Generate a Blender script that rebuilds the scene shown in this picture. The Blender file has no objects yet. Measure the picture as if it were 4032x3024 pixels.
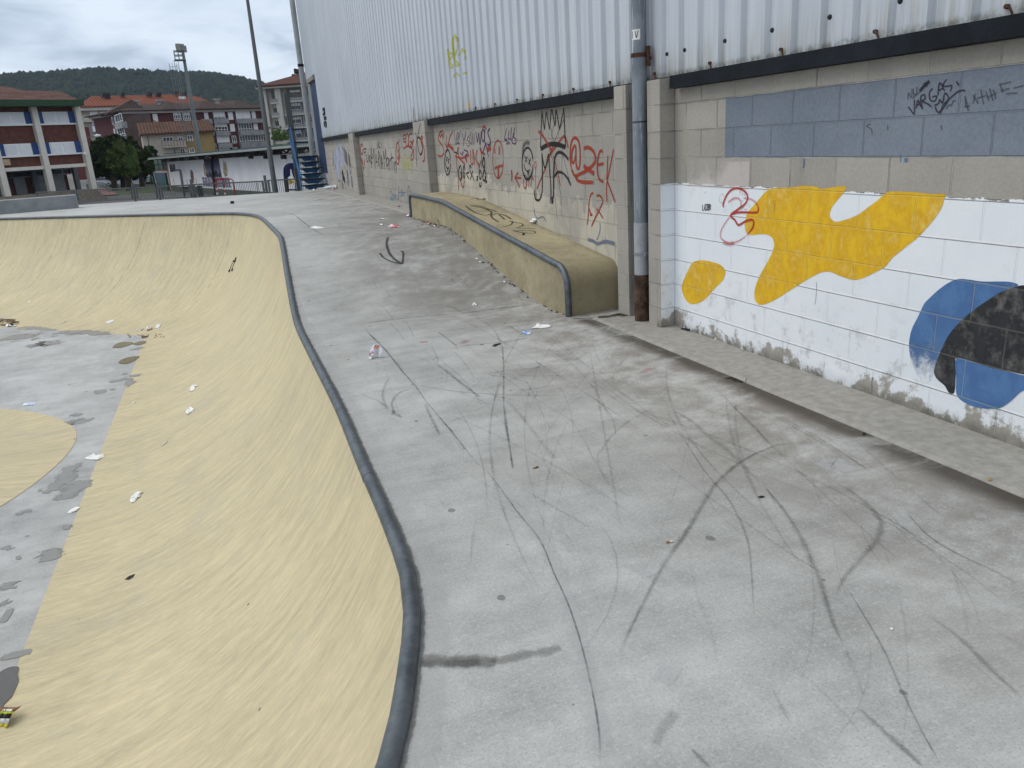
import bpy, bmesh, math, random
import numpy as np
from mathutils import Vector, Matrix
from mathutils.bvhtree import BVHTree
random.seed(7)
R = math.radians
scene = bpy.context.scene
COL = scene.collection

# ------------------------------------------------------------------ camera
CAMZ = 1.64
FPX, PITCH, ROLL, YAW = 3072.1, 0.303774, -0.0657287, 0.3422428
def cam_basis():
    cy, sy = math.cos(YAW), math.sin(YAW)
    f = np.array([sy, cy, 0]); r = np.array([cy, -sy, 0]); u = np.array([0, 0, 1.])
    cp, sp = math.cos(PITCH), math.sin(PITCH)
    f2 = f*cp - u*sp; u2 = u*cp + f*sp
    cr, sr = math.cos(ROLL), math.sin(ROLL)
    return r*cr + u2*sr, u2*cr - r*sr, f2
CR, CU, CF = cam_basis()
CC = np.array([0, 0, CAMZ])
cam_d = bpy.data.cameras.new('camera'); cam = bpy.data.objects.new('camera', cam_d); COL.objects.link(cam)
cam_d.sensor_fit = 'HORIZONTAL'; cam_d.sensor_width = 36.0; cam_d.lens = FPX/4032*36.0
cam_d.clip_start = 0.05; cam_d.clip_end = 6000
m = Matrix.Identity(4)
for i in range(3):
    m[i][0] = CR[i]; m[i][1] = CU[i]; m[i][2] = -CF[i]; m[i][3] = CC[i]
cam.matrix_world = m
scene.camera = cam

# ------------------------------------------------------------------ world, sun, exposure
w = bpy.data.worlds.new('World'); scene.world = w; w.use_nodes = True
nt = w.node_tree; nt.nodes.clear()
SUN_EL, SUN_AZ = R(52), R(295)
def wn(t, **k):
    n = nt.nodes.new(t)
    for a, b in k.items(): setattr(n, a, b)
    return n
out = wn('ShaderNodeOutputWorld'); bg = wn('ShaderNodeBackground'); bg.inputs[1].default_value = 0.1
sky = wn('ShaderNodeTexSky', sky_type='NISHITA'); sky.sun_disc = False
sky.sun_elevation = SUN_EL; sky.sun_rotation = SUN_AZ; sky.air_density = 1.0; sky.dust_density = 1.5
tc = wn('ShaderNodeTexCoord')
sep = wn('ShaderNodeSeparateXYZ'); nt.links.new(tc.outputs['Generated'], sep.inputs[0])
# cloud layer: project the view direction on a flat cloud deck
zc = wn('ShaderNodeMath', operation='MAXIMUM'); nt.links.new(sep.outputs[2], zc.inputs[0]); zc.inputs[1].default_value = 0.0
za = wn('ShaderNodeMath', operation='ADD'); nt.links.new(zc.outputs[0], za.inputs[0]); za.inputs[1].default_value = 0.22
dx = wn('ShaderNodeMath', operation='DIVIDE'); nt.links.new(sep.outputs[0], dx.inputs[0]); nt.links.new(za.outputs[0], dx.inputs[1])
dy = wn('ShaderNodeMath', operation='DIVIDE'); nt.links.new(sep.outputs[1], dy.inputs[0]); nt.links.new(za.outputs[0], dy.inputs[1])
cmb = wn('ShaderNodeCombineXYZ'); nt.links.new(dx.outputs[0], cmb.inputs[0]); nt.links.new(dy.outputs[0], cmb.inputs[1])
no = wn('ShaderNodeTexNoise'); no.inputs['Scale'].default_value = 2.6; no.inputs['Detail'].default_value = 7; no.inputs['Roughness'].default_value = 0.52; no.inputs['Distortion'].default_value = 0.4
nt.links.new(cmb.outputs[0], no.inputs['Vector'])
cr = wn('ShaderNodeValToRGB'); nt.links.new(no.outputs[0], cr.inputs[0])
e = cr.color_ramp.elements
e[0].position = 0.36; e[0].color = (4.3, 5.05, 6.2, 1); e[1].position = 0.62; e[1].color = (7.5, 8.3, 9.2, 1)
k = cr.color_ramp.elements.new(0.47); k.color = (6.1, 7.0, 8.2, 1)
mx = wn('ShaderNodeMix', data_type='RGBA'); mx.inputs[0].default_value = 0.93
nt.links.new(sky.outputs[0], mx.inputs[6]); zr = wn('ShaderNodeMapRange'); nt.links.new(sep.outputs[2], zr.inputs[0]); zr.inputs[1].default_value = .25; zr.inputs[2].default_value = .75
mz = wn('ShaderNodeMix', data_type='RGBA', blend_type='MULTIPLY'); mz.inputs[0].default_value = 1; nt.links.new(cr.outputs[0], mz.inputs[6])
mzz = wn('ShaderNodeMix', data_type='RGBA'); nt.links.new(zr.outputs[0], mzz.inputs[0]); mzz.inputs[6].default_value = (1, 1, 1, 1); mzz.inputs[7].default_value = (1.35, 1.22, 1.08, 1)
nt.links.new(mzz.outputs[2], mz.inputs[7]); nt.links.new(mz.outputs[2], mx.inputs[7])
nt.links.new(mx.outputs[2], bg.inputs[0]); nt.links.new(bg.outputs[0], out.inputs[0])

sd = bpy.data.lights.new('sun', 'SUN'); sun = bpy.data.objects.new('sun', sd); COL.objects.link(sun)
sd.energy = 1.1; sd.angle = R(40); sd.color = (1, 0.95, 0.87)
sdir = Vector((math.sin(SUN_AZ)*math.cos(SUN_EL), math.cos(SUN_AZ)*math.cos(SUN_EL), math.sin(SUN_EL)))
sun.rotation_euler = sdir.to_track_quat('Z', 'Y').to_euler()
vs = scene.view_settings
vs.view_transform = 'Standard'; vs.look = 'None'; vs.exposure = 0.22; vs.gamma = 1.0; vs.use_curve_mapping = False
try:
    scene.cycles.max_bounces = 6; scene.cycles.transparent_max_bounces = 24
except Exception: pass

# ------------------------------------------------------------------ pixel frames and rays (source photo pixels)
FR = dict(D=(0, 0, 4032/2212), z1=(0, 0, 1344/2212), z2=(1200, 0, 1344/2212), z4=(0, 600, 1344/2212), z5=(1100, 600, 1400/2212),
          z7=(0, 1600, 1900/2212), z8=(1900, 1600, 2132/2212),
          c1=(2432, 0, 800/2212), c2=(3232, 0, 800/2212), c3=(2432, 600, 800/2212), c4=(3232, 600, 800/2212), c5=(2432, 1200, 800/2212),
          c6=(3232, 1200, 800/2212), c7=(1600, 300, 800/2212), c8=(1100, 300, 600/1659), g8=(1600, 380, 850/2212),
          A=(0, 300, 400/1327), B=(300, 300, 400/2212), C=(680, 150, 400/1475), Q=(980, 200, 350/968), E=(300, 520, 500/2212), F=(780, 520, 550/2212),
          i1=(1400, 1250, 800/2212), i2=(0, 1150, 700/2212), i3=(0, 2600, 300/1244), i4=(1400, 800, 700/2212), i5=(2000, 1100, 500/2212),
          i6=(3832, 1850, 200/1659), i7=(500, 1450, 400/1106), s=(0, 0, 1))
def px(fr, x, y):
    o = FR[fr]; return o[0] + x*o[2], o[1] + y*o[2]
def ray(fr, x, y):
    u, v = px(fr, x, y)
    d = CR*((u-2016)/FPX) - CU*((v-1512)/FPX) + CF
    return d
def on_z(fr, x, y, z):
    d = ray(fr, x, y); return CC + d*((z-CAMZ)/d[2])
def on_x(fr, x, y, X):
    d = ray(fr, x, y); return CC + d*(X/d[0])
def on_y(fr, x, y, Y):
    d = ray(fr, x, y); return CC + d*(Y/d[1])

# ------------------------------------------------------------------ material helpers
class NT:
    def __init__(s, name):
        s.m = bpy.data.materials.new(name); s.m.use_nodes = True
        s.t = s.m.node_tree; s.t.nodes.clear()
        s.o = s.n('ShaderNodeOutputMaterial'); s.b = s.n('ShaderNodeBsdfPrincipled')
        s.l(s.b.outputs[0], s.o.inputs[0])
        s.pos = s.n('ShaderNodeNewGeometry').outputs['Position']
        s._xyz = None
    def n(s, t, **k):
        n = s.t.nodes.new(t)
        for a, b in k.items(): setattr(n, a, b)
        return n
    def l(s, a, b): s.t.links.new(a, b)
    def put(s, v, i):
        if v is None: return
        if hasattr(v, 'links'): s.l(v, i)
        else:
            if isinstance(v, (tuple, list)) and len(v) == 3 and i.type == 'RGBA': v = (*v, 1)
            i.default_value = v
    def math(s, op, a, b=None, c=None, clamp=False):
        n = s.n('ShaderNodeMath', operation=op); n.use_clamp = clamp
        s.put(a, n.inputs[0]); s.put(b, n.inputs[1]); s.put(c, n.inputs[2]); return n.outputs[0]
    def mr(s, v, a, b, c=0., d=1., smooth=True):
        n = s.n('ShaderNodeMapRange'); n.interpolation_type = 'SMOOTHSTEP' if smooth else 'LINEAR'
        s.put(v, n.inputs[0]); s.put(a, n.inputs[1]); s.put(b, n.inputs[2]); s.put(c, n.inputs[3]); s.put(d, n.inputs[4]); return n.outputs[0]
    def xyz(s):
        if s._xyz is None:
            n = s.n('ShaderNodeSeparateXYZ'); s.l(s.pos, n.inputs[0]); s._xyz = n.outputs
        return s._xyz
    def vec(s, x=0., y=0., z=0.):
        n = s.n('ShaderNodeCombineXYZ'); s.put(x, n.inputs[0]); s.put(y, n.inputs[1]); s.put(z, n.inputs[2]); return n.outputs[0]
    def scale(s, v, sc, rot=(0, 0, 0)):
        n = s.n('ShaderNodeMapping'); s.put(v, n.inputs[0]); n.inputs['Scale'].default_value = sc; n.inputs['Rotation'].default_value = rot; return n.outputs[0]
    def noise(s, scale=5., detail=4., rough=.55, vec=None, dist=0.):
        n = s.n('ShaderNodeTexNoise'); s.put(vec if vec is not None else s.pos, n.inputs['Vector'])
        n.inputs['Scale'].default_value = scale; n.inputs['Detail'].default_value = detail; n.inputs['Roughness'].default_value = rough; n.inputs['Distortion'].default_value = dist
        return n.outputs[0]
    def mix(s, f, a, b, mode='MIX'):
        n = s.n('ShaderNodeMix', data_type='RGBA', blend_type=mode); s.put(f, n.inputs[0]); s.put(a, n.inputs[6]); s.put(b, n.inputs[7]); return n.outputs[2]
    def bump(s, h, strength=.3, dist=.01):
        n = s.n('ShaderNodeBump'); n.inputs['Strength'].default_value = strength; n.inputs['Distance'].default_value = dist
        s.put(h, n.inputs['Height']); s.l(n.outputs[0], s.b.inputs['Normal']); return n
    def fin(s, col, rough=.8, metal=0., spec=.3):
        s.put(col, s.b.inputs['Base Color']); s.put(rough, s.b.inputs['Roughness']); s.put(metal, s.b.inputs['Metallic']); s.put(spec, s.b.inputs['Specular IOR Level'])
        return s.m
_mc = {}
def M(name, col, rough=.75, var=.12, scale=2., bump=0., metal=0., spec=.3):
    if name in _mc: return _mc[name]
    t = NT(name); nz = t.noise(scale, 6, .6); fine = t.noise(scale*9, 4, .6)
    f = t.math('ADD', t.math('MULTIPLY', nz, .65), t.math('MULTIPLY', fine, .35))
    lo = tuple(c*(1-var*1.6) for c in col); hi = tuple(min(1, c*(1+var*1.6)) for c in col)
    c = t.mix(t.mr(f, .3, .7), lo, hi)
    if bump: t.bump(fine, bump, .02)
    _mc[name] = t.fin(c, rough, metal, spec); return _mc[name]
def srgb(r, g, b):
    f = lambda c: ((c/255+.055)/1.055)**2.4 if c/255 > .04045 else c/255/12.92
    return (f(r), f(g), f(b))

# ------------------------------------------------------------------ mesh helpers
class MB:
    def __init__(s): s.v = []; s.f = []; s.uv = None; s.smooth = False
    def quad(s, *p):
        i = len(s.v); s.v += [tuple(map(float, q)) for q in p]; s.f.append(tuple(range(i, i+len(p)))); return s
    def hexa(s, p):
        # p: 8 points, bottom ring 0-3 ccw seen from above, top ring 4-7
        i = len(s.v); s.v += [tuple(map(float, q)) for q in p]
        s.f += [tuple(i+k for k in q) for q in ((3, 2, 1, 0), (4, 5, 6, 7), (0, 1, 5, 4), (1, 2, 6, 5), (2, 3, 7, 6), (3, 0, 4, 7))]; return s
    def box(s, x0, x1, y0, y1, z0, z1):
        if x0 > x1: x0, x1 = x1, x0
        if y0 > y1: y0, y1 = y1, y0
        if z0 > z1: z0, z1 = z1, z0
        return s.hexa([(x0, y0, z0), (x1, y0, z0), (x1, y1, z0), (x0, y1, z0), (x0, y0, z1), (x1, y0, z1), (x1, y1, z1), (x0, y1, z1)])
    def tube(s, path, r, n=12, cap=True, closed=False):
        P = [Vector(p) for p in path]; k = len(P); rs = r if isinstance(r, (list, tuple)) else [r]*k
        base = len(s.v); ref = None
        for i in range(k):
            t = ((P[(i+1) % k]-P[i]).normalized() if (i < k-1 or closed) else Vector((0, 0, 0)))
            if i > 0 or closed: t = t + (P[i]-P[i-1]).normalized()
            t.normalize()
            if ref is None:
                ref = Vector((0, 0, 1)) if abs(t.z) < .9 else Vector((1, 0, 0))
            a = (ref - t*ref.dot(t)).normalized(); ref = a; b = t.cross(a)
            for j in range(n):
                an = 2*math.pi*j/n; q = P[i] + (a*math.cos(an) + b*math.sin(an))*rs[i]; s.v.append(tuple(q))
        for i in range(k-1 if not closed else k):
            i2 = (i+1) % k
            for j in range(n):
                s.f.append((base+i*n+j, base+i*n+(j+1) % n, base+i2*n+(j+1) % n, base+i2*n+j))
        if cap and not closed:
            s.f.append(tuple(base+j for j in reversed(range(n)))); s.f.append(tuple(base+(k-1)*n+j for j in range(n)))
        s.smooth = True; return s
    def bar(s, a, b, wd, ht=None):
        # rectangular bar from a to b
        ht = ht or wd; a = Vector(a); b = Vector(b); t = (b-a).normalized()
        up = Vector((0, 0, 1)) if abs(t.z) < .95 else Vector((0, 1, 0))
        x = t.cross(up).normalized()*wd/2; y = x.cross(t).normalized()*ht/2
        return s.hexa([a-x-y, a+x-y, b+x-y, b-x-y, a-x+y, a+x+y, b+x+y, b-x+y])
    def obj(s, name, mat, parent=None, smooth=None, bevel=0):
        me = bpy.data.meshes.new(name); me.from_pydata(s.v, [], s.f); me.update()
        bm = bmesh.new(); bm.from_mesh(me); bmesh.ops.recalc_face_normals(bm, faces=bm.faces)
        if bevel: bmesh.ops.bevel(bm, geom=[e for e in bm.edges if len(e.link_faces) == 2 and e.calc_face_angle(0) > .5], offset=bevel, segments=2, affect='EDGES', profile=.6)
        bm.to_mesh(me); bm.free()
        return link(name, me, mat, parent, s.smooth if smooth is None else smooth)
def link(name, me, mat, parent=None, smooth=False):
    o = bpy.data.objects.new(name, me); COL.objects.link(o)
    for mm in (mat if isinstance(mat, (list, tuple)) else [mat]): me.materials.append(mm)
    if smooth:
        me.polygons.foreach_set('use_smooth', [True]*len(me.polygons))
        try: me.set_sharp_from_angle(angle=R(40))
        except Exception: pass
    if parent is not None: attach(o, parent)
    return o
def attach(o, parent):
    o.parent = parent; mw = Matrix.Translation(parent.location)
    p = parent
    while p.parent is not None: p = p.parent
    o.matrix_parent_inverse = (world_m(parent)).inverted()
def world_m(o):
    mm = Matrix.LocRotScale(o.location, o.rotation_euler, o.scale)
    if o.parent is not None: mm = world_m(o.parent) @ o.matrix_parent_inverse @ mm
    return mm
def tag(o, label, cat, group=None, kind=None):
    if label: o['label'] = label
    if cat: o['category'] = cat
    if group: o['group'] = group
    if kind: o['kind'] = kind
    return o
def thing(name, label, cat, loc, group=None):
    o = bpy.data.objects.new(name, None); COL.objects.link(o); o.location = tuple(map(float, loc)); o.empty_display_size = .2
    return tag(o, label, cat, group)
def structure(o, label=None): o['kind'] = 'structure'; o['label'] = label or o.name.replace('_', ' '); return o

# ------------------------------------------------------------------ materials
def mat_concrete(name, base, stain=True, trowel=1.):
    t = NT(name); x, y, z = t.xyz()
    big = t.noise(.55, 5, .6, dist=.6); mid = t.noise(2.6, 8, .62); fine = t.noise(38, 5, .65)
    smear = t.noise(1, 6, .6, vec=t.scale(t.pos, (2.2, 7.5, 3), (0, 0, R(25))))
    smear2 = t.noise(1, 6, .62, vec=t.scale(t.pos, (9, 2.6, 3), (0, 0, R(18))))
    f = t.math('ADD', t.math('MULTIPLY', big, .34), t.math('MULTIPLY', mid, .3))
    f = t.math('ADD', f, t.math('MULTIPLY', smear, .2*trowel)); f = t.math('ADD', f, t.math('MULTIPLY', smear2, .12*trowel)); f = t.math('ADD', f, t.math('MULTIPLY', fine, .12))
    c = t.mix(t.mr(f, .42, .62, smooth=False), tuple(b*.66 for b in base), tuple(b*1.17 for b in base))
    # pale cement bloom
    bl = t.mr(t.noise(1.3, 7, .7, dist=.5), .56, .72)
    c = t.mix(t.math('MULTIPLY', bl, .45), c, tuple(b*1.32 for b in base))
    gr_ = t.noise(120, 3, .7); c = t.mix(t.math('MULTIPLY', t.mr(gr_, .5, .64), .42), c, tuple(b*.5 for b in base)); c = t.mix(t.math('MULTIPLY', t.mr(t.noise(70, 4, .72), .52, .64), .38), c, tuple(b*1.4 for b in base))
    br_ = t.mr(t.noise(.9, 6, .7, dist=1.), .5, .7); c = t.mix(t.math('MULTIPLY', br_, .32), c, (base[0]*.74, base[1]*.69, base[2]*.62))
    # gum spots and specks
    for sc, r0, dens, dk in ((2.6, .075, .55, .62), (6.5, .15, .42, .6)):
        vo = t.n('ShaderNodeTexVoronoi'); vo.inputs['Scale'].default_value = sc
        t.put(t.scale(t.pos, (1, .8, 1)), vo.inputs['Vector'])
        cs = t.n('ShaderNodeSeparateColor'); t.l(vo.outputs['Color'], cs.inputs[0])
        rad = t.math('MULTIPLY', cs.outputs[1], r0)
        sp = t.math('MULTIPLY', t.math('LESS_THAN', vo.outputs['Distance'], rad), t.math('LESS_THAN', cs.outputs[0], dens))
        c = t.mix(t.math('MULTIPLY', sp, t.math('MULTIPLY', cs.outputs[2], dk)), c, tuple(b*.18 for b in base))
    if stain:
        # dirt collecting along the kerb and the foot of the ledge
        nd = t.noise(1.6, 8, .72, dist=.7); nd2 = t.noise(5, 6, .7)
        edge = t.mr(x, 1.3, 3.0)
        far = t.mr(y, -1., 5.0, .75, 1.)
        d = t.math('MULTIPLY', t.math('MULTIPLY', edge, far), t.mr(t.math('ADD', t.math('MULTIPLY', nd, .6), t.math('MULTIPLY', nd2, .4)), .38, .6))
        c = t.mix(t.math('MULTIPLY', d, .8), c, (base[0]*.42, base[1]*.36, base[2]*.31))
        gut = t.math('MULTIPLY', t.mr(x, 2.84, 2.99), t.mr(t.math('ADD', nd, t.math('MULTIPLY', nd2, .4)), .42, .72))
        gut = t.math('MULTIPLY', gut, t.math('LESS_THAN', y, 6.3))
        c = t.mix(t.math('MULTIPLY', gut, .85), c, (.05, .04, .03))
        # ramp is dirtier
        rp = t.math('MULTIPLY', t.mr(y, 6.4, 8.2), t.mr(y, 15.5, 12.0)); rp = t.math('MULTIPLY', rp, t.mr(x, .6, 2.4, .2, 1.))
        c = t.mix(t.math('MULTIPLY', rp, t.mr(t.math('ADD', t.math('MULTIPLY', nd, .55), t.math('MULTIPLY', nd2, .45)), .34, .62, .2, .9)), c, (base[0]*.46, base[1]*.43, base[2]*.40))
    t.bump(t.math('ADD', t.math('MULTIPLY', mid, .4), t.math('MULTIPLY', fine, .35)), .22, .006)
    return t.fin(c, t.mr(mid, .3, .7, .62, .82), 0, .28)

def mat_bowl(name, base, streak=True):
    t = NT(name); uv = t.n('ShaderNodeUVMap').outputs[0]
    s1 = t.noise(1, 7, .62, vec=t.scale(uv, (13, 1.8, 1)), dist=.3)
    s2 = t.noise(1, 7, .66, vec=t.scale(uv, (56, 8.5, 1), (0, 0, R(7))), dist=.3)
    s3 = t.noise(1, 7, .65, vec=t.scale(uv, (34, 10., 1), (0, 0, R(-11))), dist=.3)
    big = t.noise(.8, 5, .6, dist=.5); fine = t.noise(40, 4, .6); patch = t.noise(4.5, 7, .68, dist=.8)
    f = t.math('ADD', t.math('MULTIPLY', s1, .34), t.math('MULTIPLY', s2, .3)); f = t.math('ADD', f, t.math('MULTIPLY', big, .16)); f = t.math('ADD', f, t.math('MULTIPLY', s3, .14)); f = t.math('ADD', f, t.math('MULTIPLY', fine, .06))
    c = t.mix(t.mr(f, .40, .61, smooth=False), tuple(b*k for b, k in zip(base, (.76, .75, .76))), tuple(b*k for b, k in zip(base, (1.15, 1.14, 1.08))))
    # grey bare streaks and scuffs, strongest near the lip
    sx = t.n('ShaderNodeSeparateXYZ'); t.l(uv, sx.inputs[0]); v = sx.outputs[1]
    lip = t.mr(v, 1.5, 2.7, .25, 1.)
    sc = t.math('MULTIPLY', t.mr(s2, .56, .74), t.mr(patch, .42, .66)); sc = t.math('MULTIPLY', sc, lip)
    c = t.mix(t.math('MULTIPLY', sc, .75), c, (.2, .18, .135))
    li = t.math('MULTIPLY', t.mr(s3, .6, .78), .45); c = t.mix(li, c, tuple(min(1, b*1.35) for b in base))
    gp = t.math('MULTIPLY', t.mr(t.noise(1.4, 6, .66, dist=.6), .54, .7), .35); c = t.mix(gp, c, (base[0]*.72, base[1]*.76, base[2]*.95))
    # day joints across the slope
    sj = t.math('ABSOLUTE', t.math('SUBTRACT', t.math('FRACT', t.math('MULTIPLY', sx.outputs[0], .36)), .5))
    jn = t.math('MULTIPLY', t.math('LESS_THAN', sj, .006), t.math('MULTIPLY', t.mr(patch, .4, .6), t.math('GREATER_THAN', t.xyz()[1], 15.2))); c = t.mix(t.math('MULTIPLY', jn, .45), c, (.16, .14, .09))
    vo = t.n('ShaderNodeTexVoronoi'); vo.inputs['Scale'].default_value = 5; t.put(t.pos, vo.inputs['Vector'])
    cs = t.n('ShaderNodeSeparateColor'); t.l(vo.outputs['Color'], cs.inputs[0])
    sp = t.math('MULTIPLY', t.math('LESS_THAN', vo.outputs['Distance'], t.math('MULTIPLY', cs.outputs[1], .055)), t.math('LESS_THAN', cs.outputs[0], .25))
    c = t.mix(t.math('MULTIPLY', sp, .7), c, (.05, .045, .035))
    t.bump(t.math('ADD', t.math('MULTIPLY', s2, .5), t.math('MULTIPLY', fine, .2)), .12, .006)
    return t.fin(c, .72, 0, .3)

W = 3.4715
BEIGE = (.36, .338, .302)
def block_nodes(t):
    x, y, z = t.xyz()
    yy = t.math('ADD', y, t.math('SUBTRACT', x, W)); zz = t.math('SUBTRACT', z, .0175)
    # wobble so joints are not ruler straight
    wob = t.math('MULTIPLY', t.math('SUBTRACT', t.noise(9, 3, .5), .5), .006)
    v = t.vec(t.math('ADD', yy, wob), t.math('ADD', zz, wob), 0)
    br = t.n('ShaderNodeTexBrick'); br.offset = .5; br.offset_frequency = 2; br.squash = 1.
    t.l(v, br.inputs['Vector']); br.inputs['Scale'].default_value = 1; br.inputs['Brick Width'].default_value = .4; br.inputs['Row Height'].default_value = .2
    br.inputs['Mortar Size'].default_value = .006; br.inputs['Mortar Smooth'].default_value = .3; br.inputs['Bias'].default_value = 0
    br.inputs['Color1'].default_value = (0, 0, 0, 1); br.inputs['Color2'].default_value = (1, 1, 1, 1); br.inputs['Mortar'].default_value = (.5, .5, .5, 1)
    return br.outputs['Color'], br.outputs['Fac']
def mat_block(name, painted):
    t = NT(name); x, y, z = t.xyz(); bc, mort = block_nodes(t)
    big = t.noise(1.1, 6, .62, dist=.4); fine = t.noise(60, 5, .7); vst = t.noise(1, 6, .6, vec=t.scale(t.pos, (6, 6, .8)))
    f = t.math('ADD', t.math('MULTIPLY', big, .5), t.math('MULTIPLY', fine, .5))
    c = t.mix(t.mr(f, .36, .62, smooth=False), tuple(b*.70 for b in BEIGE), tuple(b*1.2 for b in BEIGE))
    bcs = t.n('ShaderNodeSeparateColor'); t.l(bc, bcs.inputs[0])
    c = t.mix(.5, c, t.mix(bcs.outputs[0], tuple(b*.86 for b in BEIGE), tuple(b*1.12 for b in BEIGE)))
    mo = t.mix(t.mr(t.noise(3, 4), .4, .6), (.42, .40, .36), (.24, .22, .2)); c = t.mix(t.math('MULTIPLY', mort, .8), c, mo)
    # damp dark streaks and grime
    c = t.mix(t.math('MULTIPLY', t.mr(vst, .54, .74), .35), c, (.2, .185, .165))
    if painted:
        near = t.math('LESS_THAN', y, 5.62)
        wn1 = t.noise(9, 7, .7); wn2 = t.noise(2.2, 6, .65, dist=.8); wn3 = t.noise(1, 6, .7, vec=t.scale(t.pos, (10, 10, 26))); row = t.noise(14, 2, .5)
        # blue grey roller patch, two courses high
        be = t.math('MULTIPLY', t.math('SUBTRACT', row, .5), .012)
        bm_ = t.math('MULTIPLY', t.math('LESS_THAN', t.math('ADD', z, be), 1.8175), t.math('GREATER_THAN', t.math('ADD', z, be), 1.4175))
        bm_ = t.math('MULTIPLY', bm_, t.math('LESS_THAN', y, on_x('c1', 1175, 1200, W)[1])); bm_ = t.math('MULTIPLY', bm_, t.math('GREATER_THAN', y, -2.))
        bl = t.mix(t.mr(f, .36, .64), (.145, .178, .222), (.205, .24, .288)); bl = t.mix(t.math('MULTIPLY', mort, .5), bl, (.13, .16, .2))
        c = t.mix(t.math('MULTIPLY', bm_, .96), c, bl)
        # white wall paint with brushed top edge, worn away near the ground
        zt = t.math('ADD', 1.2175, t.math('MULTIPLY', t.math('SUBTRACT', wn3, .42), .07))
        top = t.math('LESS_THAN', z, zt)
        wear = t.math('ADD', t.math('MULTIPLY', wn2, .62), t.math('MULTIPLY', wn1, .38))
        thr = t.mr(z, .0, .5, .415, .76, smooth=False)
        keep = t.mr(t.math('SUBTRACT', thr, wear), -.035, .02, 0., 1.)
        keep = t.math('MAXIMUM', keep, t.mr(z, .55, .62)); 
        wm = t.math('MULTIPLY', t.math('MULTIPLY', top, keep), near); wm = t.math('MULTIPLY', wm, t.math('GREATER_THAN', y, -4.))
        wc = t.mix(t.mr(big, .3, .7), (.74, .78, .82), (.80, .83, .86)); wc = t.mix(t.math('MULTIPLY', t.mr(t.noise(5, 8, .75), .55, .75), .35), wc, (.5, .5, .49))
        gr = t.math('MULTIPLY', t.mr(z, .75, .2), t.mr(wn1, .5, .68)); wc = t.mix(t.math('MULTIPLY', gr, .55), wc, (.33, .33, .31))
        hj = t.mr(t.math('MULTIPLY', t.math('ABSOLUTE', t.math('SUBTRACT', t.math('FRACT', t.math('ADD', t.math('DIVIDE', t.math('SUBTRACT', z, .0175), .2), .5)), .5)), .2), .003, .009, 1., 0.); wc = t.mix(t.math('MULTIPLY', hj, .5), wc, (.86, .88, .9))  # bed joints lightened in the paint colour, as highlights on their upper lips
        front = t.math('GREATER_THAN', x, 3.338)
        wm = t.math('MULTIPLY', wm, front)
        c = t.mix(wm, c, wc)
        # thin pink wash above it
        pk = t.math('MULTIPLY', t.math('MULTIPLY', t.math('LESS_THAN', z, 1.39), t.math('GREATER_THAN', z, 1.2)), t.math('MULTIPLY', t.math('GREATER_THAN', y, 4.62), t.math('LESS_THAN', y, 5.38)))
        pk = t.math('MULTIPLY', pk, t.mr(t.math('ADD', wn2, t.math('MULTIPLY', t.math('SUBTRACT', 1.3, z), 1.2)), .36, .56))
        c = t.mix(t.math('MULTIPLY', pk, .6), c, (.58, .53, .52))
        # cream roller drips low on the far bays
        colm = t.noise(1, 1, .5, vec=t.vec(0, t.math('SNAP', t.math('ADD', y, t.math('MULTIPLY', wn1, .03)), .11), 3.))
        colm2 = t.noise(7, 2, .5, vec=t.vec(0, t.math('SNAP', y, .07), 9.))
        hgt = t.math('ADD', .52, t.math('MULTIPLY', t.mr(y, 12., 7., .55, 1.0, False), t.math('ADD', t.math('MULTIPLY', colm, .5), t.math('MULTIPLY', colm2, .65))))
        hgt = t.math('ADD', hgt, t.mr(y, 7., 11., -.15, .32, False))
        cm = t.math('MULTIPLY', t.math('LESS_THAN', z, hgt), t.math('MULTIPLY', t.math('GREATER_THAN', y, 6.4), t.math('LESS_THAN', y, 12.7)))
        cm = t.math('MULTIPLY', cm, t.mr(wn2, .32, .6, .1, .7))
        c = t.mix(t.math('MULTIPLY', cm, .85), c, (.62, .585, .47))
        c = t.mix(t.math('MULTIPLY', t.math('MULTIPLY', cm, mort), .5), c, (.4, .37, .28))
        # noisy darker foot of the near wall
        ft = t.math('MULTIPLY', t.mr(z, .14, .05), near); c = t.mix(t.math('MULTIPLY', ft, t.mr(wn1, .35, .65, .2, .8)), c, (.1, .1, .085))
    h = t.math('SUBTRACT', t.math('MULTIPLY', fine, .12), mort)
    if painted: h = t.math('ADD', t.math('MULTIPLY', fine, .12), t.math('ADD', t.math('MULTIPLY', mort, t.math('SUBTRACT', t.math('MULTIPLY', wm, .75), 1.)), t.math('MULTIPLY', t.math('MULTIPLY', hj, wm), 1.1)))
    t.bump(h, .9, .012)
    return t.fin(c, .88, 0, .2)
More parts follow.
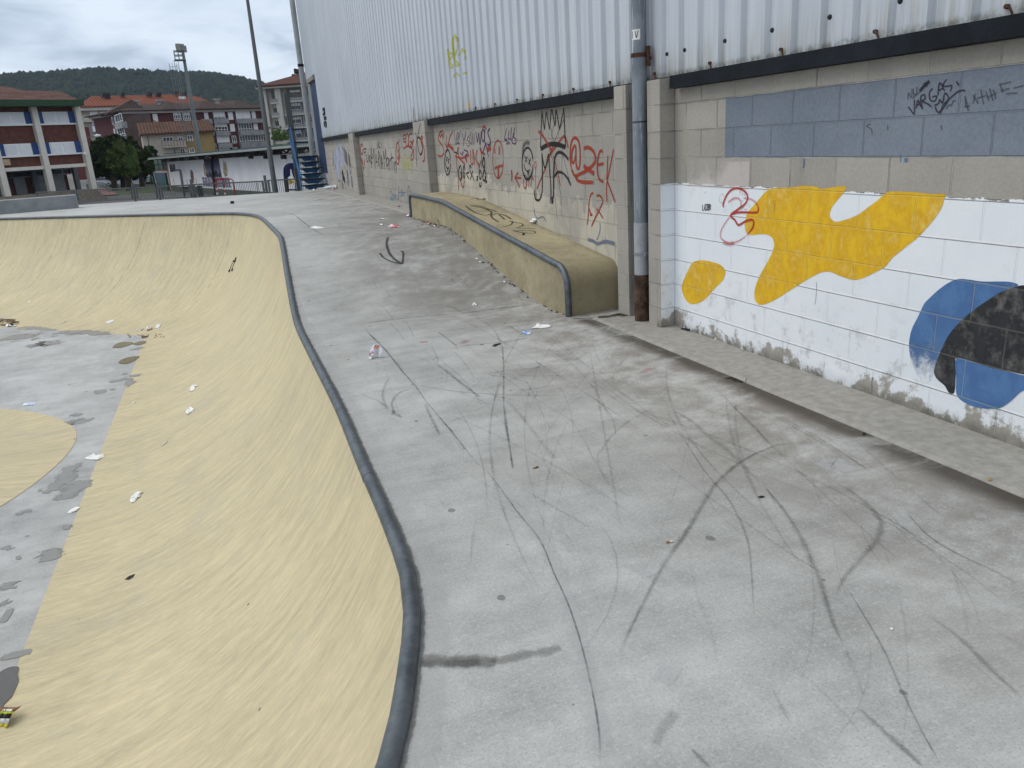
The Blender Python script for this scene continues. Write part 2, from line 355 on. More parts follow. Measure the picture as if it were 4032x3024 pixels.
def mat_wallpaint(name, lo, hi, thin, wear=.62, zfade=None):
    """brushed paint on blockwork, lets the wall show where thin"""
    t = NT(name); x, y, z = t.xyz(); bc, mort = block_nodes(t)
    n1 = t.noise(6, 7, .7, dist=.6); n2 = t.noise(22, 6, .7); br = t.noise(1, 6, .65, vec=t.scale(t.pos, (5, 9, 5), (R(35), 0, 0)))
    f = t.math('ADD', t.math('MULTIPLY', n1, .45), t.math('MULTIPLY', br, .55))
    c = t.mix(t.mr(f, .42, .56), hi, lo); c = t.mix(t.mr(t.math('ADD', t.math('MULTIPLY', f, .7), t.math('MULTIPLY', n2, .3)), wear-.08, wear+.1), c, thin)
    c = t.mix(t.math('MULTIPLY', mort, .38), c, thin)
    fine = t.noise(60, 5, .7); t.bump(t.math('SUBTRACT', t.math('MULTIPLY', fine, .12), mort), .9, .012)
    t.fin(c, .7, 0, .3)
    a = t.mr(t.math('ADD', t.math('MULTIPLY', n2, .55), t.math('MULTIPLY', n1, .45)), .76, .68)
    if zfade:
        a = t.math('MULTIPLY', a, t.mr(t.math('ADD', z, t.math('MULTIPLY', t.math('SUBTRACT', t.noise(12, 7, .75), .5), .55)), zfade[0], zfade[1]))
    tr = t.n('ShaderNodeBsdfTransparent'); ms = t.n('ShaderNodeMixShader'); t.l(a, ms.inputs[0]); t.l(tr.outputs[0], ms.inputs[1]); t.l(t.b.outputs[0], ms.inputs[2]); t.l(ms.outputs[0], t.o.inputs[0])
    return t.m
_sp = {}
def spray(col, alpha=.9, soft=.35, rough_edge=.25):
    key = (col, alpha, soft, rough_edge)
    if key in _sp: return _sp[key]
    t = NT('spray_paint'); uv = t.n('ShaderNodeUVMap').outputs[0]; sx = t.n('ShaderNodeSeparateXYZ'); t.l(uv, sx.inputs[0])
    d = t.math('SUBTRACT', 1., t.math('ABSOLUTE', t.math('SUBTRACT', t.math('MULTIPLY', sx.outputs[0], 2.), 1.)))
    nz = t.noise(70, 4, .7); n2 = t.noise(5, 4, .6)
    d = t.math('ADD', d, t.math('MULTIPLY', t.math('SUBTRACT', nz, .5), rough_edge*1.6))
    a = t.mr(d, .02, max(.06, soft)); a = t.math('MULTIPLY', a, t.mr(n2, .2, .6, .72, 1.)); a = t.math('MULTIPLY', a, alpha)
    vfade = t.math('MULTIPLY', t.mr(sx.outputs[1], 0., .04), t.mr(sx.outputs[1], 1., .93)); a = t.math('MULTIPLY', a, t.math('ADD', .25, t.math('MULTIPLY', vfade, .75)))
    t.fin(t.mix(n2, tuple(c*.85 for c in col), tuple(min(1, c*1.15) for c in col)), .75, 0, .2)
    tr = t.n('ShaderNodeBsdfTransparent'); ms = t.n('ShaderNodeMixShader'); t.l(a, ms.inputs[0]); t.l(tr.outputs[0], ms.inputs[1]); t.l(t.b.outputs[0], ms.inputs[2]); t.l(ms.outputs[0], t.o.inputs[0])
    _sp[key] = t.m; return t.m
def mat_scuff():
    t = NT('rubber_scuff'); uv = t.n('ShaderNodeUVMap').outputs[0]; sx = t.n('ShaderNodeSeparateXYZ'); t.l(uv, sx.inputs[0])
    at = t.n('ShaderNodeAttribute', attribute_name='strength')
    d = t.math('SUBTRACT', 1., t.math('ABSOLUTE', t.math('SUBTRACT', t.math('MULTIPLY', sx.outputs[0], 2.), 1.)))
    n1 = t.noise(22, 6, .7); n2 = t.noise(3, 4, .6)
    st_ = t.noise(1, 3, .6, vec=t.scale(uv, (5., 60., 1.)));  a = t.mr(t.math('ADD', t.math('MULTIPLY', d, .9), t.math('ADD', t.math('MULTIPLY', t.math('SUBTRACT', n1, .55), 1.3), t.math('MULTIPLY', t.math('SUBTRACT', st_, .5), .9))), .0, 1.)
    a = t.math('MULTIPLY', a, t.mr(n2, .3, .62, .35, 1.)); a = t.math('MULTIPLY', t.math('MULTIPLY', a, .78), at.outputs['Fac'])
    vf = t.math('MULTIPLY', t.mr(sx.outputs[1], 0., .12), t.mr(sx.outputs[1], 1., .85)); a = t.math('MULTIPLY', a, vf)
    t.fin((.085, .085, .086), .7, 0, .3)
    tr = t.n('ShaderNodeBsdfTransparent'); ms = t.n('ShaderNodeMixShader'); t.l(a, ms.inputs[0]); t.l(tr.outputs[0], ms.inputs[1]); t.l(t.b.outputs[0], ms.inputs[2]); t.l(ms.outputs[0], t.o.inputs[0])
    return t.m
def mat_cladding():
    t = NT('painted_steel_cladding'); x, y, z = t.xyz()
    st = t.noise(1, 6, .6, vec=t.scale(t.pos, (14, 14, .5))); big = t.noise(.5, 4, .5); f = t.noise(25, 4, .6)
    c = t.mix(t.mr(t.math('ADD', t.math('MULTIPLY', st, .6), t.math('MULTIPLY', big, .4)), .38, .64), (.46, .50, .555), (.555, .595, .645))
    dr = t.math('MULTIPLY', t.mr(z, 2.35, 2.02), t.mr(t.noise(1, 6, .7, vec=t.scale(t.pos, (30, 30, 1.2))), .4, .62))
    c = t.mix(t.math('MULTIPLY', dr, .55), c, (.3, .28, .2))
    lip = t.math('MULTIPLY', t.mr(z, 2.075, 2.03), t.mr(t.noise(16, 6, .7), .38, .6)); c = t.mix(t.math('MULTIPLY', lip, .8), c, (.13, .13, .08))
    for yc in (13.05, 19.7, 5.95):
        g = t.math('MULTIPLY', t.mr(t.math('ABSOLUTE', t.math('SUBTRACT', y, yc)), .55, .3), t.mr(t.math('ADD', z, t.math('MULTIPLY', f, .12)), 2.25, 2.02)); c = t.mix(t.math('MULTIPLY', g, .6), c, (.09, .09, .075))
    return t.fin(c, .42, 0, .45)
def mat_galv(name, lo, hi, streaks=True, metal=.75, rough=.42):
    t = NT(name); st = t.noise(1, 6, .65, vec=t.scale(t.pos, (18, 18, 18))); b = t.noise(3, 5, .6); f = t.noise(90, 3, .6)
    c = t.mix(t.mr(t.math('ADD', t.math('MULTIPLY', st, .5), t.math('MULTIPLY', b, .5)), .36, .62), lo, hi)
    c = t.mix(t.math('MULTIPLY', t.mr(t.noise(7, 7, .7), .6, .75), .5), c, (.16, .13, .1))
    return t.fin(c, t.mr(b, .3, .7, rough-.08, rough+.14), metal, .5)

DECK = mat_concrete('brushed_concrete', (.425, .432, .422))
FLOORC = mat_concrete('bowl_floor_concrete', (.42, .43, .43), stain=False)
YELLOW = (.55, .485, .325)
BOWL = mat_bowl('ochre_bowl_concrete', YELLOW)
BLOCK = mat_block('concrete_block_painted', True)
KERB = M('kerb_concrete', (.31, .30, .275), .9, .13, 16, .12)
CLAD = mat_cladding()
GALV = mat_galv('galvanised_tube', (.085, .10, .115), (.165, .185, .205), rough=.5)
GALV2 = mat_galv('zinc_grey_steel', (.2, .22, .24), (.3, .32, .34), metal=.4, rough=.5)
BEAM = M('dark_slate_steel', (.011, .014, .019), .7, .25, 6, spec=.15)
RUST = M('rusty_iron', (.075, .035, .022), .9, .35, 14, .4)
SCUFF = mat_scuff()
BRICK = M('dark_red_brick', (.115, .048, .035), .9, .2, 3)
WHITE = M('white_paint', (.74, .76, .78), .6, .05, 1)
CREAM = M('cream_concrete', (.60, .575, .52), .8, .06, 1)
DARKGLASS = M('dark_window_glass', (.02, .024, .03), .15, .1, 1, spec=.6)
GREYPAINT = M('grey_metal_paint', (.12, .13, .135), .5, .1, 4)

# ------------------------------------------------------------------ skatepark shapes
H_UP = .52; DEPTH = 1.4
cop = [(-5.2, -3.75), (-3.0, -1.57), (-1.5, -.08), (-.55, .86), (-.27, 1.13), (-.02, 1.43), (.20, 1.79), (.335, 2.14), (.44, 2.49), (.485, 2.75), (.515, 3.3), (.53, 3.95), (.565, 5.05), (.575, 6.43), (.595, 7.97),
       (.7, 9.8), (.805, 11.5), (.815, 13.5), (.80, 15.3), (.755, 16.1), (.62, 16.85), (.30, 17.6), (-.6, 18.65), (-1.62, 19.82), (-5.1, 23.35), (-9.2, 27.3), (-12, 30.0)]
def interp_chain(pts, step=.16):
    out = [Vector((*pts[0], 0))]
    n = len(pts)
    for i in range(n-1):
        p0 = Vector((*pts[max(0, i-1)], 0)); p1 = Vector((*pts[i], 0)); p2 = Vector((*pts[i+1], 0)); p3 = Vector((*pts[min(n-1, i+2)], 0))
        L = (p2-p1).length; k = max(1, int(L/step))
        t1 = (p2-p0)/max(1e-6, (p2-p0).length)*L; t2 = (p3-p1)/max(1e-6, (p3-p1).length)*L
        for j in range(1, k+1):
            t = j/k; out.append(p1*(2*t**3-3*t*t+1) + t1*(t**3-2*t*t+t) + p2*(-2*t**3+3*t*t) + t2*(t**3-t*t))
    return out
COP = interp_chain(cop)
def deck_z(x, y):
    xx = min(max(x, .3), 3.6)
    yb = 7.95 - .30*(xx-.58); yt = 11.45 - .55*(xx-.8)
    s = (y-yb)/(yt-yb); s = min(1, max(0, s)); 
    g = min(1, max(0, (x-2.35)/.65)); g = .034*g*g*(3-2*g)
    return H_UP*(s*.86 + .14*(s*s*(3-2*s))) + g
K0 = Vector((-1.69, 2.85, 0)); K1 = Vector((-1.553, 15.56, 0)); FDIR = Vector((-.702, .712, 0)).normalized()
def floor_pt(c):
    if c.y < 2.85:
        # foot on the near slanted floor edge through K0 in direction (-1,-1)
        d = Vector((-1, -1, 0)).normalized(); t = (c-K0).dot(d); return K0 + d*max(0, t)
    if c.y <= 15.56 and c.x > 0:
        f = (c.y-2.85)/(15.56-2.85); return Vector((K0.x + (K1.x-K0.x)*f - .03*math.sin(f*math.pi)*0, c.y, 0))
    t = (c-K1).dot(FDIR); return K1 + FDIR*max(0, t)
prof_n = 26
bm_v, bm_f, bm_uv = [], [], []
fpts = []
ulen = 0; prevc = None
for i, c in enumerate(COP):
    f = floor_pt(c); fpts.append(f); zc_ = deck_z(c.x, c.y)
    hd = (c-f); hd.z = 0; D = hd.length; Hh = zc_ + DEPTH; dirn = hd/D
    if prevc is not None: ulen += (c-prevc).length
    prevc = c
    if D >= Hh:
        Rr = (D*D+Hh*Hh)/(2*Hh); th = math.asin(min(1, D/Rr))
        prof = [(Rr*math.sin(th*k/prof_n), Rr*(1-math.cos(th*k/prof_n)), Rr*th*k/prof_n) for k in range(prof_n+1)]
    else:
        prof = [(D*math.sin(math.pi/2*k/prof_n), Hh*(1-math.cos(math.pi/2*k/prof_n)), (D+Hh)*.78*k/prof_n) for k in range(prof_n+1)]
    for (a, b, L) in prof:
        p = f + dirn*a; bm_v.append((p.x, p.y, -DEPTH+b)); bm_uv.append((ulen, L))
nc = len(COP); pn = prof_n+1
for i in range(nc-1):
    for k in range(prof_n):
        bm_f.append((i*pn+k, i*pn+k+1, (i+1)*pn+k+1, (i+1)*pn+k))
def mesh_uv(name, v, f, uv, mat, smooth=True):
    me = bpy.data.meshes.new(name); me.from_pydata(v, [], f); me.update()
    ul = me.uv_layers.new(name='UVMap')
    for lp in me.loops: ul.data[lp.index].uv = uv[lp.vertex_index]
    return link(name, me, mat, None, smooth)
bowl = structure(mesh_uv('bowl_wall', bm_v, bm_f, bm_uv, BOWL), 'ochre concrete transition of the skate bowl')
# floor polygon
fl = []
for f in fpts:
    if not fl or (Vector(fl[-1])-Vector((f.x, f.y, -DEPTH))).length > .02: fl.append((f.x, f.y, -DEPTH))
poly = fl + [(-16, fl[-1][1], -DEPTH), (-16, fl[0][1], -DEPTH)]
mb = MB(); mb.quad(*poly); bf = structure(mb.obj('bowl_floor', FLOORC), 'grey concrete floor of the skate bowl')
# low ochre mound on the floor
mb = MB(); cx, cy, rr = -4.9, 9.55, 2.92; rings = 10; seg = 72; uvm = []
for i in range(rings+1):
    q = i/rings; r_ = rr*(1-q)
    for j in range(seg):
        a = 2*math.pi*j/seg; wob = 1+.012*math.sin(3*a+1)+.008*math.sin(7*a)
        mb.v.append((cx+r_*wob*math.cos(a), cy+r_*wob*math.sin(a), -DEPTH+.004+.22*(1-math.cos(q*math.pi/2)) if True else 0)); uvm.append((a*rr, q*2))
for i in range(rings):
    for j in range(seg): mb.f.append((i*seg+j, i*seg+(j+1) % seg, (i+1)*seg+(j+1) % seg, (i+1)*seg+j))
mound = structure(mesh_uv('bowl_mound', mb.v, mb.f, uvm, BOWL), 'low ochre mound on the bowl floor')

# deck sheet: for every y from the coping to the wall, then cut at the far edge
mb = MB(); rows = []
LIP = .0
xs_n = 34
for c in COP:
    row = []
    for j in range(xs_n+1):
        q = j/xs_n; q = q**1.25
        x = c.x + (W+.02-c.x)*q; row.append((x, c.y, deck_z(x, c.y)))
    rows.append(row)
for row in rows: mb.v += row
for i in range(len(rows)-1):
    for j in range(xs_n):
        a = i*(xs_n+1)+j; mb.f.append((a, a+1, a+xs_n+2, a+xs_n+1))
me = bpy.data.meshes.new('skate_deck'); me.from_pydata(mb.v, [], mb.f); me.update()
bmx = bmesh.new(); bmx.from_mesh(me)
EN = Vector((.44, 1, 0)).normalized(); EP = Vector((0, 26.4, 0))
bmesh.ops.bisect_plane(bmx, geom=bmx.verts[:]+bmx.edges[:]+bmx.faces[:], plane_co=EP, plane_no=EN, clear_outer=True)
bmesh.ops.recalc_face_normals(bmx, faces=bmx.faces)
edge = [ed for ed in bmx.edges if ed.is_boundary and all(abs((vv.co-EP).dot(EN)) < 1e-4 for vv in ed.verts)]
r_ = bmesh.ops.extrude_edge_only(bmx, edges=edge)
for g in r_['geom']:
    if isinstance(g, bmesh.types.BMVert): g.co.z = -1.6
bmx.to_mesh(me); bmx.free()
deck = structure(link('skate_deck', me, DECK, None, True), 'grey concrete deck of the skate park')

# kerb strip along the block wall
mb = MB()
def kerb(y0, y1, xa, xb, z):
    n = max(2, int((y1-y0)/.35)); base = len(mb.v)
    for i in range(n+1):
        y = y0+(y1-y0)*i/n; x = xa+(xb-xa)*i/n + random.uniform(-.0025, .0025); zt = z + random.uniform(-.001, .001)
        mb.v += [(x-.022, y, z-.06), (x-.006, y, zt-.012), (x+.018, y, zt), (W+.01, y, zt+.006)]
    for i in range(n):
        for j in range(3): a = base+i*4+j; mb.f.append((a, a+1, a+5, a+4))
kerb(-6, 6.35, 3.025, 3.06, .05); kerb(12.2, 25.6, 3.03, 3.10, .575)
structure(mb.obj('kerb', KERB), 'rough concrete kerb strip along the block wall')

# ground sheet
mb = MB()
ysg = [-60, 20, 27, 50, 53, 56, 59, 62, 80, 130, 220, 400, 700, 1100, 1680]
def gz(y): 
    if y < 52: return -.76
    if y < 60: s = (y-52)/8; return -.76 - .64*s*s*(3-2*s)
    return -1.4
xsg = [-785, -400, -120, -40, -15, 0, 4, 15, 40, 120, 300, 445]
ysg2 = []
for a, b in zip(ysg[:-1], ysg[1:]): ysg2 += [a]
ysg2.append(ysg[-1])
for y in ysg2:
    for x in xsg:
        z = gz(y)
        if y < 26: z = -1.7
        mb.v.append((x, y, z))
for i in range(len(ysg2)-1):
    for j in range(len(xsg)-1): a = i*len(xsg)+j; mb.f.append((a, a+1, a+len(xsg)+1, a+len(xsg)))
structure(mb.obj('ground', M('asphalt_yard', (.135, .13, .125), .9, .2, .6)), 'grey asphalt yard behind the skate park')

# ------------------------------------------------------------------ skate ledge
mb = MB()
LX0, LX1 = 2.925, W+.005
prof = [(6.52, -.05), (6.52, .30)]
for k in range(1, 8):
    a = math.pi - math.pi/2*k/8*.93; prof.append((6.52+.2+.2*math.cos(a), .30+.2*math.sin(a)))
prof += [(7.1, .535), (8.2, .648), (9.4, .772), (10.45, .876), (10.75, .892), (11.6, .905), (12.3, .91), (12.42, .90), (12.42, .40)]
def ledge_top(y):
    for (a, b), (c, d) in zip(prof[1:-1], prof[2:]):
        if a <= y <= c: return b+(d-b)*(y-a)/(c-a) if c > a else b
n = len(prof)
for x in (LX0, LX1):
    for (y, z) in prof: mb.v.append((x, y, z))
for i in range(n-1): mb.f.append((i, i+1, n+i+1, n+i))
# side face as strip down to below the deck
side = prof[1:-1]
b0 = len(mb.v)
for (y, z) in side:
    mb.v += [(LX0, y, z), (LX0, y, deck_z(LX0, y)-.06)]
for i in range(len(side)-1): mb.f.append((b0+2*i, b0+2*i+1, b0+2*i+3, b0+2*i+2))
ledge = thing('skate_ledge', 'ochre concrete grind ledge with steel pipe edge, sloping down along the graffiti wall', 'skate ledge', (3.2, 9.4, .3))
# uv for the ochre concrete
me = bpy.data.meshes.new('ledge_body'); me.from_pydata(mb.v, [], mb.f); me.update()
bmx = bmesh.new(); bmx.from_mesh(me); bmesh.ops.recalc_face_normals(bmx, faces=bmx.faces); bmx.to_mesh(me); bmx.free()
ul = me.uv_layers.new(name='UVMap')
for lp in me.loops:
    co = me.vertices[lp.vertex_index].co; ul.data[lp.index].uv = (co.y*.8+co.x*.3, co.z*1.2+co.x*.5)
def mat_ledge():
    t = NT('ochre_ledge_concrete'); x, y, z = t.xyz(); b0 = (.385, .335, .215)
    n1 = t.noise(1.7, 7, .66, dist=.8); n2 = t.noise(7, 7, .68, dist=.5); n3 = t.noise(45, 4, .65); vs_ = t.noise(1, 6, .65, vec=t.scale(t.pos, (9, 9, 1.6)))
    f = t.math('ADD', t.math('MULTIPLY', n1, .42), t.math('ADD', t.math('MULTIPLY', n2, .38), t.math('MULTIPLY', n3, .2)))
    c = t.mix(t.mr(f, .4, .62, smooth=False), tuple(b*.68 for b in b0), tuple(b*1.2 for b in b0))
    c = t.mix(t.math('MULTIPLY', t.mr(n2, .56, .7), .5), c, (.20, .185, .14))
    c = t.mix(t.math('MULTIPLY', t.mr(vs_, .55, .72), .4), c, (.17, .155, .11))
    c = t.mix(t.math('MULTIPLY', t.mr(y, 7.1, 6.5), t.mr(n1, .3, .7, .2, .6)), c, (.16, .14, .085))
    ed = t.math('MULTIPLY', t.mr(x, 3.38, 3.47), t.mr(n2, .35, .65)); c = t.mix(t.math('MULTIPLY', ed, .6), c, (.12, .11, .09))
    t.bump(t.math('ADD', n2, t.math('MULTIPLY', n3, .4)), .2, .006); return t.fin(c, .8, 0, .2)
LEDGE = mat_ledge()
lb = link('ledge_body', me, LEDGE, ledge, True)
tp = [(LX0, 6.512, .0), (LX0, 6.512, .28)]
for k in range(1, 9):
    a = math.pi - math.pi/2*k/9; tp.append((LX0, 6.512+.205+.205*math.cos(a), .285+.205*math.sin(a)))
tp += [(LX0, 6.9, .507), (LX0, 7.1, .53), (LX0, 8.2, .643), (LX0, 9.4, .767), (LX0, 10.42, .872), (LX0, 10.6, .884), (LX0, 11.6, .90), (LX0, 12.3, .905), (LX0, 12.40, .88), (LX0, 12.425, .8), (LX0, 12.425, .45)]
mb = MB().tube(tp, .031, 14); mb.obj('steel_edge', GALV, ledge)

# ------------------------------------------------------------------ bowl coping tube, cut into welded lengths
coping = thing('bowl_coping', 'grey galvanised steel coping tube along the rim of the bowl', 'coping', (.58, 5, 0))
cp3 = [Vector((c.x, c.y, deck_z(c.x, c.y)+.006)) for c in COP]
cuts = [0]; acc = 0
for i in range(1, len(cp3)):
    acc += (cp3[i]-cp3[i-1]).length
    if acc > 2.35 and i < len(cp3)-6: cuts.append(i); acc = 0
cuts.append(len(cp3)-1)
for a, b in zip(cuts[:-1], cuts[1:]):
    MB().tube(cp3[a:b+1], .0335, 16).obj('coping_tube', GALV, coping)
for a in cuts[1:-1]:
    t = (cp3[a+1]-cp3[a-1]).normalized(); MB().tube([cp3[a]-t*.012, cp3[a]+t*.012], .0352, 16).obj('weld_ring', GALV, coping)

# ------------------------------------------------------------------ sports hall
hall = thing('sports_hall', 'sports hall with graffiti block wall below white corrugated steel cladding', 'building', (W+6, 12, 0))
mb = MB(); mb.box(W, W+.3, -7, 25.4, -.6, 1.925); wall_o = mb.obj('block_wall', BLOCK, hall)
PF = 3.335
def pil(y0, y1, z0=-.3, x1=W-.001):
    return MB().box(PF, x1, y0, y1, z0, 2.006).obj('pilaster', BLOCK, hall, bevel=.006)
pil(5.558, 5.752); pil(6.098, 6.305); pil(12.70, 13.46); pil(19.42, 20.02); pil(-1.4, -.65)
MB().box(W-.02, W-.002, 5.753, 6.097, -.2, 2.0).obj('recess_column', BEAM, hall)
for a, b in ((-.64, 5.50), (6.31, 12.69), (13.47, 19.41), (20.03, 25.35)):
    q = MB(); q.box(W-.085, W-.003, a, b, 2.008, 2.02); q.box(W-.085, W-.075, a, b, 1.928, 2.008); q.box(W-.075, W-.003, a, b, 1.928, 1.938); q.obj('steel_beam', BEAM, hall)
# trapezoidal cladding: period .25 with the wide crest facing out
def clad(y0, y1, z0, z1):
    q = MB(); yb = 5.6098 - .25*200
    pts = []
    k = 0
    y = yb
    while y < y1+.3:
        pts += [(y-.0, 0), (y+.143-.143, 0)] if False else []
        # crest runs 0.150 towards -y from the rib start, then flank, valley, flank
        pts += [(y-.149, 0.), (y, 0.), (y+.028, .032), (y+.078, .032)]
        y += .25
    pts = sorted(pts); cl = []
    for (yy, d) in pts:
        if y0 <= yy <= y1: cl.append((yy, d))
    X0 = W-.03
    for (yy, d) in cl: q.v += [(X0+d, yy, z0), (X0+d, yy, z1)]
    for i in range(len(cl)-1): q.f.append((2*i, 2*i+1, 2*i+3, 2*i+2))
    return q
cq = clad(-7, 25.42, 2.024, 9.); c2 = clad(25.42, 27.6, 3.86, 9.)
b0 = len(cq.v); cq.v += c2.v; cq.f += [tuple(i+b0 for i in f) for f in c2.f]
cladding = cq.obj('steel_cladding', CLAD, hall, smooth=False)
MB().box(W+.02, W+14, -7, 27.58, -.6, 9.05).obj('hall_core', M('hall_side_paint', (.45, .47, .5), .7), hall)
# hook bolts and screws on the cladding foot
hq = 0
for k in range(-6, 27):
    y = 5.8 - .757*k if k >= 0 else 5.8 - .757*k
    if 1.6 < y < 24.8:
        q = MB(); X0 = W-.03
        q.tube([(X0+.0, y, 2.062), (X0-.018, y, 2.062)], .011, 8); q.tube([(X0-.01, y, 2.062), (X0-.022, y-.012, 2.06), (X0-.028, y-.03, 2.052), (X0-.03, y+.03*0+-.045, 2.03), (X0-.03, y-.047, 2.005)], .0055, 6)
        q.obj('hook_bolt', RUST, cladding)
for y in (5.871, 5.619, 5.373, 4.876, 4.383, 3.882, 3.383, 2.88, 2.38, 1.9):
    q = MB(); q.tube([(W-.03, y, 2.185), (W-.036, y, 2.185), (W-.044, y, 2.185)], [.015, .015, .009], 10); q.obj('screw_cap', M('dark_rubber_cap', (.02, .022, .022), .7), cladding)
# downpipe in the recess
dp_x, dp_y = 3.355, 5.90
downpipe = MB().tube([(dp_x, dp_y, .86), (dp_x, dp_y, 9.)], .06, 24).obj('downpipe', None, hall)
t = NT('weathered_blue_grey_pipe'); x, y, z = t.xyz()
st = t.noise(1, 7, .7, vec=t.scale(t.pos, (34, 34, 2.2)), dist=.5); bg_ = t.noise(2.4, 5, .6); st2 = t.noise(1, 5, .7, vec=t.scale(t.pos, (60, 60, 5)))
c = t.mix(t.mr(bg_, .35, .65), (.155, .18, .208), (.24, .272, .305))
c = t.mix(t.math('MULTIPLY', t.mr(st, .555, .66), t.mr(z, .9, 1.7, .25, .9)), c, (.55, .58, .61)); c = t.mix(t.math('MULTIPLY', t.mr(st2, .6, .72), .6), c, (.08, .1, .12))
rs = t.math('MULTIPLY', t.mr(t.noise(8, 6, .7), .36, .6), t.math('MULTIPLY', t.mr(z, 1.55, 2.15), t.mr(y, 5.9, 5.955))); c = t.mix(t.math('MULTIPLY', rs, .85), c, (.16, .075, .04))
downpipe.data.materials[0] = t.fin(c, .45, .1, .4)
MB().tube([(dp_x, dp_y, .44), (dp_x, dp_y, .90)], .0635, 24).obj('pipe_sleeve', M('pale_grey_pvc', (.33, .35, .37), .5, .12, 6), downpipe)
t = NT('rusted_pipe_foot'); n1 = t.noise(12, 7, .7); c = t.mix(t.mr(n1, .35, .65), (.03, .018, .013), (.13, .075, .05)); t.bump(n1, .4, .01)
MB().tube([(dp_x, dp_y, -.02), (dp_x, dp_y, .46)], .0655, 24).obj('pipe_foot', t.fin(c, .85), downpipe)
q = MB().tube([(dp_x, dp_y, 2.195), (dp_x, dp_y, 2.225)], .066, 24); q.box(dp_x+.03, dp_x+.05, dp_y-.095, dp_y-.055, 2.12, 2.27); q.obj('rusty_clamp', RUST, downpipe)
q = MB().tube([(dp_x, dp_y, .625), (dp_x, dp_y, .65)], .067, 24); q.box(dp_x-.02, dp_x+.02, dp_y-.10, dp_y-.06, .622, .652); q.obj('pipe_clamp', GALV2, downpipe)
MB().tube([(dp_x, dp_y, 1.70), (dp_x, dp_y, 1.713)], .0622, 24).obj('pipe_joint', M('pipe_dark', (.06, .075, .09), .6), downpipe)
# sticker with IV wrapped on the pipe
q = MB(); a0, a1 = R(178), R(250)
for i in range(9):
    a = a0+(a1-a0)*i/8; q.v += [(dp_x+.0612*math.cos(a), dp_y+.0612*math.sin(a), 2.32), (dp_x+.0612*math.cos(a), dp_y+.0612*math.sin(a), 2.395)]
for i in range(8): q.f.append((2*i, 2*i+1, 2*i+3, 2*i+2))
stk = q.obj('sticker', M('sticker_white', (.75, .76, .74), .6, .06), downpipe, smooth=True)
q = MB()
def pipe_stroke(q, aa, z0_, ab, z1_, wd):
    n = 5
    for i in range(n):
        f0, f1 = i/n, (i+1)/n; r_ = .062
        P = lambda f, o: (dp_x+r_*math.cos(R(aa+(ab-aa)*f+o)), dp_y+r_*math.sin(R(aa+(ab-aa)*f+o)), z0_+(z1_-z0_)*f)
        q.quad(P(f0, -wd), P(f0, wd), P(f1, wd), P(f1, -wd))
pipe_stroke(q, 188, 2.384, 187, 2.332, 3); pipe_stroke(q, 212, 2.384, 222, 2.334, 3); pipe_stroke(q, 236, 2.386, 224, 2.334, 3)
q.obj('sticker_letters', M('black_ink', (.03, .03, .032), .6), stk)
# far end: blue door over the stairs, corner pipe
BLUE = M('royal_blue_paint', (.016, .038, .095), .5, .2, 5)
door = MB().box(W-.006, W+.05, 25.45, 26.85, 1.0, 3.68).obj('blue_door', BLUE, hall)
MB().box(3.38, W, 25.40, 26.95, 3.70, 3.82).obj('door_canopy', M('weathered_grey', (.25, .24, .22), .8), door)
MB().box(W-.004, W+.1, 26.86, 27.58, -.6, 3.855).obj('end_pier', M('end_wall_grey', (.25, .27, .29), .8), hall)
MB().tube([(3.36, 27.66, -.5), (3.36, 27.66, 4.3), (3.36, 27.66, 9.)], [.085, .085, .085], 16).obj('corner_downpipe', M('pale_grey_pipe', (.34, .36, .37), .5), hall)
MB().tube([(3.36, 27.66, 4.28), (3.36, 27.66, 4.36)], .1, 16).obj('pipe_collar', BEAM, hall)

# ------------------------------------------------------------------ BVH of everything near for placing marks and litter
bpy.context.view_layer.update()
bv, bfaces = [], []
for o in (deck, bowl, bf, mound, lb, wall_o, cladding, *[c for c in hall.children if c.name.startswith('pilaster')], *[o for o in scene.objects if o.name == 'kerb']):
    off = len(bv); mwm = world_m(o)
    bv += [mwm @ v.co for v in o.data.vertices]; bfaces += [tuple(off+i for i in p.vertices) for p in o.data.polygons]
BVH = BVHTree.FromPolygons(bv, bfaces)
def hit(fr, x, y):
    d = Vector(ray(fr, x, y)).normalized(); h, n_, i, dist = BVH.ray_cast(Vector(CC), d)
    if h is None: return None, None
    if n_.dot(d) > 0: n_ = -n_
    return h, n_
def smooth_px(pts, closed=False, seg=6):
    if len(pts) < 3: 
        a, b = pts[0], pts[-1]; return [(a[0]+(b[0]-a[0])*i/8, a[1]+(b[1]-a[1])*i/8) for i in range(9)]
    out = []; n = len(pts)
    for i in range(n-1):
        p0 = pts[max(0, i-1)]; p1 = pts[i]; p2 = pts[i+1]; p3 = pts[min(n-1, i+2)]
        for j in range(seg):
            t = j/seg
            out.append(tuple(.5*((2*p1[k]) + (-p0[k]+p2[k])*t + (2*p0[k]-5*p1[k]+4*p2[k]-p3[k])*t*t + (-p0[k]+3*p1[k]-3*p2[k]+p3[k])*t**3) for k in (0, 1)))
    out.append(pts[-1]); return out
def ell(cx, cy, rx, ry, n=18, a0=0, a1=360):
    return [(cx+rx*math.cos(R(a0+(a1-a0)*i/n)), cy+ry*math.sin(R(a0+(a1-a0)*i/n))) for i in range(n+1)]
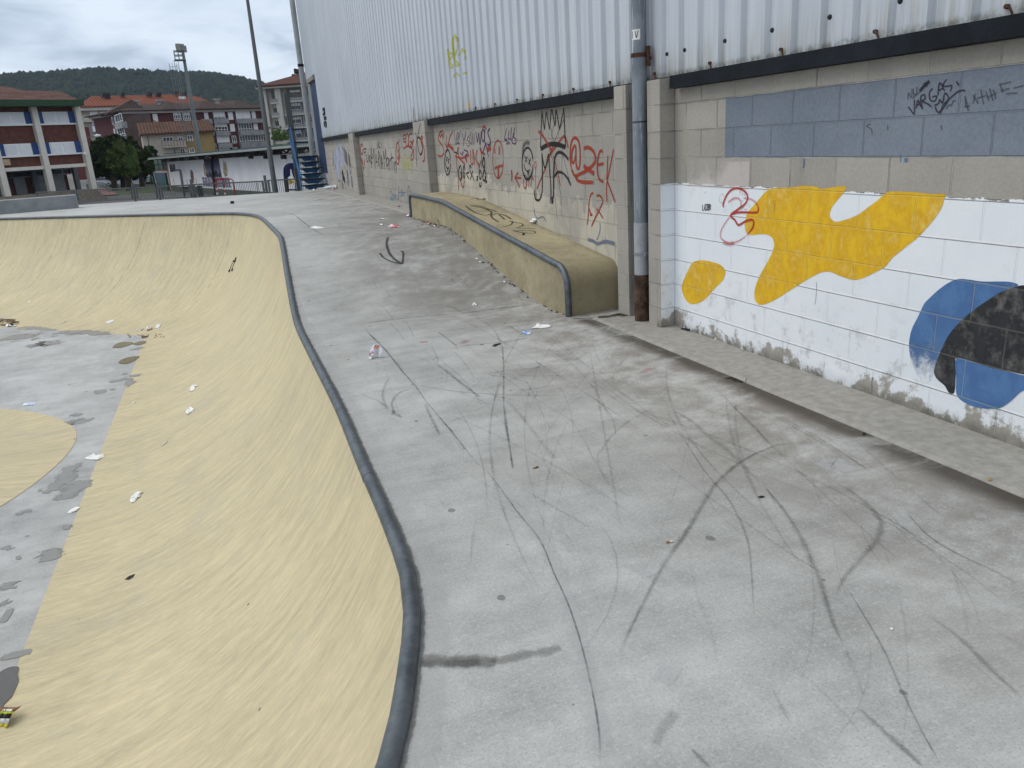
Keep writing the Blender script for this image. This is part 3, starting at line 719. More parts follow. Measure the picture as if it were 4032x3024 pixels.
class RB:
    """collector of ribbons lying on the surfaces, with uv across the width"""
    lift = 0
    def __init__(s): s.v = []; s.f = []; s.uv = []; s.st = []
    def add(s, pts3, nrm, wd, strength=1., lift=.0025):
        n = len(pts3)
        if n < 2: return s
        b = len(s.v); RB.lift = (RB.lift+1) % 9; lift = lift + RB.lift*.00022
        for i in range(n):
            t = (pts3[min(n-1, i+1)]-pts3[max(0, i-1)]); t.normalize(); sd_ = nrm[i].cross(t); sd_.normalize()
            wv = wd[i] if isinstance(wd, list) else wd
            p = pts3[i]+nrm[i]*lift
            s.v += [tuple(p-sd_*wv/2), tuple(p+sd_*wv/2)]; s.uv += [(0, i/(n-1)), (1, i/(n-1))]; s.st += [strength]*2
        for i in range(n-1): s.f.append((b+2*i, b+2*i+1, b+2*i+3, b+2*i+2))
        return s
    def px(s, fr, pts, wd, strength=1., sm=True, taper=False, lift=.0025):
        pp = smooth_px(pts) if sm else smooth_px(pts) if len(pts) < 3 else [q for a, b in zip(pts[:-1], pts[1:]) for q in [(a[0]+(b[0]-a[0])*i/6, a[1]+(b[1]-a[1])*i/6) for i in range(6)]]+[pts[-1]]
        P, N = [], []
        for (x, y) in pp:
            h, n_ = hit(fr, x, y)
            if h is None: continue
            if P and (h-P[-1]).length > 1.2: break
            if P and (h-P[-1]).length < 1e-4: continue
            P.append(h); N.append(n_)
        if taper and len(P) > 1: wd = [wd*(.35+.65*math.sin(math.pi*i/(len(P)-1))) for i in range(len(P))]
        return s.add(P, N, wd, strength, lift)
    def obj(s, name, mat, parent, label=None):
        me = bpy.data.meshes.new(name); me.from_pydata(s.v, [], s.f); me.update()
        ul = me.uv_layers.new(name='UVMap')
        for lp in me.loops: ul.data[lp.index].uv = s.uv[lp.vertex_index]
        at = me.attributes.new('strength', 'FLOAT', 'POINT'); at.data.foreach_set('value', s.st)
        o = link(name, me, mat, parent)
        if label: o['label'] = label
        return o
def patch_px(fr_pts, name, mat, parent, lift=.0016, label=None, off=None):
    """filled painted area on the block wall, outline given in photo pixels"""
    P = []
    for fr, pts in fr_pts:
        for (x, y) in pts:
            p = on_x(fr, x, y, off if off else W); P.append((float(p[0])-lift, float(p[1]), float(p[2])))
    # smooth outline
    n = len(P); S = []
    for i in range(n):
        p0, p1, p2, p3 = (np.array(P[(i+k-1) % n]) for k in range(4))
        for j in range(4):
            t = j/4; S.append(tuple(.5*((2*p1)+(-p0+p2)*t+(2*p0-5*p1+4*p2-p3)*t*t+(-p0+3*p1-3*p2+p3)*t**3)))
    me = bpy.data.meshes.new(name); bmm = bmesh.new(); vs_ = [bmm.verts.new(p) for p in S]
    f = bmm.faces.new(vs_); f.normal_update()
    if f.normal.x > 0: bmesh.ops.reverse_faces(bmm, faces=[f])
    bmesh.ops.triangulate(bmm, faces=bmm.faces[:], ngon_method='EAR_CLIP'); bmm.to_mesh(me); bmm.free()
    o = link(name, me, mat, parent)
    if label: o['label'] = label
    return o

# ------------------------------------------------------------------ painted shapes on the near wall
YP = mat_wallpaint('yellow_wall_paint', (.66, .365, .008), (.78, .485, .02), (.79, .58, .14), .57)
BP = mat_wallpaint('blue_wall_paint', (.065, .15, .33), (.085, .19, .39), (.30, .38, .48), .68)
BPF = mat_wallpaint('blue_wall_paint_worn', (.065, .15, .33), (.085, .19, .39), (.30, .33, .36), .64, (.22, .5))
KP = mat_wallpaint('black_wall_paint', (.016, .017, .02), (.03, .032, .035), (.16, .155, .145), .55)
patch_px([('c3', [(1750, 385), (1640, 405), (1540, 510), (1470, 590), (1415, 660), (1390, 740), (1385, 810), (1400, 870), (1450, 900), (1560, 890), (1640, 900), (1690, 940), (1705, 1020), (1670, 1120), (1600, 1250), (1540, 1360), (1500, 1470), (1490, 1560), (1510, 1630), (1560, 1659), (1640, 1640), (1740, 1590), (1850, 1520), (1960, 1450), (2080, 1375), (2190, 1318)]),
          ('c4', [(0, 1310), (60, 1297), (120, 1305), (200, 1340), (300, 1375), (380, 1388), (480, 1360), (600, 1300), (700, 1245), (780, 1150), (900, 1050), (1040, 940), (1110, 870), (1200, 770), (1270, 680), (1325, 580), (1345, 500), (1355, 455), (1200, 452), (1000, 432), (760, 425), (700, 450), (620, 520), (500, 610), (400, 680), (280, 730), (170, 755), (120, 730), (97, 680), (120, 600), (180, 520), (240, 450), (275, 375), (180, 372), (0, 398)]),
          ('c3', [(2180, 378), (2030, 362), (1900, 380)])], 'yellow_shape', YP, hall, label='yellow painted splash on the white wall')
patch_px([('c3', [(860, 1180), (960, 1178), (1100, 1215), (1165, 1270), (1170, 1330), (1140, 1400), (1060, 1480), (960, 1590), (880, 1640), (800, 1650), (740, 1600), (700, 1500), (705, 1430), (760, 1300), (810, 1210)])], 'yellow_drop', YP, hall, label='small yellow painted drop')
patch_px([('c4', [(1500, 1378), (1620, 1385), (1760, 1405), (2000, 1405), (2110, 1420), (2150, 1445), (2090, 1480), (2030, 1500), (1900, 1580), (1740, 1659)]), ('c6', [(1640, 90), (1540, 175), (1430, 300), (1340, 460), (1290, 570), (1250, 690), (1215, 800), (1180, 845), (1135, 865), (1060, 780), (1000, 650), (970, 540), (962, 420), (990, 270), (1060, 130), (1120, 0)]), ('c4', [(1170, 1600), (1290, 1490), (1400, 1415)])], 'blue_crescent', BPF, hall, lift=.0014, label='blue painted crescent, worn at its foot')
patch_px([('c6', [(1235, 715), (1270, 600), (1310, 500), (1400, 320), (1540, 165), (1650, 70), (1730, 10)]), ('c4', [(1850, 1590), (1960, 1520), (2100, 1470), (2212, 1445), (2500, 1440), (2800, 1560)]), ('c6', [(2900, 200), (2900, 520), (2700, 720), (2500, 800), (2212, 757), (1900, 690), (1700, 632), (1480, 577), (1475, 650), (1470, 770), (1455, 950), (1400, 960), (1350, 880), (1260, 800)])], 'black_shape', KP, hall, lift=.002, label='black painted round shape')
patch_px([('c6', [(1482, 585), (1700, 640), (1900, 697), (2212, 766), (2500, 812), (2480, 860), (2212, 930), (2080, 1040), (1980, 1110), (1870, 1130), (1730, 1120), (1600, 1080), (1485, 985), (1478, 800)])], 'blue_wedge', BP, hall, lift=.0026, label='blue painted wedge under the black shape')

def tagset(name, col, items, frame, alpha=.92, soft=.4, label=None, parent=None, w0=.028, edge=.25):
    mt = spray(col, alpha, soft, edge); groups = []
    for it in items:
        r = RB().px(it[2] if len(it) > 2 else frame, it[0], (it[1] if len(it) > 1 else w0)*(.85 if frame in ('c7', 'c8') else 1.))
        if not r.v: continue
        A_ = np.array(r.v[::2]); hitg = [g for g in groups if any(np.min(np.linalg.norm(A_[:, None]-B_[None], axis=2)) < .09 for B_ in g[1])]
        ng = [[r], [A_]]
        for g in hitg: ng[0] = g[0]+ng[0]; ng[1] = g[1]+ng[1]; groups.remove(g)
        groups.append(ng)
    for rs, _ in groups:
        m_ = RB()
        for r in rs:
            b = len(m_.v); m_.v += r.v; m_.uv += r.uv; m_.st += r.st; m_.f += [tuple(i+b for i in f) for f in r.f]
        m_.obj(name, mt, parent or hall, label)
K_ = (.018, .018, .021); RD = (.34, .047, .024); PU = (.075, .028, .115); RD2 = (.33, .05, .028)
# crown and big black letters
tagset('graffiti_crown', K_, [([(1478, 375), (1470, 560), (1462, 790)], .03), ([(1478, 372), (1500, 545), (1508, 560), (1525, 395), (1555, 550), (1563, 555), (1585, 362), (1620, 540), (1630, 365), (1665, 550), (1675, 555), (1715, 345)], .03), ([(1715, 345), (1725, 560), (1735, 780)], .032), ([(1462, 795), (1530, 752), (1600, 738), (1670, 748), (1735, 775)], .07)], 'c7', label='black sprayed crown')
tagset('graffiti_letters', K_, [([(1478, 830), (1482, 1000), (1482, 1150), (1478, 1270), (1450, 1345), (1410, 1340), (1398, 1290), (1393, 1230)], .042), ([(1478, 835), (1485, 900), (1515, 1000), (1550, 850), (1560, 1000), (1575, 1200), (1575, 1390)], .038), ([(1605, 1330), (1606, 1150), (1608, 1000), (1625, 870), (1665, 826), (1720, 850), (1772, 915)], .05), ([(1612, 1095), (1650, 1045), (1700, 1052), (1750, 1100), (1795, 1190)], .045), ([(1590, 1310), (1594, 1350), (1592, 1388)], .075)], 'c7', soft=.55, label='big black sprayed letters under the crown')
tagset('graffiti_drips', (.06, .06, .07), [([(1730, 440), (1690, 530), (1610, 720), (1560, 870)], .013), ([(1640, 480), (1600, 560), (1580, 660)], .011), ([(1550, 800), (1600, 930), (1690, 1310)], .013), ([(1697, 780), (1695, 1165)], .012), ([(1700, 830), (1780, 1150)], .012), ([(1575, 560), (1600, 700), (1620, 800)], .011), ([(1625, 1320), (1635, 1450), (1645, 1560)], .012)], 'c7', alpha=.75)
# smileys
def smiley(cx, cy, rx, ry, w, hood=False):
    it = [(ell(cx, cy, rx, ry), w), ([(cx-rx*.55, cy-ry*.5), (cx-rx*.05, cy-ry*.06)], w*.6), ([(cx-rx*.05, cy-ry*.45), (cx-rx*.55, cy-ry*.05)], w*.6), ([(cx+rx*.15, cy-ry*.3), (cx+rx*.55, cy+ry*.18)], w*.6), ([(cx+rx*.55, cy-ry*.3), (cx+rx*.15, cy+ry*.05)], w*.6),
          ([(cx-rx*.68, cy), (cx-rx*.55, cy+ry*.28), (cx, cy+ry*.5), (cx+rx*.42, cy+ry*.36)], w*.7), ([(cx-rx*.05, cy+ry*.42), (cx+rx*.08, cy+ry*.7), (cx+rx*.3, cy+ry*.4)], w*.7)]
    return it
tagset('graffiti_smiley', K_, smiley(1322, 950, 60, 172, .034), 'c7', label='black smiley with crossed eyes')
tagset('graffiti_overspray', (.05, .05, .055), [([(1268, 880), (1275, 770), (1310, 722), (1345, 730)], .10), ([(1275, 1060), (1310, 1115), (1350, 1100), (1375, 1040)], .10)], 'c7', alpha=.6, soft=1., edge=.5)
tagset('graffiti_smiley', K_, smiley(450, 937, 32, 136, .045), 'c7', alpha=.85, label='small black smiley beside the pilaster')
tagset('graffiti_word', K_, [([(595, 970), (572, 1010), (572, 1090), (592, 1130), (600, 1060), (588, 1050)], .04), ([(602, 990), (607, 1115)], .035), (ell(630, 1040, 9, 66), .04), ([(682, 1050), (655, 1062), (684, 1118)], .035), ([(690, 960), (692, 1005), (700, 972), (711, 1002)], .03), ([(690, 1020), (716, 1080), (740, 1140)], .034), ([(725, 1030), (697, 1130)], .034), ([(768, 1085), (782, 1140)], .034), ([(782, 1080), (766, 1140)], .034), (ell(806, 1072, 11, 46), .04), ([(845, 865), (832, 950), (850, 1010), (868, 1080), (850, 1140), (834, 1100), (846, 1030), (856, 950), (845, 865)], .045), ([(860, 1085), (868, 1155), (880, 1135)], .04), ([(796, 1160), (800, 1198), (816, 1192), (815, 1150)], .04), ([(785, 940), (798, 1060)], .028), ([(812, 920), (792, 1000)], .028), ([(520, 823), (545, 835), (562, 842)], .03)], 'c7', label='black scribbled word with arrow')
# red tags
tagset('graffiti_red_at', RD, [([(1800, 1010), (1786, 900), (1790, 770), (1810, 690), (1845, 672), (1880, 720), (1895, 860), (1885, 990), (1862, 1000), (1848, 930), (1845, 770), (1820, 775), (1802, 850), (1806, 930), (1825, 935), (1845, 850)], .045), ([(1800, 1010), (1825, 1070), (1855, 1095)], .05)], 'c7', label='red sprayed at sign')
tagset('graffiti_red_letters', RD, [([(1930, 790), (1980, 775), (2035, 815), (2062, 900), (2035, 965), (1950, 1035), (1865, 1080), (1850, 1110), (1890, 1145), (1970, 1155), (2050, 1155)], .055), ([(1930, 975), (1990, 1020), (2050, 1065)], .065), ([(2142, 825), (2115, 812), (2090, 880), (2080, 1000), (2095, 1100), (2120, 1138), (2150, 1145)], .042), ([(2085, 965), (2120, 960), (2150, 950)], .045), ([(2125, 540), (2090, 720), (2055, 900), (2058, 1080)], .034, 'g8'), ([(2058, 860), (2100, 970), (2142, 1085)], .036, 'g8'), ([(2066, 605), (2060, 760), (2052, 850)], .03, 'g8')], 'c7', soft=.5, label='red sprayed letters beside the pilaster')
tagset('graffiti_red_initials', RD, [([(2038, 1270), (2010, 1290), (1992, 1370), (1985, 1480), (1972, 1625)], .03), ([(1992, 1440), (2008, 1490), (2025, 1510), (2000, 1510)], .028), ([(2072, 1302), (2110, 1300), (2142, 1360), (2110, 1440), (2060, 1540), (2015, 1640)], .03), ([(2072, 1440), (2110, 1490), (2145, 1550)], .028)], 'c7', label='red sprayed initials low on the wall')
tagset('graffiti_red_lines', RD, [([(1440, 602), (1475, 630), (1540, 735), (1590, 830)], .05), ([(1560, 860), (1640, 750), (1715, 655), (1745, 700), (1765, 785)], .045), ([(1610, 720), (1530, 960), (1470, 1110), (1420, 1230)], .04), ([(1600, 860), (1640, 1010), (1680, 1200)], .035), ([(1145, 1020), (1150, 1080), (1148, 1145)], .075), ([(1220, 1045), (1195, 1085), (1185, 1110), (1210, 1150), (1238, 1210)], .042), ([(1190, 1105), (1255, 1108)], .045), (ell(1408, 965, 10, 34), .022), ([(1410, 1000), (1408, 1160), (1415, 1330)], .022), ([(1280, 1110), (1280, 1190), (1295, 1222), (1308, 1190), (1312, 1120)], .036), ([(1335, 1110), (1335, 1215)], .034), ([(1355, 1200), (1372, 1105), (1388, 1135)], .036)], 'c7', alpha=.8, soft=.6, label='red sprayed arrows and lines')
tagset('graffiti_red_ghost', RD, [(ell(1000, 905, 58, 205), .045), ([(964, 785), (966, 845)], .07), ([(1014, 765), (1012, 855)], .085), ([(962, 1003), (1000, 985), (1052, 972)], .06), ([(1000, 990), (1003, 1050), (1002, 1115)], .12)], 'c7', alpha=.72, soft=.75, label='faded red ghost face with tongue out')
tagset('graffiti_red_scrawl', RD, [([(400, 590), (365, 615), (350, 690), (395, 760), (410, 830), (380, 872), (340, 860)], .05), ([(362, 640), (375, 660), (388, 625), (402, 665), (410, 600)], .05), ([(437, 640), (442, 740), (440, 830)], .045), ([(505, 600), (470, 680), (445, 780), (420, 720)], .045), ([(455, 745), (515, 800)], .09), ([(575, 770), (548, 850), (550, 960), (565, 1100), (570, 1250)], .045), ([(560, 770), (575, 880), (605, 920), (640, 960)], .05), ([(530, 868), (600, 890), (690, 858)], .045), ([(700, 800), (705, 940), (728, 945), (725, 800), (740, 880), (745, 970)], .045), ([(775, 800), (758, 880), (770, 930), (800, 995)], .045), ([(815, 780), (822, 880), (820, 1000)], .04), ([(612, 1090), (595, 1150), (620, 1212), (632, 1130)], .05), ([(828, 562), (850, 546), (876, 572)], .045), ([(880, 800), (905, 790), (922, 770)], .10), ([(640, 880), (655, 910), (650, 930)], .08), ([(800, 790), (820, 830), (860, 850)], .05)], 'c7', alpha=.8, soft=.55, label='tangle of red sprayed names')
tagset('graffiti_purple_names', PU, [([(520, 590), (530, 680), (540, 745), (560, 715)], .02), ([(540, 690), (560, 615), (570, 650), (545, 715), (592, 740)], .02), ([(590, 595), (575, 680), (565, 750)], .02), ([(612, 620), (628, 700), (650, 610)], .02), ([(630, 700), (618, 765)], .02), ([(685, 640), (665, 690), (690, 720), (680, 765), (655, 740)], .02), ([(705, 610), (690, 690), (712, 740), (715, 640)], .02), ([(725, 620), (728, 755)], .02), ([(742, 640), (738, 750)], .02), ([(580, 820), (600, 850), (620, 820), (612, 870)], .02), ([(625, 800), (675, 828), (640, 870)], .03)], 'c7', soft=.5, label='purple scribbled names')
tagset('graffiti_purple_bold', PU, [([(758, 600), (775, 715), (790, 620), (803, 745), (818, 590)], .04), (ell(838, 645, 16, 64), .036), ([(862, 570), (850, 640), (856, 720), (875, 740)], .04), ([(912, 568), (888, 610), (905, 670), (920, 720), (900, 750), (880, 735)], .045), ([(800, 768), (830, 832), (862, 750), (880, 810), (898, 882)], .04), ([(1092, 568), (1078, 640), (1070, 690), (1100, 682)], .028), ([(1122, 590), (1112, 680), (1140, 676)], .028), ([(1152, 548), (1140, 640), (1148, 705), (1165, 640), (1182, 555)], .028), ([(1180, 620), (1165, 655), (1195, 690), (1188, 735), (1150, 722)], .03), ([(1070, 700), (1098, 700), (1095, 740), (1120, 720), (1130, 745)], .025)], 'c7', soft=.5, label='bold purple tags')
tagset('graffiti_blue_lines', (.15, .18, .26), [([(1398, 1440), (1400, 1500), (1430, 1548), (1475, 1530), (1505, 1545), (1525, 1590)], .028), ([(1985, 1290), (1987, 1360), (1970, 1430), (1950, 1475)], .026, 'g8'), ([(1835, 1552), (1870, 1562), (1900, 1580), (1950, 1565), (2015, 1580)], .06, 'z2')], 'c7', alpha=.8, soft=.7)
# second bay and pilaster tags
tagset('graffiti_black_loop', K_, [([(1480, 610), (1500, 680), (1515, 800), (1540, 855), (1560, 800), (1545, 700), (1510, 665), (1492, 740), (1492, 880), (1500, 1000)], .05), ([(1535, 515), (1520, 590), (1508, 650)], .035)], 'c8', alpha=.8, soft=.6, label='black looped tag across the pilaster')
tagset('graffiti_red_numbers', RD2, [([(1375, 640), (1350, 650), (1356, 715), (1376, 705)], .04), ([(1352, 682), (1373, 678)], .04), (ell(1392, 695, 16, 70), .04), ([(1450, 628), (1415, 640), (1412, 760), (1442, 772), (1455, 720), (1420, 712)], .04), ([(1452, 690), (1462, 700), (1430, 760), (1466, 830), (1450, 912), (1434, 880), (1470, 780)], .045), ([(1350, 792), (1400, 762), (1440, 782)], .045), ([(1562, 655), (1542, 715), (1562, 790), (1538, 860)], .05), ([(1555, 715), (1582, 820), (1580, 915), (1560, 925)], .055), (ell(1551, 690, 11, 40), .04)], 'c8', soft=.5, label='red numbers by the second pilaster')
tagset('graffiti_red_mask', RD2, [(ell(1290, 840, 20, 118), .06), ([(1282, 790), (1292, 830), (1302, 790)], .045), ([(1280, 860), (1295, 905), (1306, 830)], .05), (ell(898, 795, 14, 55), .07), ([(888, 890), (908, 960), (920, 1012), (930, 900)], .07), ([(900, 900), (912, 970)], .14)], 'c8', soft=.5, label='red long faces')
FU = [([(920, 790), (925, 830), (932, 872)],), ([(920, 795), (946, 788)],), ([(925, 832), (942, 826)],), ([(948, 850), (954, 925), (968, 918), (966, 840)],), ([(976, 860), (979, 940)],), ([(992, 858), (979, 900), (997, 945)],), ([(1008, 882), (997, 900), (1001, 945), (1012, 938)],),
      ([(1005, 1000), (1000, 780), (1020, 900), (1030, 790), (1040, 1000)],), ([(1050, 1010), (1052, 850), (1070, 1000)],), ([(1050, 932), (1067, 930)],), ([(1080, 990), (1076, 830), (1092, 850), (1080, 920), (1096, 990)],), ([(1100, 850), (1108, 1000)],), ([(1115, 1020), (1112, 870), (1132, 1010)],), ([(1116, 950), (1128, 948)],),
      ([(1152, 1020), (1130, 810), (1150, 900), (1156, 800), (1176, 1050)],), (ell(1178, 932, 9, 44),), ([(1188, 888), (1196, 1022)],), ([(1200, 900), (1205, 1040)],), ([(1202, 932), (1216, 898)],), ([(1222, 830), (1230, 1030)],), ([(1216, 892), (1242, 884)],), ([(1246, 930), (1251, 1040)],), ([(1258, 930), (1262, 1060)],), ([(1260, 962), (1270, 930), (1278, 1060)],),
      ([(1068, 720), (1072, 785)],), ([(1090, 712), (1080, 760), (1102, 780)],), ([(1112, 720), (1118, 790)],), ([(1302, 680), (1304, 720)],)]
tagset('graffiti_names', (.03, .03, .034), FU, 'c8', soft=.6, w0=.05, alpha=.85, label='black sprayed names in a row')
tagset('graffiti_yellow_haze', (.55, .56, .06), [([(1320, 950), (1390, 930), (1455, 955)], .42), ([(1340, 1000), (1390, 985), (1430, 1010)], .25), ([(1420, 850), (1438, 950), (1445, 1060)], .22), ([(1255, 840), (1275, 800)], .25), ([(1010, 860), (1018, 930)], .2), ([(785, 920), (800, 1010)], .3), ([(1080, 860), (1100, 940)], .12)], 'c8', alpha=.2, soft=1., edge=.8, label='faint yellow spray haze')
tagset('graffiti_blue_outline', (.14, .18, .24), [([(1210, 1352), (1207, 1250), (1235, 1290), (1262, 1305), (1255, 1340)], .035), ([(1270, 1345), (1268, 1290), (1295, 1345), (1300, 1205), (1303, 1345)], .035), ([(1322, 1320), (1335, 1238), (1365, 1312)], .035), ([(1300, 1262), (1380, 1268)], .03), ([(1398, 1310), (1404, 1205), (1420, 1225), (1432, 1335)], .035)], 'c8', alpha=.85)
tagset('graffiti_blue_fill', (.17, .29, .43), [([(1337, 1262), (1342, 1310)], .26), ([(1215, 1340), (1250, 1350)], .16)], 'c8', alpha=.7, soft=.5)
# last bay: pale bubble piece with dark blots
tagset('graffiti_bubble_fill', (.42, .44, .56), [([(640, 780), (635, 900), (640, 1100)], .75), ([(680, 760), (680, 900), (690, 1000)], .8), ([(610, 850), (600, 950)], .45), ([(650, 1000), (655, 1120)], .5)], 'c8', alpha=.8, soft=.3, label='pale lilac bubble lettering on the last bay')
tagset('graffiti_bubble_dark', (.11, .115, .13), [([(720, 800), (730, 960)], .7), ([(760, 850), (765, 980)], .4), ([(690, 1150), (690, 1220)], .35), ([(690, 770), (695, 860)], .3)], 'c8', alpha=.6, soft=.5, edge=.6)
tagset('graffiti_bubble_blue', (.12, .17, .27), [([(600, 830), (585, 930), (600, 1020), (615, 960)], .07), ([(585, 970), (600, 900)], .07), ([(620, 1030), (640, 1130), (665, 1140)], .07), ([(625, 800), (640, 870), (655, 770), (668, 860)], .07), ([(630, 940), (690, 925)], .07), (ell(775, 1010, 8, 45), .1), ([(740, 1020), (750, 1190)], .35), ([(785, 1080), (795, 1210)], .3)], 'c8', alpha=.6, soft=.5)
tagset('graffiti_black_blot', (.012, .012, .014), [([(684, 1030), (693, 1080), (700, 1140)], .32), ([(700, 1110), (716, 1138)], .25)], 'c8', alpha=.97, soft=.15, edge=.05)
# cladding tags
OL = (.52, .52, .05)
tagset('graffiti_olive_tag', OL, [(ell(975, 285, 15, 55), 0.0562), ([(925, 315), (935, 380), (945, 440)], 0.0450), ([(928, 348), (965, 345), (940, 395), (962, 432), (945, 438)], 0.0450), ([(985, 345), (970, 380), (1000, 420), (975, 425)], 0.0450), ([(972, 340), (978, 430)], 0.0375), ([(1003, 362), (1022, 320), (1045, 352), (1044, 388)], 0.0488), ([(965, 500), (985, 474), (1005, 498)], 0.0375), ([(1025, 476), (1055, 472)], 0.0375)], 'z2', alpha=.68, soft=.6, parent=hall, label='olive yellow tag on the cladding')
tagset('graffiti_cladding_black', K_, [([(803, 645), (824, 636), (820, 690), (815, 725)], .13), ([(828, 636), (832, 700)], .1), ([(818, 738), (846, 732)], .13), ([(826, 700), (830, 760)], .2), ([(825, 770), (822, 805), (846, 822), (842, 772), (850, 800)], .12)], 'Q', alpha=.95, label='black tag at the far end of the cladding')
tagset('graffiti_red_dash', RD, [([(1457, 340), (1461, 400), (1463, 470)], .055)], 'c8', alpha=.9)
# near wall
tagset('graffiti_red_scribble', (.46, .05, .035), [([(1158, 600), (1152, 560), (1190, 465), (1250, 402), (1330, 393), (1395, 432), (1418, 492), (1390, 560), (1310, 622), (1232, 685), (1278, 735), (1312, 788), (1345, 780), (1392, 752), (1460, 733), (1486, 760), (1468, 830), (1400, 910)], .022), ([(1240, 672), (1330, 652), (1500, 655), (1532, 640), (1535, 590)], .021)], 'c3', soft=.5, label='red sprayed figure on the white wall')
tagset('graffiti_red_scribble_faded', (.55, .12, .10), [([(1400, 910), (1320, 965), (1230, 985), (1160, 960), (1125, 920), (1130, 850), (1180, 760), (1230, 695)], .022), ([(1205, 545), (1260, 505), (1310, 498), (1342, 530), (1345, 580), (1320, 615)], .025), ([(1535, 590), (1505, 545), (1450, 508), (1370, 495)], .024), ([(1150, 980), (1210, 998), (1270, 985)], .045)], 'c3', alpha=.55, soft=.9)
LZ = []
for i, seg in enumerate([[(0, 0), (2, 60), (14, 58)], [(22, 5), (22, 58)], [(26, 2), (42, 2), (28, 58), (44, 56)], [(46, 2), (60, 0), (48, 56), (62, 54)], [(78, 0), (66, 2), (66, 56), (78, 54)], [(66, 28), (76, 27)], [(80, 56), (80, 0), (92, 12), (82, 28), (94, 54)]]):
    LZ.append(([(925+x, 568+y) for x, y in seg], .0085))
tagset('graffiti_small_name', K_, LZ, 'c3', soft=.15, edge=.05, label='small black name on the white wall')
tagset('graffiti_pencil', (.2, .2, .22), [([(1160, 490), (1145, 448), (1118, 480), (1110, 520), (1125, 545), (1155, 548)], .004), ([(1330, 400), (1335, 465)], .004), ([(1330, 405), (1352, 418), (1335, 440)], .004), ([(1360, 430), (1362, 462), (1370, 440)], .004), ([(1385, 440), (1380, 465), (1400, 460)], .004), ([(1350, 520), (1380, 540)], .004), ([(1430, 560), (1438, 600)], .004), ([(1340, 600), (1350, 625), (1370, 600), (1390, 625), (1415, 610)], .004), ([(1700, 520), (1710, 600), (1705, 650)], .005), ([(1720, 520), (1722, 590)], .004), ([(1600, 400), (1597, 470)], .004), ([(940, 430), (955, 445), (975, 420)], .003), ([(2168, 1410), (2165, 1540), (2150, 1659)], .006)], 'c3', alpha=.6, soft=.3, edge=.1)
tagset('graffiti_blue_drip', (.09, .2, .36), [([(2036, 68), (2030, 110), (2024, 172)], .017), ([(930, 60), (930, 105)], .03, 'c4'), ([(868, 10), (872, 110)], .007, 'c4')], 'c3', alpha=.85, soft=.5)
tagset('graffiti_marker_names', (.03, .025, .04), [([(955, 1160), (985, 1200), (1020, 1240), (1022, 1160), (1022, 1075)],), ([(1040, 1185), (1060, 1090), (1085, 1140), (1112, 1185)],), ([(1045, 1145), (1090, 1128)],), ([(1110, 1190), (1090, 1060), (1130, 1030), (1140, 1072), (1105, 1100), (1160, 1125), (1215, 1165)],), ([(1222, 960), (1188, 1000), (1190, 1080), (1240, 1100), (1265, 1045), (1210, 1058)],), ([(1278, 1040), (1296, 900), (1350, 990)],), ([(1285, 985), (1332, 960)],), ([(1375, 860), (1330, 930), (1380, 938), (1430, 932), (1410, 1000)],), ([(1300, 1245), (1332, 1150), (1420, 1060), (1500, 995), (1560, 982), (1574, 996)],), ([(1240, 1142), (1282, 1128), (1300, 1085), (1330, 1120), (1355, 1012), (1392, 1085), (1290, 1222), (1240, 1142)],), ([(1078, 992), (1130, 935), (1188, 880)], .017), ([(1480, 885), (1510, 930)],)], 'c2', soft=.2, edge=.1, w0=.0075, label='black marker names on the blue grey panel')
tagset('graffiti_marker_faint', (.05, .05, .06), [([(950, 1080), (960, 1010), (990, 1060), (1000, 960)],), ([(1010, 960), (1015, 1030), (1045, 1010), (1048, 940)],), ([(1000, 1070), (1080, 1000)],), ([(1110, 920), (1150, 900), (1160, 945)],), ([(1570, 1165), (1625, 1150)],), ([(1575, 1045), (1610, 1210)],), ([(1575, 1045), (1582, 1170)],), ([(1660, 1030), (1720, 1130)],), ([(1660, 1130), (1690, 1010)],), ([(1745, 970), (1780, 1140)],), ([(1700, 1070), (1800, 1040)],), ([(1800, 990), (1830, 1100)],), ([(1840, 960), (1880, 1100)],), ([(1820, 1060), (1920, 1010)],), ([(1880, 970), (1910, 1080)],), ([(1950, 910), (1990, 1010)],), ([(1950, 920), (2080, 890)],), ([(1960, 990), (2060, 960)],), ([(2020, 1020), (2150, 1010)],), ([(2100, 960), (2212, 930)],), ([(1365, 1190), (1400, 1140), (1420, 1150), (1445, 1100), (1475, 1095)],), ([(550, 1350), (500, 1370), (555, 1410), (560, 1470)],), ([(730, 1360), (730, 1420)],), ([(1310, 1360), (1320, 1410)],)], 'c2', alpha=.6, soft=.3, edge=.3, w0=.0075)
# ledge tag, deck arrow, bowl mark
tagset('ledge_tag', K_, [([(640, 1410), (720, 1470), (800, 1505), (870, 1515), (930, 1490), (880, 1455), (780, 1425), (700, 1415)], 0.0252), ([(690, 1403), (800, 1415), (900, 1450), (990, 1480)], 0.0216), ([(1005, 1590), (940, 1548), (925, 1512), (990, 1500), (1080, 1520), (1142, 1560)], 0.0252), ([(1005, 1510), (1040, 1535), (1070, 1562)], 0.0252), ([(980, 1338), (1060, 1320), (1092, 1285), (1060, 1282), (1120, 1292), (1185, 1305), (1190, 1325), (1130, 1345)], 0.0216, 'g8'), ([(1080, 1370), (1200, 1398), (1315, 1400), (1300, 1380), (1200, 1372), (1100, 1386)], 0.0187, 'g8'), ([(1120, 1350), (1220, 1352), (1330, 1360)], 0.0187, 'g8'), ([(1205, 1400), (1196, 1424)], 0.0360, 'g8'), ([(705, 1335), (760, 1328), (790, 1345), (870, 1332)], 0.0216)], 'c7', soft=.25, edge=.1, parent=ledge, label='black tag on the ledge top')
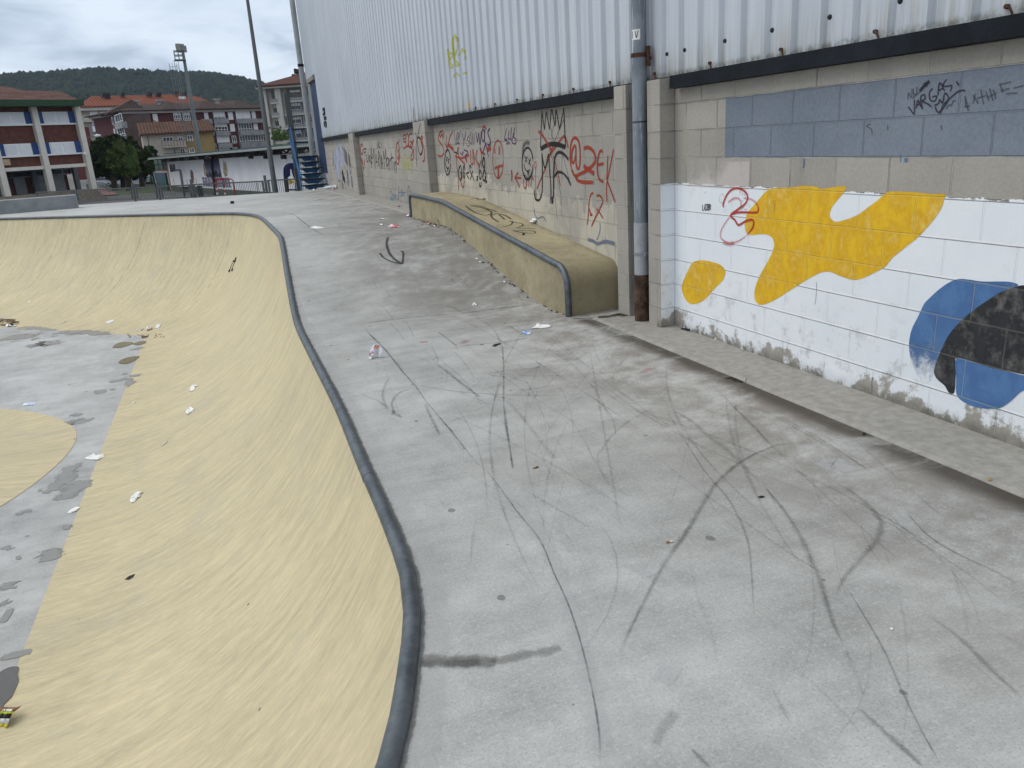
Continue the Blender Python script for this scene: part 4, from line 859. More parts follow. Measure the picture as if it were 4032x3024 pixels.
tagset('ledge_red_marks', RD, [([(1560, 620), (1600, 618), (1640, 628)], .03), ([(1590, 630), (1650, 632)], .02)], 'z5', alpha=.5, soft=.8, parent=ledge)
tagset('bowl_mark', K_, [([(1530, 680), (1522, 700), (1508, 712)], .05), ([(1512, 700), (1526, 712)], .03), ([(1508, 715), (1495, 745), (1488, 768), (1485, 770)], .035), ([(1520, 715), (1508, 745), (1505, 762)], .035), (ell(1487, 768, 4, 6), .03), (ell(1505, 762, 4, 6), .03), ([(1530, 680), (1528, 698), (1520, 715)], .05)], 'z4', soft=.25, edge=.1, parent=bowl)
tagset('deck_arrow', (.05, .05, .052), [([(405, 420), (388, 500), (395, 550), (420, 620), (455, 670), (500, 710), (580, 760)], .045), ([(300, 620), (350, 680), (430, 722), (520, 748), (580, 760)], .035), ([(560, 598), (590, 612), (592, 680), (580, 760)], .035)], 'i4', alpha=.75, soft=.5, parent=deck)
tagset('deck_red_smudge', (.4, .03, .03), [([(700, 275), (740, 270), (790, 268)], .035)], 'i1', alpha=.7, soft=.8, parent=deck)
tagset('deck_red_haze', (.4, .08, .06), [([(1150, 265), (1230, 270)], .22), ([(990, 915), (1060, 905), (1130, 905)], .02, 'FRX') if False else ([(300, 700), (360, 720)], .22, 'c5'), ([(2030, 1010), (2110, 995), (2205, 985)], .018, 'c5')], 'i1', alpha=.28, soft=1., edge=.7, parent=deck)
# yellow sticker on the cladding foot
p0 = on_x('c7', 674, 290, W-.034); p1 = on_x('c7', 692, 408, W-.034)
st_o = MB().box(W-.040, W-.033, p1[1], p0[1], 2.03, p0[2]).obj('yellow_sticker', M('yellow_label', (.6, .38, .02), .5, .1), hall)
MB().box(W-.042, W-.0401, p1[1], p0[1], 2.03, 2.03+.18*(p0[2]-2.03)+.03).obj('sticker_base', M('grey_label', (.3, .32, .33), .5), st_o)

# ------------------------------------------------------------------ rubber scuffs, cracks and joints on the deck
r = RB()
SC = [([(545, 1040), (620, 880), (700, 720), (760, 620), (830, 520), (900, 400), (960, 310), (1060, 225), (1150, 180), (1230, 155), (1400, 150)], .032, .75, 'z8'),
      ([(780, 20), (850, 60), (920, 120), (1000, 180), (1080, 260), (1140, 320)], .05, .42, 'z8'), ([(1140, 320), (1210, 400), (1280, 500), (1330, 600), (1380, 720), (1430, 880), (1480, 990)], .035, .62, 'z8'), ([(1480, 990), (1520, 1090), (1560, 1190)], .025, .3, 'z8'),
      ([(1440, 790), (1480, 700), (1560, 610), (1620, 530), (1625, 470), (1590, 420), (1520, 360), (1440, 310)], .038, .55, 'z8'),
      ([(1130, 10), (1300, 90), (1450, 180), (1600, 280)], .016, .6, 'z8'), ([(1100, 0), (1300, 100), (1480, 210)], .02, .4, 'z8'),
      ([(740, 0), (820, 130), (910, 270), (1010, 390), (1080, 540), (1100, 700), (1110, 900)], .016, .5, 'z8'),
      ([(1480, 730), (1560, 860), (1640, 1000), (1720, 1180), (1800, 1340), (1880, 1477)], .011, .7, 'z8'),
      ([(1530, 1230), (1640, 1330), (1740, 1420), (1800, 1477)], .03, .65, 'z8'), ([(1810, 850), (1950, 950), (2080, 1080), (2212, 1200)], .03, .5, 'z8'),
      ([(1720, 420), (1820, 530), (1950, 610), (2100, 680), (2212, 750)], .016, .75, 'z8'), ([(1640, 420), (1720, 500), (1850, 600), (2000, 700), (2200, 860)], .015, .35, 'z8'),
      ([(680, 180), (850, 320), (1050, 460), (1250, 600), (1480, 740)], .016, .3, 'z8'), ([(150, 330), (300, 420), (430, 490)], .02, .35, 'z8'), ([(480, 170), (470, 230), (520, 320), (620, 380)], .02, .3, 'z8'), ([(710, 0), (600, 60), (520, 130), (475, 200)], .02, .4, 'z8'),
      ([(90, 0), (105, 120), (125, 270)], .014, .7, 'z8'), ([(850, 1400), (900, 1450), (930, 1477)], .02, .6, 'z8'), ([(1200, 1010), (1400, 1180), (1600, 1400)], .014, .25, 'z8'), ([(1180, 1150), (1220, 1230), (1260, 1300)], .02, .3, 'z8'),
      ([(1900, 620), (1960, 800), (1990, 960)], .02, .2, 'z8'), ([(840, 560), (870, 750), (940, 950), (960, 1080)], .02, .18, 'z8'),
      ([(1590, 290), (1605, 400), (1612, 600), (1612, 900), (1630, 1150), (1690, 1500), (1715, 1659)], .014, .75, 'i1'), ([(650, 730), (850, 770), (1200, 820), (1500, 838), (1800, 850), (2212, 850)], .018, .5, 'i1'), ([(830, 470), (1000, 600), (1150, 720), (1300, 830), (1380, 880)], .02, .55, 'i1'),
      ([(400, 1080), (410, 1010), (392, 940), (430, 870), (500, 810), (640, 770)], .022, .5, 'i1'), ([(400, 1010), (440, 1060), (515, 1090)], .03, .5, 'i1'), ([(370, 660), (320, 740), (295, 850), (320, 940), (360, 1020)], .024, .4, 'i1'), ([(40, 830), (160, 880), (260, 920), (330, 980)], .018, .4, 'i1'),
      ([(750, 930), (820, 1090), (870, 1190), (920, 1290)], .024, .55, 'i1'), ([(1640, 900), (1760, 1030), (1900, 1200), (2050, 1400), (2212, 1560)], .03, .3, 'i1'),
      ([(1330, 460), (1700, 410), (2110, 360)], .012, .5, 'i1'), ([(1660, 650), (1520, 640), (1450, 610), (1600, 590), (1900, 560), (2212, 515)], .013, .45, 'i1'), ([(1740, 620), (1900, 640), (2212, 640)], .012, .35, 'i1'), ([(1750, 800), (1950, 780), (2100, 750), (2212, 740)], .012, .4, 'i1'), ([(1430, 840), (1600, 875), (1750, 908)], .012, .5, 'i1'),
      ([(1300, 0), (1430, 70), (1520, 160), (1590, 290)], .02, .4, 'i1'), ([(1600, 50), (1700, 110), (1790, 170)], .016, .5, 'i1'),
      ([(905, 160), (1100, 130), (1400, 98)], .012, .6, 'i1'), ([(900, 160), (980, 220), (1110, 320)], .018, .75, 'i1'), ([(1110, 320), (1300, 300), (1600, 270), (1830, 235), (1868, 225)], .014, .8, 'i1'), ([(1600, 85), (1700, 130), (1860, 215)], .012, .3, 'i1'),
      ([(370, 60), (450, 140), (540, 250)], .014, .4, 'i1'), ([(540, 40), (600, 140), (640, 230)], .014, .35, 'i1'), ([(820, 300), (880, 420), (900, 500)], .016, .3, 'i1'), ([(1070, 370), (1200, 520), (1300, 680)], .016, .3, 'i1'),
      ([(780, 870), (900, 950), (1040, 1040)], .03, .3, 'c5') if False else ([(1640, 1030), (1700, 1060)], .02, .2, 'i1'),
      ([(275, 1240), (400, 1360), (480, 1460)], .014, .45, 'i4'), ([(1100, 1270), (1230, 1310), (1340, 1370)], .05, .35, 'i4'), ([(180, 880), (240, 1010), (290, 1090)], .02, .3, 'i4'), ([(1210, 840), (1350, 980), (1480, 1110)], .025, .25, 'i4'), ([(360, 1060), (420, 1150), (440, 1190)], .016, .4, 'i4'),
      ([(1400, 1390), (1600, 1440), (1900, 1540), (2212, 1600)], .016, .25, 'i4'),
      ([(545, 1540), (600, 1520), (665, 1510)], .05, .6, 'c8'), ([(545, 1400), (590, 1375), (660, 1360)], .045, .5, 'c8'), ([(120, 1385), (250, 1368), (420, 1340), (450, 1352)], .03, .35, 'c8'), ([(640, 1630), (655, 1600), (660, 1659)], .03, .4, 'c8'), ([(560, 1545), (700, 1480), (790, 1420)], .03, .35, 'c8'), ([(360, 1320), (430, 1330), (455, 1345)], .05, .4, 'c8')]
for pts, wd, st, fr in SC: r.px(fr, pts, wd*1.3*(1.2 if fr == 'i1' else 1), st*(.9 if fr == 'i1' else .8), taper=fr != 'i1')
rnd = random.Random(5)
def on_deck(x, y): return Vector((x, y, deck_z(x, y))), Vector((0, 0, 1))
for i in range(150):
    y = rnd.uniform(1.6, 15) if i % 3 else rnd.uniform(1.8, 5.5); x = rnd.uniform(.75, 2.85); a = rnd.gauss(1.25, .55) + (math.pi if rnd.random() < .5 else 0); L = rnd.uniform(.2, 1.5); cv = rnd.uniform(-1.1, 1.1)
    P, N = [], []
    for j in range(11):
        if x < .72 or x > 2.9: break
        p, n_ = on_deck(x, y); P.append(p); N.append(n_); x += math.cos(a)*L/10; y += math.sin(a)*L/10; a += cv*L/10
    wd = rnd.choice([.006, .008, .012, .016, .024])
    if len(P) > 3: r.add(P, N, [wd*(.4+.6*math.sin(math.pi*k/(len(P)-1))) for k in range(len(P))], rnd.uniform(.10, .30))
for i in range(60):
    y = rnd.uniform(11, 25); x = rnd.uniform(-.5, 2.8); a = rnd.uniform(0, 6.28); L = rnd.uniform(.3, 1.6); cv = rnd.uniform(-1.5, 1.5)
    if x + y < 18.6 and x < 1.1: continue
    P, N = [], []
    for j in range(9):
        p, n_ = on_deck(x, y); P.append(p); N.append(n_); x += math.cos(a)*L/8; y += math.sin(a)*L/8; a += cv*L/8
    r.add(P, N, rnd.uniform(.012, .04), rnd.uniform(.15, .4))
for i in range(46):
    y = rnd.uniform(1.7, 4.5); x = rnd.uniform(.8, 2.6); a = rnd.gauss(1.45, .28); L = rnd.uniform(1.5, 4.5); cv = rnd.uniform(-.22, .22)
    P, N = [], []
    for j in range(25):
        if x < .72 or x > 2.95: break
        p, n_ = on_deck(x, y); P.append(p); N.append(n_); x += math.cos(a)*L/24; y += math.sin(a)*L/24; a += cv*L/24
    wd = rnd.choice([.007, .01, .016, .03])
    if len(P) > 5: r.add(P, N, [wd*(.4+.6*math.sin(math.pi*k/(len(P)-1))) for k in range(len(P))], rnd.uniform(.12, .3))
r.obj('rubber_scuffs', SCUFF, deck)
# joints and cracks
r = RB(); J = 'i1'
r.px(J, [(80, 85), (140, 170), (230, 260), (310, 340), (400, 450), (500, 580), (600, 690), (680, 790), (770, 920), (880, 1050), (1000, 1190), (1120, 1340), (1220, 1470), (1380, 1659)], .016, .9)
r.px('z8', [(5, 250), (60, 320), (140, 430), (235, 550), (290, 680), (345, 800), (390, 930), (425, 1060), (455, 1200), (475, 1330), (483, 1477)], .0105, .95)
r.px('z5', [(100, 395), (190, 465), (275, 518)], .04, .8); r.px('z5', [(-10, 383), (60, 380), (100, 395)], .05, .6); r.px('z5', [(275, 518), (500, 500), (850, 488)], .025, .4)
r.px('z5', [(510, 1066), (700, 1042), (900, 1020), (1150, 1000), (1400, 968), (1585, 945)], .022, 1.3); r.px('z7', [(1770, 385), (1950, 350), (2212, 318)], .007, .3)
r.px(J, [(150, 180), (240, 265), (330, 360), (430, 480), (540, 600)], .045, .3)
r.obj('deck_joints', SCUFF, deck)
# pale cement smears beside the joint and along the coping, dirt line behind the coping
def mat_soft(name, col, alpha):
    t = NT(name); uv = t.n('ShaderNodeUVMap').outputs[0]; sx = t.n('ShaderNodeSeparateXYZ'); t.l(uv, sx.inputs[0])
    at = t.n('ShaderNodeAttribute', attribute_name='strength')
    d = t.math('SUBTRACT', 1., t.math('ABSOLUTE', t.math('SUBTRACT', t.math('MULTIPLY', sx.outputs[0], 2.), 1.)))
    n1 = t.noise(14, 7, .72); a = t.mr(t.math('ADD', t.math('MULTIPLY', d, .8), t.math('MULTIPLY', t.math('SUBTRACT', n1, .5), 1.5)), .12, .6)
    vf = t.math('MULTIPLY', t.mr(sx.outputs[1], 0., .1), t.mr(sx.outputs[1], 1., .9)); a = t.math('MULTIPLY', t.math('MULTIPLY', t.math('MULTIPLY', a, alpha), at.outputs['Fac']), vf)
    t.fin(col, .85, 0, .15)
    tr = t.n('ShaderNodeBsdfTransparent'); ms = t.n('ShaderNodeMixShader'); t.l(a, ms.inputs[0]); t.l(tr.outputs[0], ms.inputs[1]); t.l(t.b.outputs[0], ms.inputs[2]); t.l(ms.outputs[0], t.o.inputs[0]); return t.m
r = RB()
r.px('z8', [(20, 240), (150, 420), (250, 550), (320, 720), (380, 900), (420, 1060), (460, 1250), (490, 1470)], .10, .55)
r.px('z8', [(300, 480), (360, 600)], .05, .6); r.px('z8', [(600, 640), (690, 700)], .09, .7); r.px('z8', [(700, 1080), (800, 1110)], .16, .6); r.px('z8', [(1370, 250), (1440, 230), (1520, 270)], .16, .7); r.px('z8', [(2010, 450), (2060, 450)], .07, .6)
r.px(J, [(560, 640), (620, 700), (700, 850)], .05, .7); r.px(J, [(900, 1080), (1060, 1280), (1200, 1480)], .05, .5); r.px('z8', [(1390, 120), (1450, 140), (1500, 150)], .02, .8); r.px('z8', [(1100, 420), (1180, 400)], .1, .35)
edgeP = [c for c in COP if -1 < c.y < 14]
P = [Vector((c.x, c.y, deck_z(c.x, c.y))) for c in edgeP]
tl = [(P[min(len(P)-1, i+1)]-P[max(0, i-1)]).normalized() for i in range(len(P))]
off = [Vector((t_.y, -t_.x, 0)) for t_ in tl]
r.add([p+o*.09 for p, o in zip(P, off)], [Vector((0, 0, 1))]*len(P), .14, .55)
r.obj('cement_smears', mat_soft('pale_cement_smear', (.56, .56, .57), .6), deck)
r = RB()
r.add([p+o*.04 for p, o in zip(P, off)], [Vector((0, 0, 1))]*len(P), .026, .45)
r.px('D', [(903, 1432), (960, 1430), (1030, 1428), (1075, 1432)], .11, .5); r.px('D', [(1060, 1432), (1140, 1415), (1215, 1398)], .07, .35); r.px('D', [(905, 1437), (980, 1434), (1040, 1432)], .06, .3)
r.px('z8', [(700, 1390), (740, 1310), (790, 1250)], .05, .2)
r.px('c5', [(1200, 790), (1300, 820), (1400, 850)], .09, 1.); r.px('i5', [(1550, 660), (1750, 650), (1950, 610), (2080, 650)], .14, .9); r.px('i5', [(1120, 690), (1300, 690), (1500, 670)], .04, .9)
r.obj('dirt_lines', mat_soft('dark_dirt', (.035, .03, .025), .75), deck)
# wet patches and puddles on the bowl floor
t = NT('wet_concrete'); nz = t.noise(7, 8, .72, dist=.3); uv = t.n('ShaderNodeUVMap').outputs[0]; sx = t.n('ShaderNodeSeparateXYZ'); t.l(uv, sx.inputs[0])
d = t.math('SUBTRACT', 1., t.math('ABSOLUTE', t.math('SUBTRACT', t.math('MULTIPLY', sx.outputs[0], 2.), 1.))); vf = t.math('MULTIPLY', t.mr(sx.outputs[1], 0., .2), t.mr(sx.outputs[1], 1., .8))
a = t.mr(t.math('ADD', t.math('MULTIPLY', t.math('MULTIPLY', d, vf), .85), t.math('MULTIPLY', t.math('SUBTRACT', nz, .5), 2.6)), .42, .5); a = t.math('MULTIPLY', a, t.mr(t.math('MULTIPLY', d, vf), .0, .12))
t.fin(t.mix(nz, (.20, .20, .192), (.26, .258, .248)), .38, 0, .4)
tr = t.n('ShaderNodeBsdfTransparent'); ms = t.n('ShaderNodeMixShader'); t.l(a, ms.inputs[0]); t.l(tr.outputs[0], ms.inputs[1]); t.l(t.b.outputs[0], ms.inputs[2]); t.l(ms.outputs[0], t.o.inputs[0]); WET = t.m
r = RB()
for fr, pts, wd in (('i2', [(0, 580), (150, 570), (300, 560), (450, 560)], .9), ('i2', [(350, 650), (450, 660), (560, 640), (760, 650)], .6), ('i2', [(680, 490), (900, 500), (1100, 505), (1400, 530)], .5), ('i2', [(200, 440), (450, 455), (700, 480)], .4), ('i2', [(380, 590), (520, 575)], .3), ('i2', [(620, 555), (720, 548)], .2),
                    ('i2', [(1150, 1260), (1250, 1240), (1340, 1225)], .35), ('i2', [(1340, 1120), (1480, 1100), (1600, 1070)], .22), ('i2', [(1510, 1020), (1600, 1010)], .2), ('i2', [(1590, 1060), (1610, 1130), (1580, 1190)], .2), ('i2', [(860, 1530), (1020, 1530)], .2), ('i2', [(1360, 1210), (1430, 1215)], .12), ('i2', [(1650, 705), (1760, 710)], .3),
                    ('z7', [(300, 80), (350, 70), (400, 75)], .35), ('z7', [(340, 260), (310, 310), (250, 370), (180, 410)], .32), ('z7', [(370, 330), (330, 390), (310, 430)], .4), ('z7', [(250, 640), (240, 680), (230, 710)], .28), ('z7', [(50, 800), (20, 850)], .3), ('z7', [(150, 470), (60, 500)], .14), ('z7', [(60, 950), (10, 960)], .3), ('z7', [(320, 540), (300, 570)], .15), ('z7', [(20, 640), (50, 660)], .15), ('z7', [(70, 700), (100, 690)], .12), ('z7', [(0, 900), (40, 910)], .2), ('z7', [(80, 1120), (60, 1160)], .25),
                    ('i2', [(1660, 1060), (1700, 1020)], .25), ('i2', [(1620, 1140), (1660, 1110)], .2)):
    r.px(fr, pts, wd*1.1)
r.obj('damp_patches', WET, bf)
def puddle(fr, pts, z, col, name):
    P = [on_z(fr, x, y, z) for x, y in smooth_px(pts+[pts[0]])][:-1]
    me = bpy.data.meshes.new(name); bmm = bmesh.new(); f = bmm.faces.new([bmm.verts.new(tuple(p)) for p in P]); f.normal_update()
    if f.normal.z < 0: bmesh.ops.reverse_faces(bmm, faces=[f])
    bmesh.ops.triangulate(bmm, faces=bmm.faces[:], ngon_method='EAR_CLIP'); bmm.to_mesh(me); bmm.free(); t = NT('puddle_water'); o = link(name, me, t.fin(col, .06, 0, .5)); return o
ZF = -DEPTH+.006
for fr, pts, col in (('i2', [(1395, 690), (1450, 640), (1540, 620), (1640, 622), (1650, 640), (1580, 670), (1480, 692)], (.075, .068, .045)), ('i2', [(1640, 640), (1740, 612), (1812, 608), (1805, 635), (1700, 660)], (.075, .068, .045)), ('i2', [(1467, 878), (1520, 835), (1620, 805), (1735, 800), (1690, 840), (1600, 885), (1520, 892)], (.075, .068, .045)),
                     ('i3', [(-60, 230), (60, 150), (180, 105), (300, 105), (285, 210), (300, 330), (240, 480), (180, 600), (60, 720), (-60, 900)], (.085, .083, .078))):
    o = puddle(fr, pts, ZF, col, 'puddle'); o['kind'] = 'structure'; o['label'] = 'shallow puddle on the bowl floor'

# ------------------------------------------------------------------ litter
def frame_at(fr, x, y):
    h, n_ = hit(fr, x, y)
    right = Vector(CR); right = (right - n_*right.dot(n_)).normalized(); fwd = n_.cross(right)
    return h, n_, right, fwd
def paper(name, label, fr, cx, cy, outline, mats, crumple=.35, cat='litter', fold=None, stripes=None, group=None, h=.012):
    """crumpled sheet: outline in pixels around it, projected on the surface, inner points lifted"""
    hc, nc_, rt, fw = frame_at(fr, cx, cy)
    P = []
    for (x, y) in outline:
        d = Vector(ray(fr, x, y)); t = (hc-Vector(CC)).dot(nc_)/d.dot(nc_); P.append(Vector(CC)+d*t)
    n = len(P); cen = sum(P, Vector())/n; size = max((p-cen).length for p in P)
    rg = random.Random(hash(label) % 9999 if False else sum(map(ord, label)))
    v = []; f = []; rings = [1., .72, .4]
    for k, q in enumerate(rings):
        for i in range(n):
            jit = Vector((0, 0, 0)) if k == 0 else (rt*rg.uniform(-.08, .08)+fw*rg.uniform(-.08, .08))*size
            v.append(cen+(P[i]-cen)*q + jit + nc_*(.003 + (rg.uniform(0, crumple*.5) if k == 0 else rg.uniform(.1, 1.)*crumple*.7)*size*(.6 if k == 0 else 1)))
    v.append(cen+nc_*(.003+rg.uniform(.2, .7)*crumple*size)); ci = len(v)-1
    for k in range(2):
        for i in range(n): f.append((k*n+i, k*n+(i+1) % n, (k+1)*n+(i+1) % n, (k+1)*n+i))
    for i in range(n): f.append((2*n+i, 2*n+(i+1) % n, ci))
    me = bpy.data.meshes.new(name); me.from_pydata([tuple(a) for a in v], [], f); me.update()
    bmm = bmesh.new(); bmm.from_mesh(me); bmesh.ops.recalc_face_normals(bmm, faces=bmm.faces); bmesh.ops.triangulate(bmm, faces=bmm.faces)
    bmm.faces.ensure_lookup_table()
    r0 = bmesh.ops.extrude_face_region(bmm, geom=bmm.faces[:]) if False else None
    bmm.to_mesh(me); bmm.free()
    o = link(name, me, mats)
    md = o.modifiers.new('thickness', 'SOLIDIFY'); md.thickness = .0012
    if len(mats) > 1:
        for p in me.polygons: p.material_index = rg.choice(range(len(mats)))
    return tag(o, label, cat, group)
TIS = M('tissue_paper', (.80, .81, .80), .85, .05, 20, .1); PW = M('white_wrapper', (.72, .75, .80), .4, .1, 30); PB = M('blue_wrapper', (.12, .25, .55), .35, .3, 40); PR = M('red_wrapper', (.42, .03, .03), .35, .25, 30)
PO = M('orange_wrapper', (.6, .25, .05), .4, .3, 30); PS = M('silver_wrapper_inside', (.5, .5, .52), .3, .1, 20, metal=.3); BRN = M('brown_leaf', (.13, .085, .05), .85, .3, 30); PBL = M('pale_blue_wrapper', (.36, .48, .72), .35, .2, 30); DKP = M('dark_scrap', (.02, .018, .02), .7, .2, 20)
LG = 'litter lying about the skate park'
def L(name, label, fr, c, pts, mats, cr=.3, cat='litter'): return paper(name, label, fr, c[0], c[1], pts, mats, cr, cat, group=LG)
L('paper_tissue', 'flat white tissue on the deck in front of the ledge end', 'i1', (2020, 105), [(1912, 124), (1960, 95), (1975, 70), (1990, 90), (2040, 82), (2100, 80), (2128, 95), (2110, 112), (2040, 118), (2025, 126), (1980, 120)], [TIS], .1)
L('snack_wrapper', 'small blue and white wrapper on the deck beside the white tissue', 'i1', (1865, 172), [(1808, 175), (1820, 155), (1870, 148), (1920, 165), (1920, 182), (1870, 190)], [PBL, PW, PB], .22)
# open crumpled colourful wrapper, tent shaped
hc, nc_, rt, fw = frame_at('i1', 225, 440)
def wr(u, v_, z): return tuple(hc + rt*u + fw*v_ + nc_*z)
q = MB()
wpt = [(-.062, -.02, .002), (-.05, .03, .06), (-.045, .075, .085), (-.01, .06, .098), (.03, .05, .085), (.06, .02, .055), (.10, .0, .004), (.02, -.015, .006), (-.01, .0, .05), (-.03, -.045, .004)]
for a_ in ((0, 1, 8, 9), (1, 2, 3, 8), (3, 4, 8), (4, 5, 7, 8), (5, 6, 7)): q.quad(*[wr(*wpt[i]) for i in a_])
wo = q.obj('snack_wrapper', [M('printed_wrapper', (.3, .1, .08), .35, .5, 60)]); t = NT('printed_snack_foil')
vo = t.n('ShaderNodeTexVoronoi'); vo.inputs['Scale'].default_value = 62; t.put(t.pos, vo.inputs['Vector']); cs = t.n('ShaderNodeSeparateColor'); t.l(vo.outputs['Color'], cs.inputs[0])
rampn = t.n('ShaderNodeValToRGB'); t.l(cs.outputs[0], rampn.inputs[0]); rampn.color_ramp.interpolation = 'CONSTANT'
for i, (ps, cl) in enumerate([(0, (.35, .04, .03)), (.25, (.22, .38, .62)), (.45, (.6, .62, .66)), (.62, (.55, .25, .06)), (.78, (.16, .09, .07)), (.9, (.12, .3, .5))]):
    el_ = rampn.color_ramp.elements[i] if i < 2 else rampn.color_ramp.elements.new(ps); el_.position = ps; el_.color = (*cl, 1)
wo.data.materials[0] = t.fin(rampn.outputs[0], .35, 0, .5); wo.data.materials.append(PS)
for p in wo.data.polygons[-2:]: p.material_index = 1
wo.modifiers.new('thickness', 'SOLIDIFY').thickness = .001
tag(wo, 'crumpled printed snack wrapper standing open on the deck by the joint', 'litter', LG)
L('plastic_strip', 'torn black scrap on the deck at the corner of the scuffed square', 'i1', (1535, 302), [(1485, 315), (1510, 295), (1560, 285), (1590, 290), (1545, 305), (1520, 320)], [DKP], .12)
L('paper_scrap', 'crumpled white scrap alone on the deck ramp', 'i4', (1475, 1265), [(1443, 1270), (1450, 1248), (1480, 1245), (1512, 1272), (1490, 1280)], [TIS, M('grey_paper', (.3, .3, .3), .7)], .45)
L('snack_packet', 'flat red and white packet on the upper deck', 'i4', (465, 293), [(388, 290), (420, 272), (470, 280), (555, 295), (540, 304), (430, 306)], [PR, PR, PW], .12)
L('paper_scrap', 'tiny white scrap beside the red packet', 'i4', (323, 273), [(306, 272), (320, 266), (342, 270), (336, 280), (315, 281)], [TIS], .3)
L('snack_packet', 'dark packet with white end on the upper deck behind the red one', 'i4', (342, 200), [(293, 207), (310, 195), (375, 188), (392, 195), (370, 206)], [DKP, PW], .15)
L('snack_packet', 'blue and white packet at the upper corner of the ledge', 'i4', (670, 155), [(625, 162), (645, 142), (690, 136), (708, 150), (690, 165), (660, 170)], [PB, PW, PR], .3)
L('paper_scrap', 'reddish white scrap at the foot of the ledge bend', 'i4', (905, 258), [(880, 262), (900, 252), (930, 248), (922, 265)], [PW, PR], .3)
L('paper_scrap', 'pale flake of litter just below the ledge bend', 'i4', (980, 285), [(970, 286), (982, 280), (994, 286), (984, 291)], [TIS], .2)
L('paper_scrap', 'larger white flake against the foot of the ledge halfway down', 'i4', (1508, 693), [(1488, 694), (1500, 686), (1528, 692), (1515, 700)], [TIS], .15)
L('paper_scrap', 'smaller white flake against the foot of the ledge halfway down', 'i4', (1548, 729), [(1532, 730), (1548, 722), (1566, 730), (1550, 736)], [TIS], .15)
L('dry_leaf', 'curled brown leaf at the foot of the ledge', 'i4', (1590, 738), [(1568, 742), (1580, 728), (1605, 740), (1590, 748)], [BRN], .4, 'leaf')
L('paper_scrap', 'white flake near the low end of the ledge foot', 'i4', (1852, 980), [(1834, 980), (1850, 970), (1868, 982), (1852, 990)], [TIS], .2)
L('plastic_bag', 'thin white plastic sheet lying flat on the upper deck near the coping', 'z5', (235, 467), [(190, 470), (215, 460), (250, 463), (280, 470), (240, 477), (210, 476)], [TIS], .06)
L('snack_wrapper', 'white and red wrapper on the far kerb strip behind the ledge', 'i4', (548, 46), [(518, 45), (540, 38), (575, 44), (560, 50)], [PW, DKP, PR], .2)
L('paper_scrap', 'white crumpled paper ball on top of the ledge', 'c7', (1392, 1570), [(1356, 1580), (1375, 1560), (1405, 1545), (1425, 1560), (1418, 1585), (1380, 1590)], [TIS], .7)
L('paper_card', 'white folded carton lying on the grey bowl floor', 'i2', (360, 1398), [(278, 1420), (300, 1385), (440, 1372), (442, 1392), (420, 1410)], [PW, PBL], .1)
L('paper_card', 'white paper slip alone high on the ochre slope by the floor edge', 'i2', (1372, 372), [(1322, 385), (1330, 368), (1410, 347), (1424, 362), (1350, 395)], [PW], .14)
L('snack_wrapper', 'yellow and brown wrapper, leftmost of three by the floor corner', 'i2', (1740, 472), [(1697, 485), (1705, 468), (1780, 455), (1787, 468), (1750, 485)], [M('cream_wrapper', (.5, .42, .22), .5, .3, 30), BRN, PW], .25)
L('snack_wrapper', 'white and brown wrapper in the middle of three by the floor corner', 'i2', (1858, 460), [(1822, 485), (1826, 440), (1870, 435), (1900, 455), (1890, 470), (1850, 482)], [PW, PW, M('tan_wrapper', (.4, .22, .15), .5, .2, 30)], .3)
L('paper_card', 'folded white card, rightmost of three by the floor corner', 'i2', (1965, 430), [(1928, 452), (1945, 412), (2005, 402), (2002, 420), (1975, 448)], [PW], .3)
L('paper_scrap', 'short white strip on the far ochre slope', 'i2', (363, 121), [(347, 130), (355, 116), (378, 112), (378, 122)], [TIS], .15)
L('paper_scrap', 'translucent pale scrap on the ochre slope left of the paper slip', 'i2', (790, 375), [(755, 385), (785, 362), (822, 358), (810, 378), (785, 388)], [M('pale_film', (.52, .47, .36), .4, .1)], .15)
L('plastic_tray', 'dark crumpled tray at the foot of the far slope', 'i2', (140, 426), [(65, 420), (110, 425), (160, 410), (210, 422), (170, 436), (90, 438)], [DKP, DKP, TIS], .3)
L('dry_leaf', 'yellow leaf on the edge of the grey bowl floor', 'i2', (305, 462), [(283, 460), (305, 456), (330, 462), (305, 468)], [M('yellow_leaf', (.5, .38, .08), .7)], .1, 'leaf')
L('paper_tissue', 'white tissue with turned up corner, upper of two on the near slope', 'i7', (728, 220), [(685, 240), (695, 215), (720, 190), (750, 183), (775, 188), (748, 205), (735, 235), (710, 255), (690, 252)], [TIS], .25)
L('paper_tissue', 'twisted white tissue, lower of two on the near slope', 'i7', (690, 466), [(640, 488), (660, 462), (680, 455), (685, 428), (700, 428), (738, 452), (710, 470), (670, 508), (650, 500)], [TIS], .3)
L('paper_tissue', 'large white curled tissue low on the near slope', 'i7', (105, 1410), [(35, 1450), (45, 1420), (80, 1375), (130, 1348), (184, 1352), (150, 1375), (148, 1405), (120, 1420), (90, 1455), (50, 1470)], [TIS], .3)
L('plastic_film', 'clear plastic scrap on the near slope', 'i7', (410, 817), [(372, 840), (395, 805), (440, 788), (446, 800), (400, 840)], [M('clear_film', (.50, .46, .36), .25, .06)], .15)
L('paper_scrap', 'small hooked white paper on the slope beside the floor edge', 'i7', (70, 376), [(52, 382), (72, 378), (80, 366), (90, 374), (78, 386), (60, 386)], [TIS], .3)
L('paper_tissue', 'torn white tissue lying across the edge of the bowl floor', 'z7', (435, 236), [(388, 240), (420, 225), (430, 218), (445, 230), (475, 220), (480, 232), (450, 248), (410, 246)], [TIS], .2)
L('paper_tissue', 'small white tissue on the bowl floor edge below the torn one', 'z7', (342, 476), [(308, 490), (325, 475), (350, 462), (368, 466), (350, 482), (325, 490)], [TIS], .25)
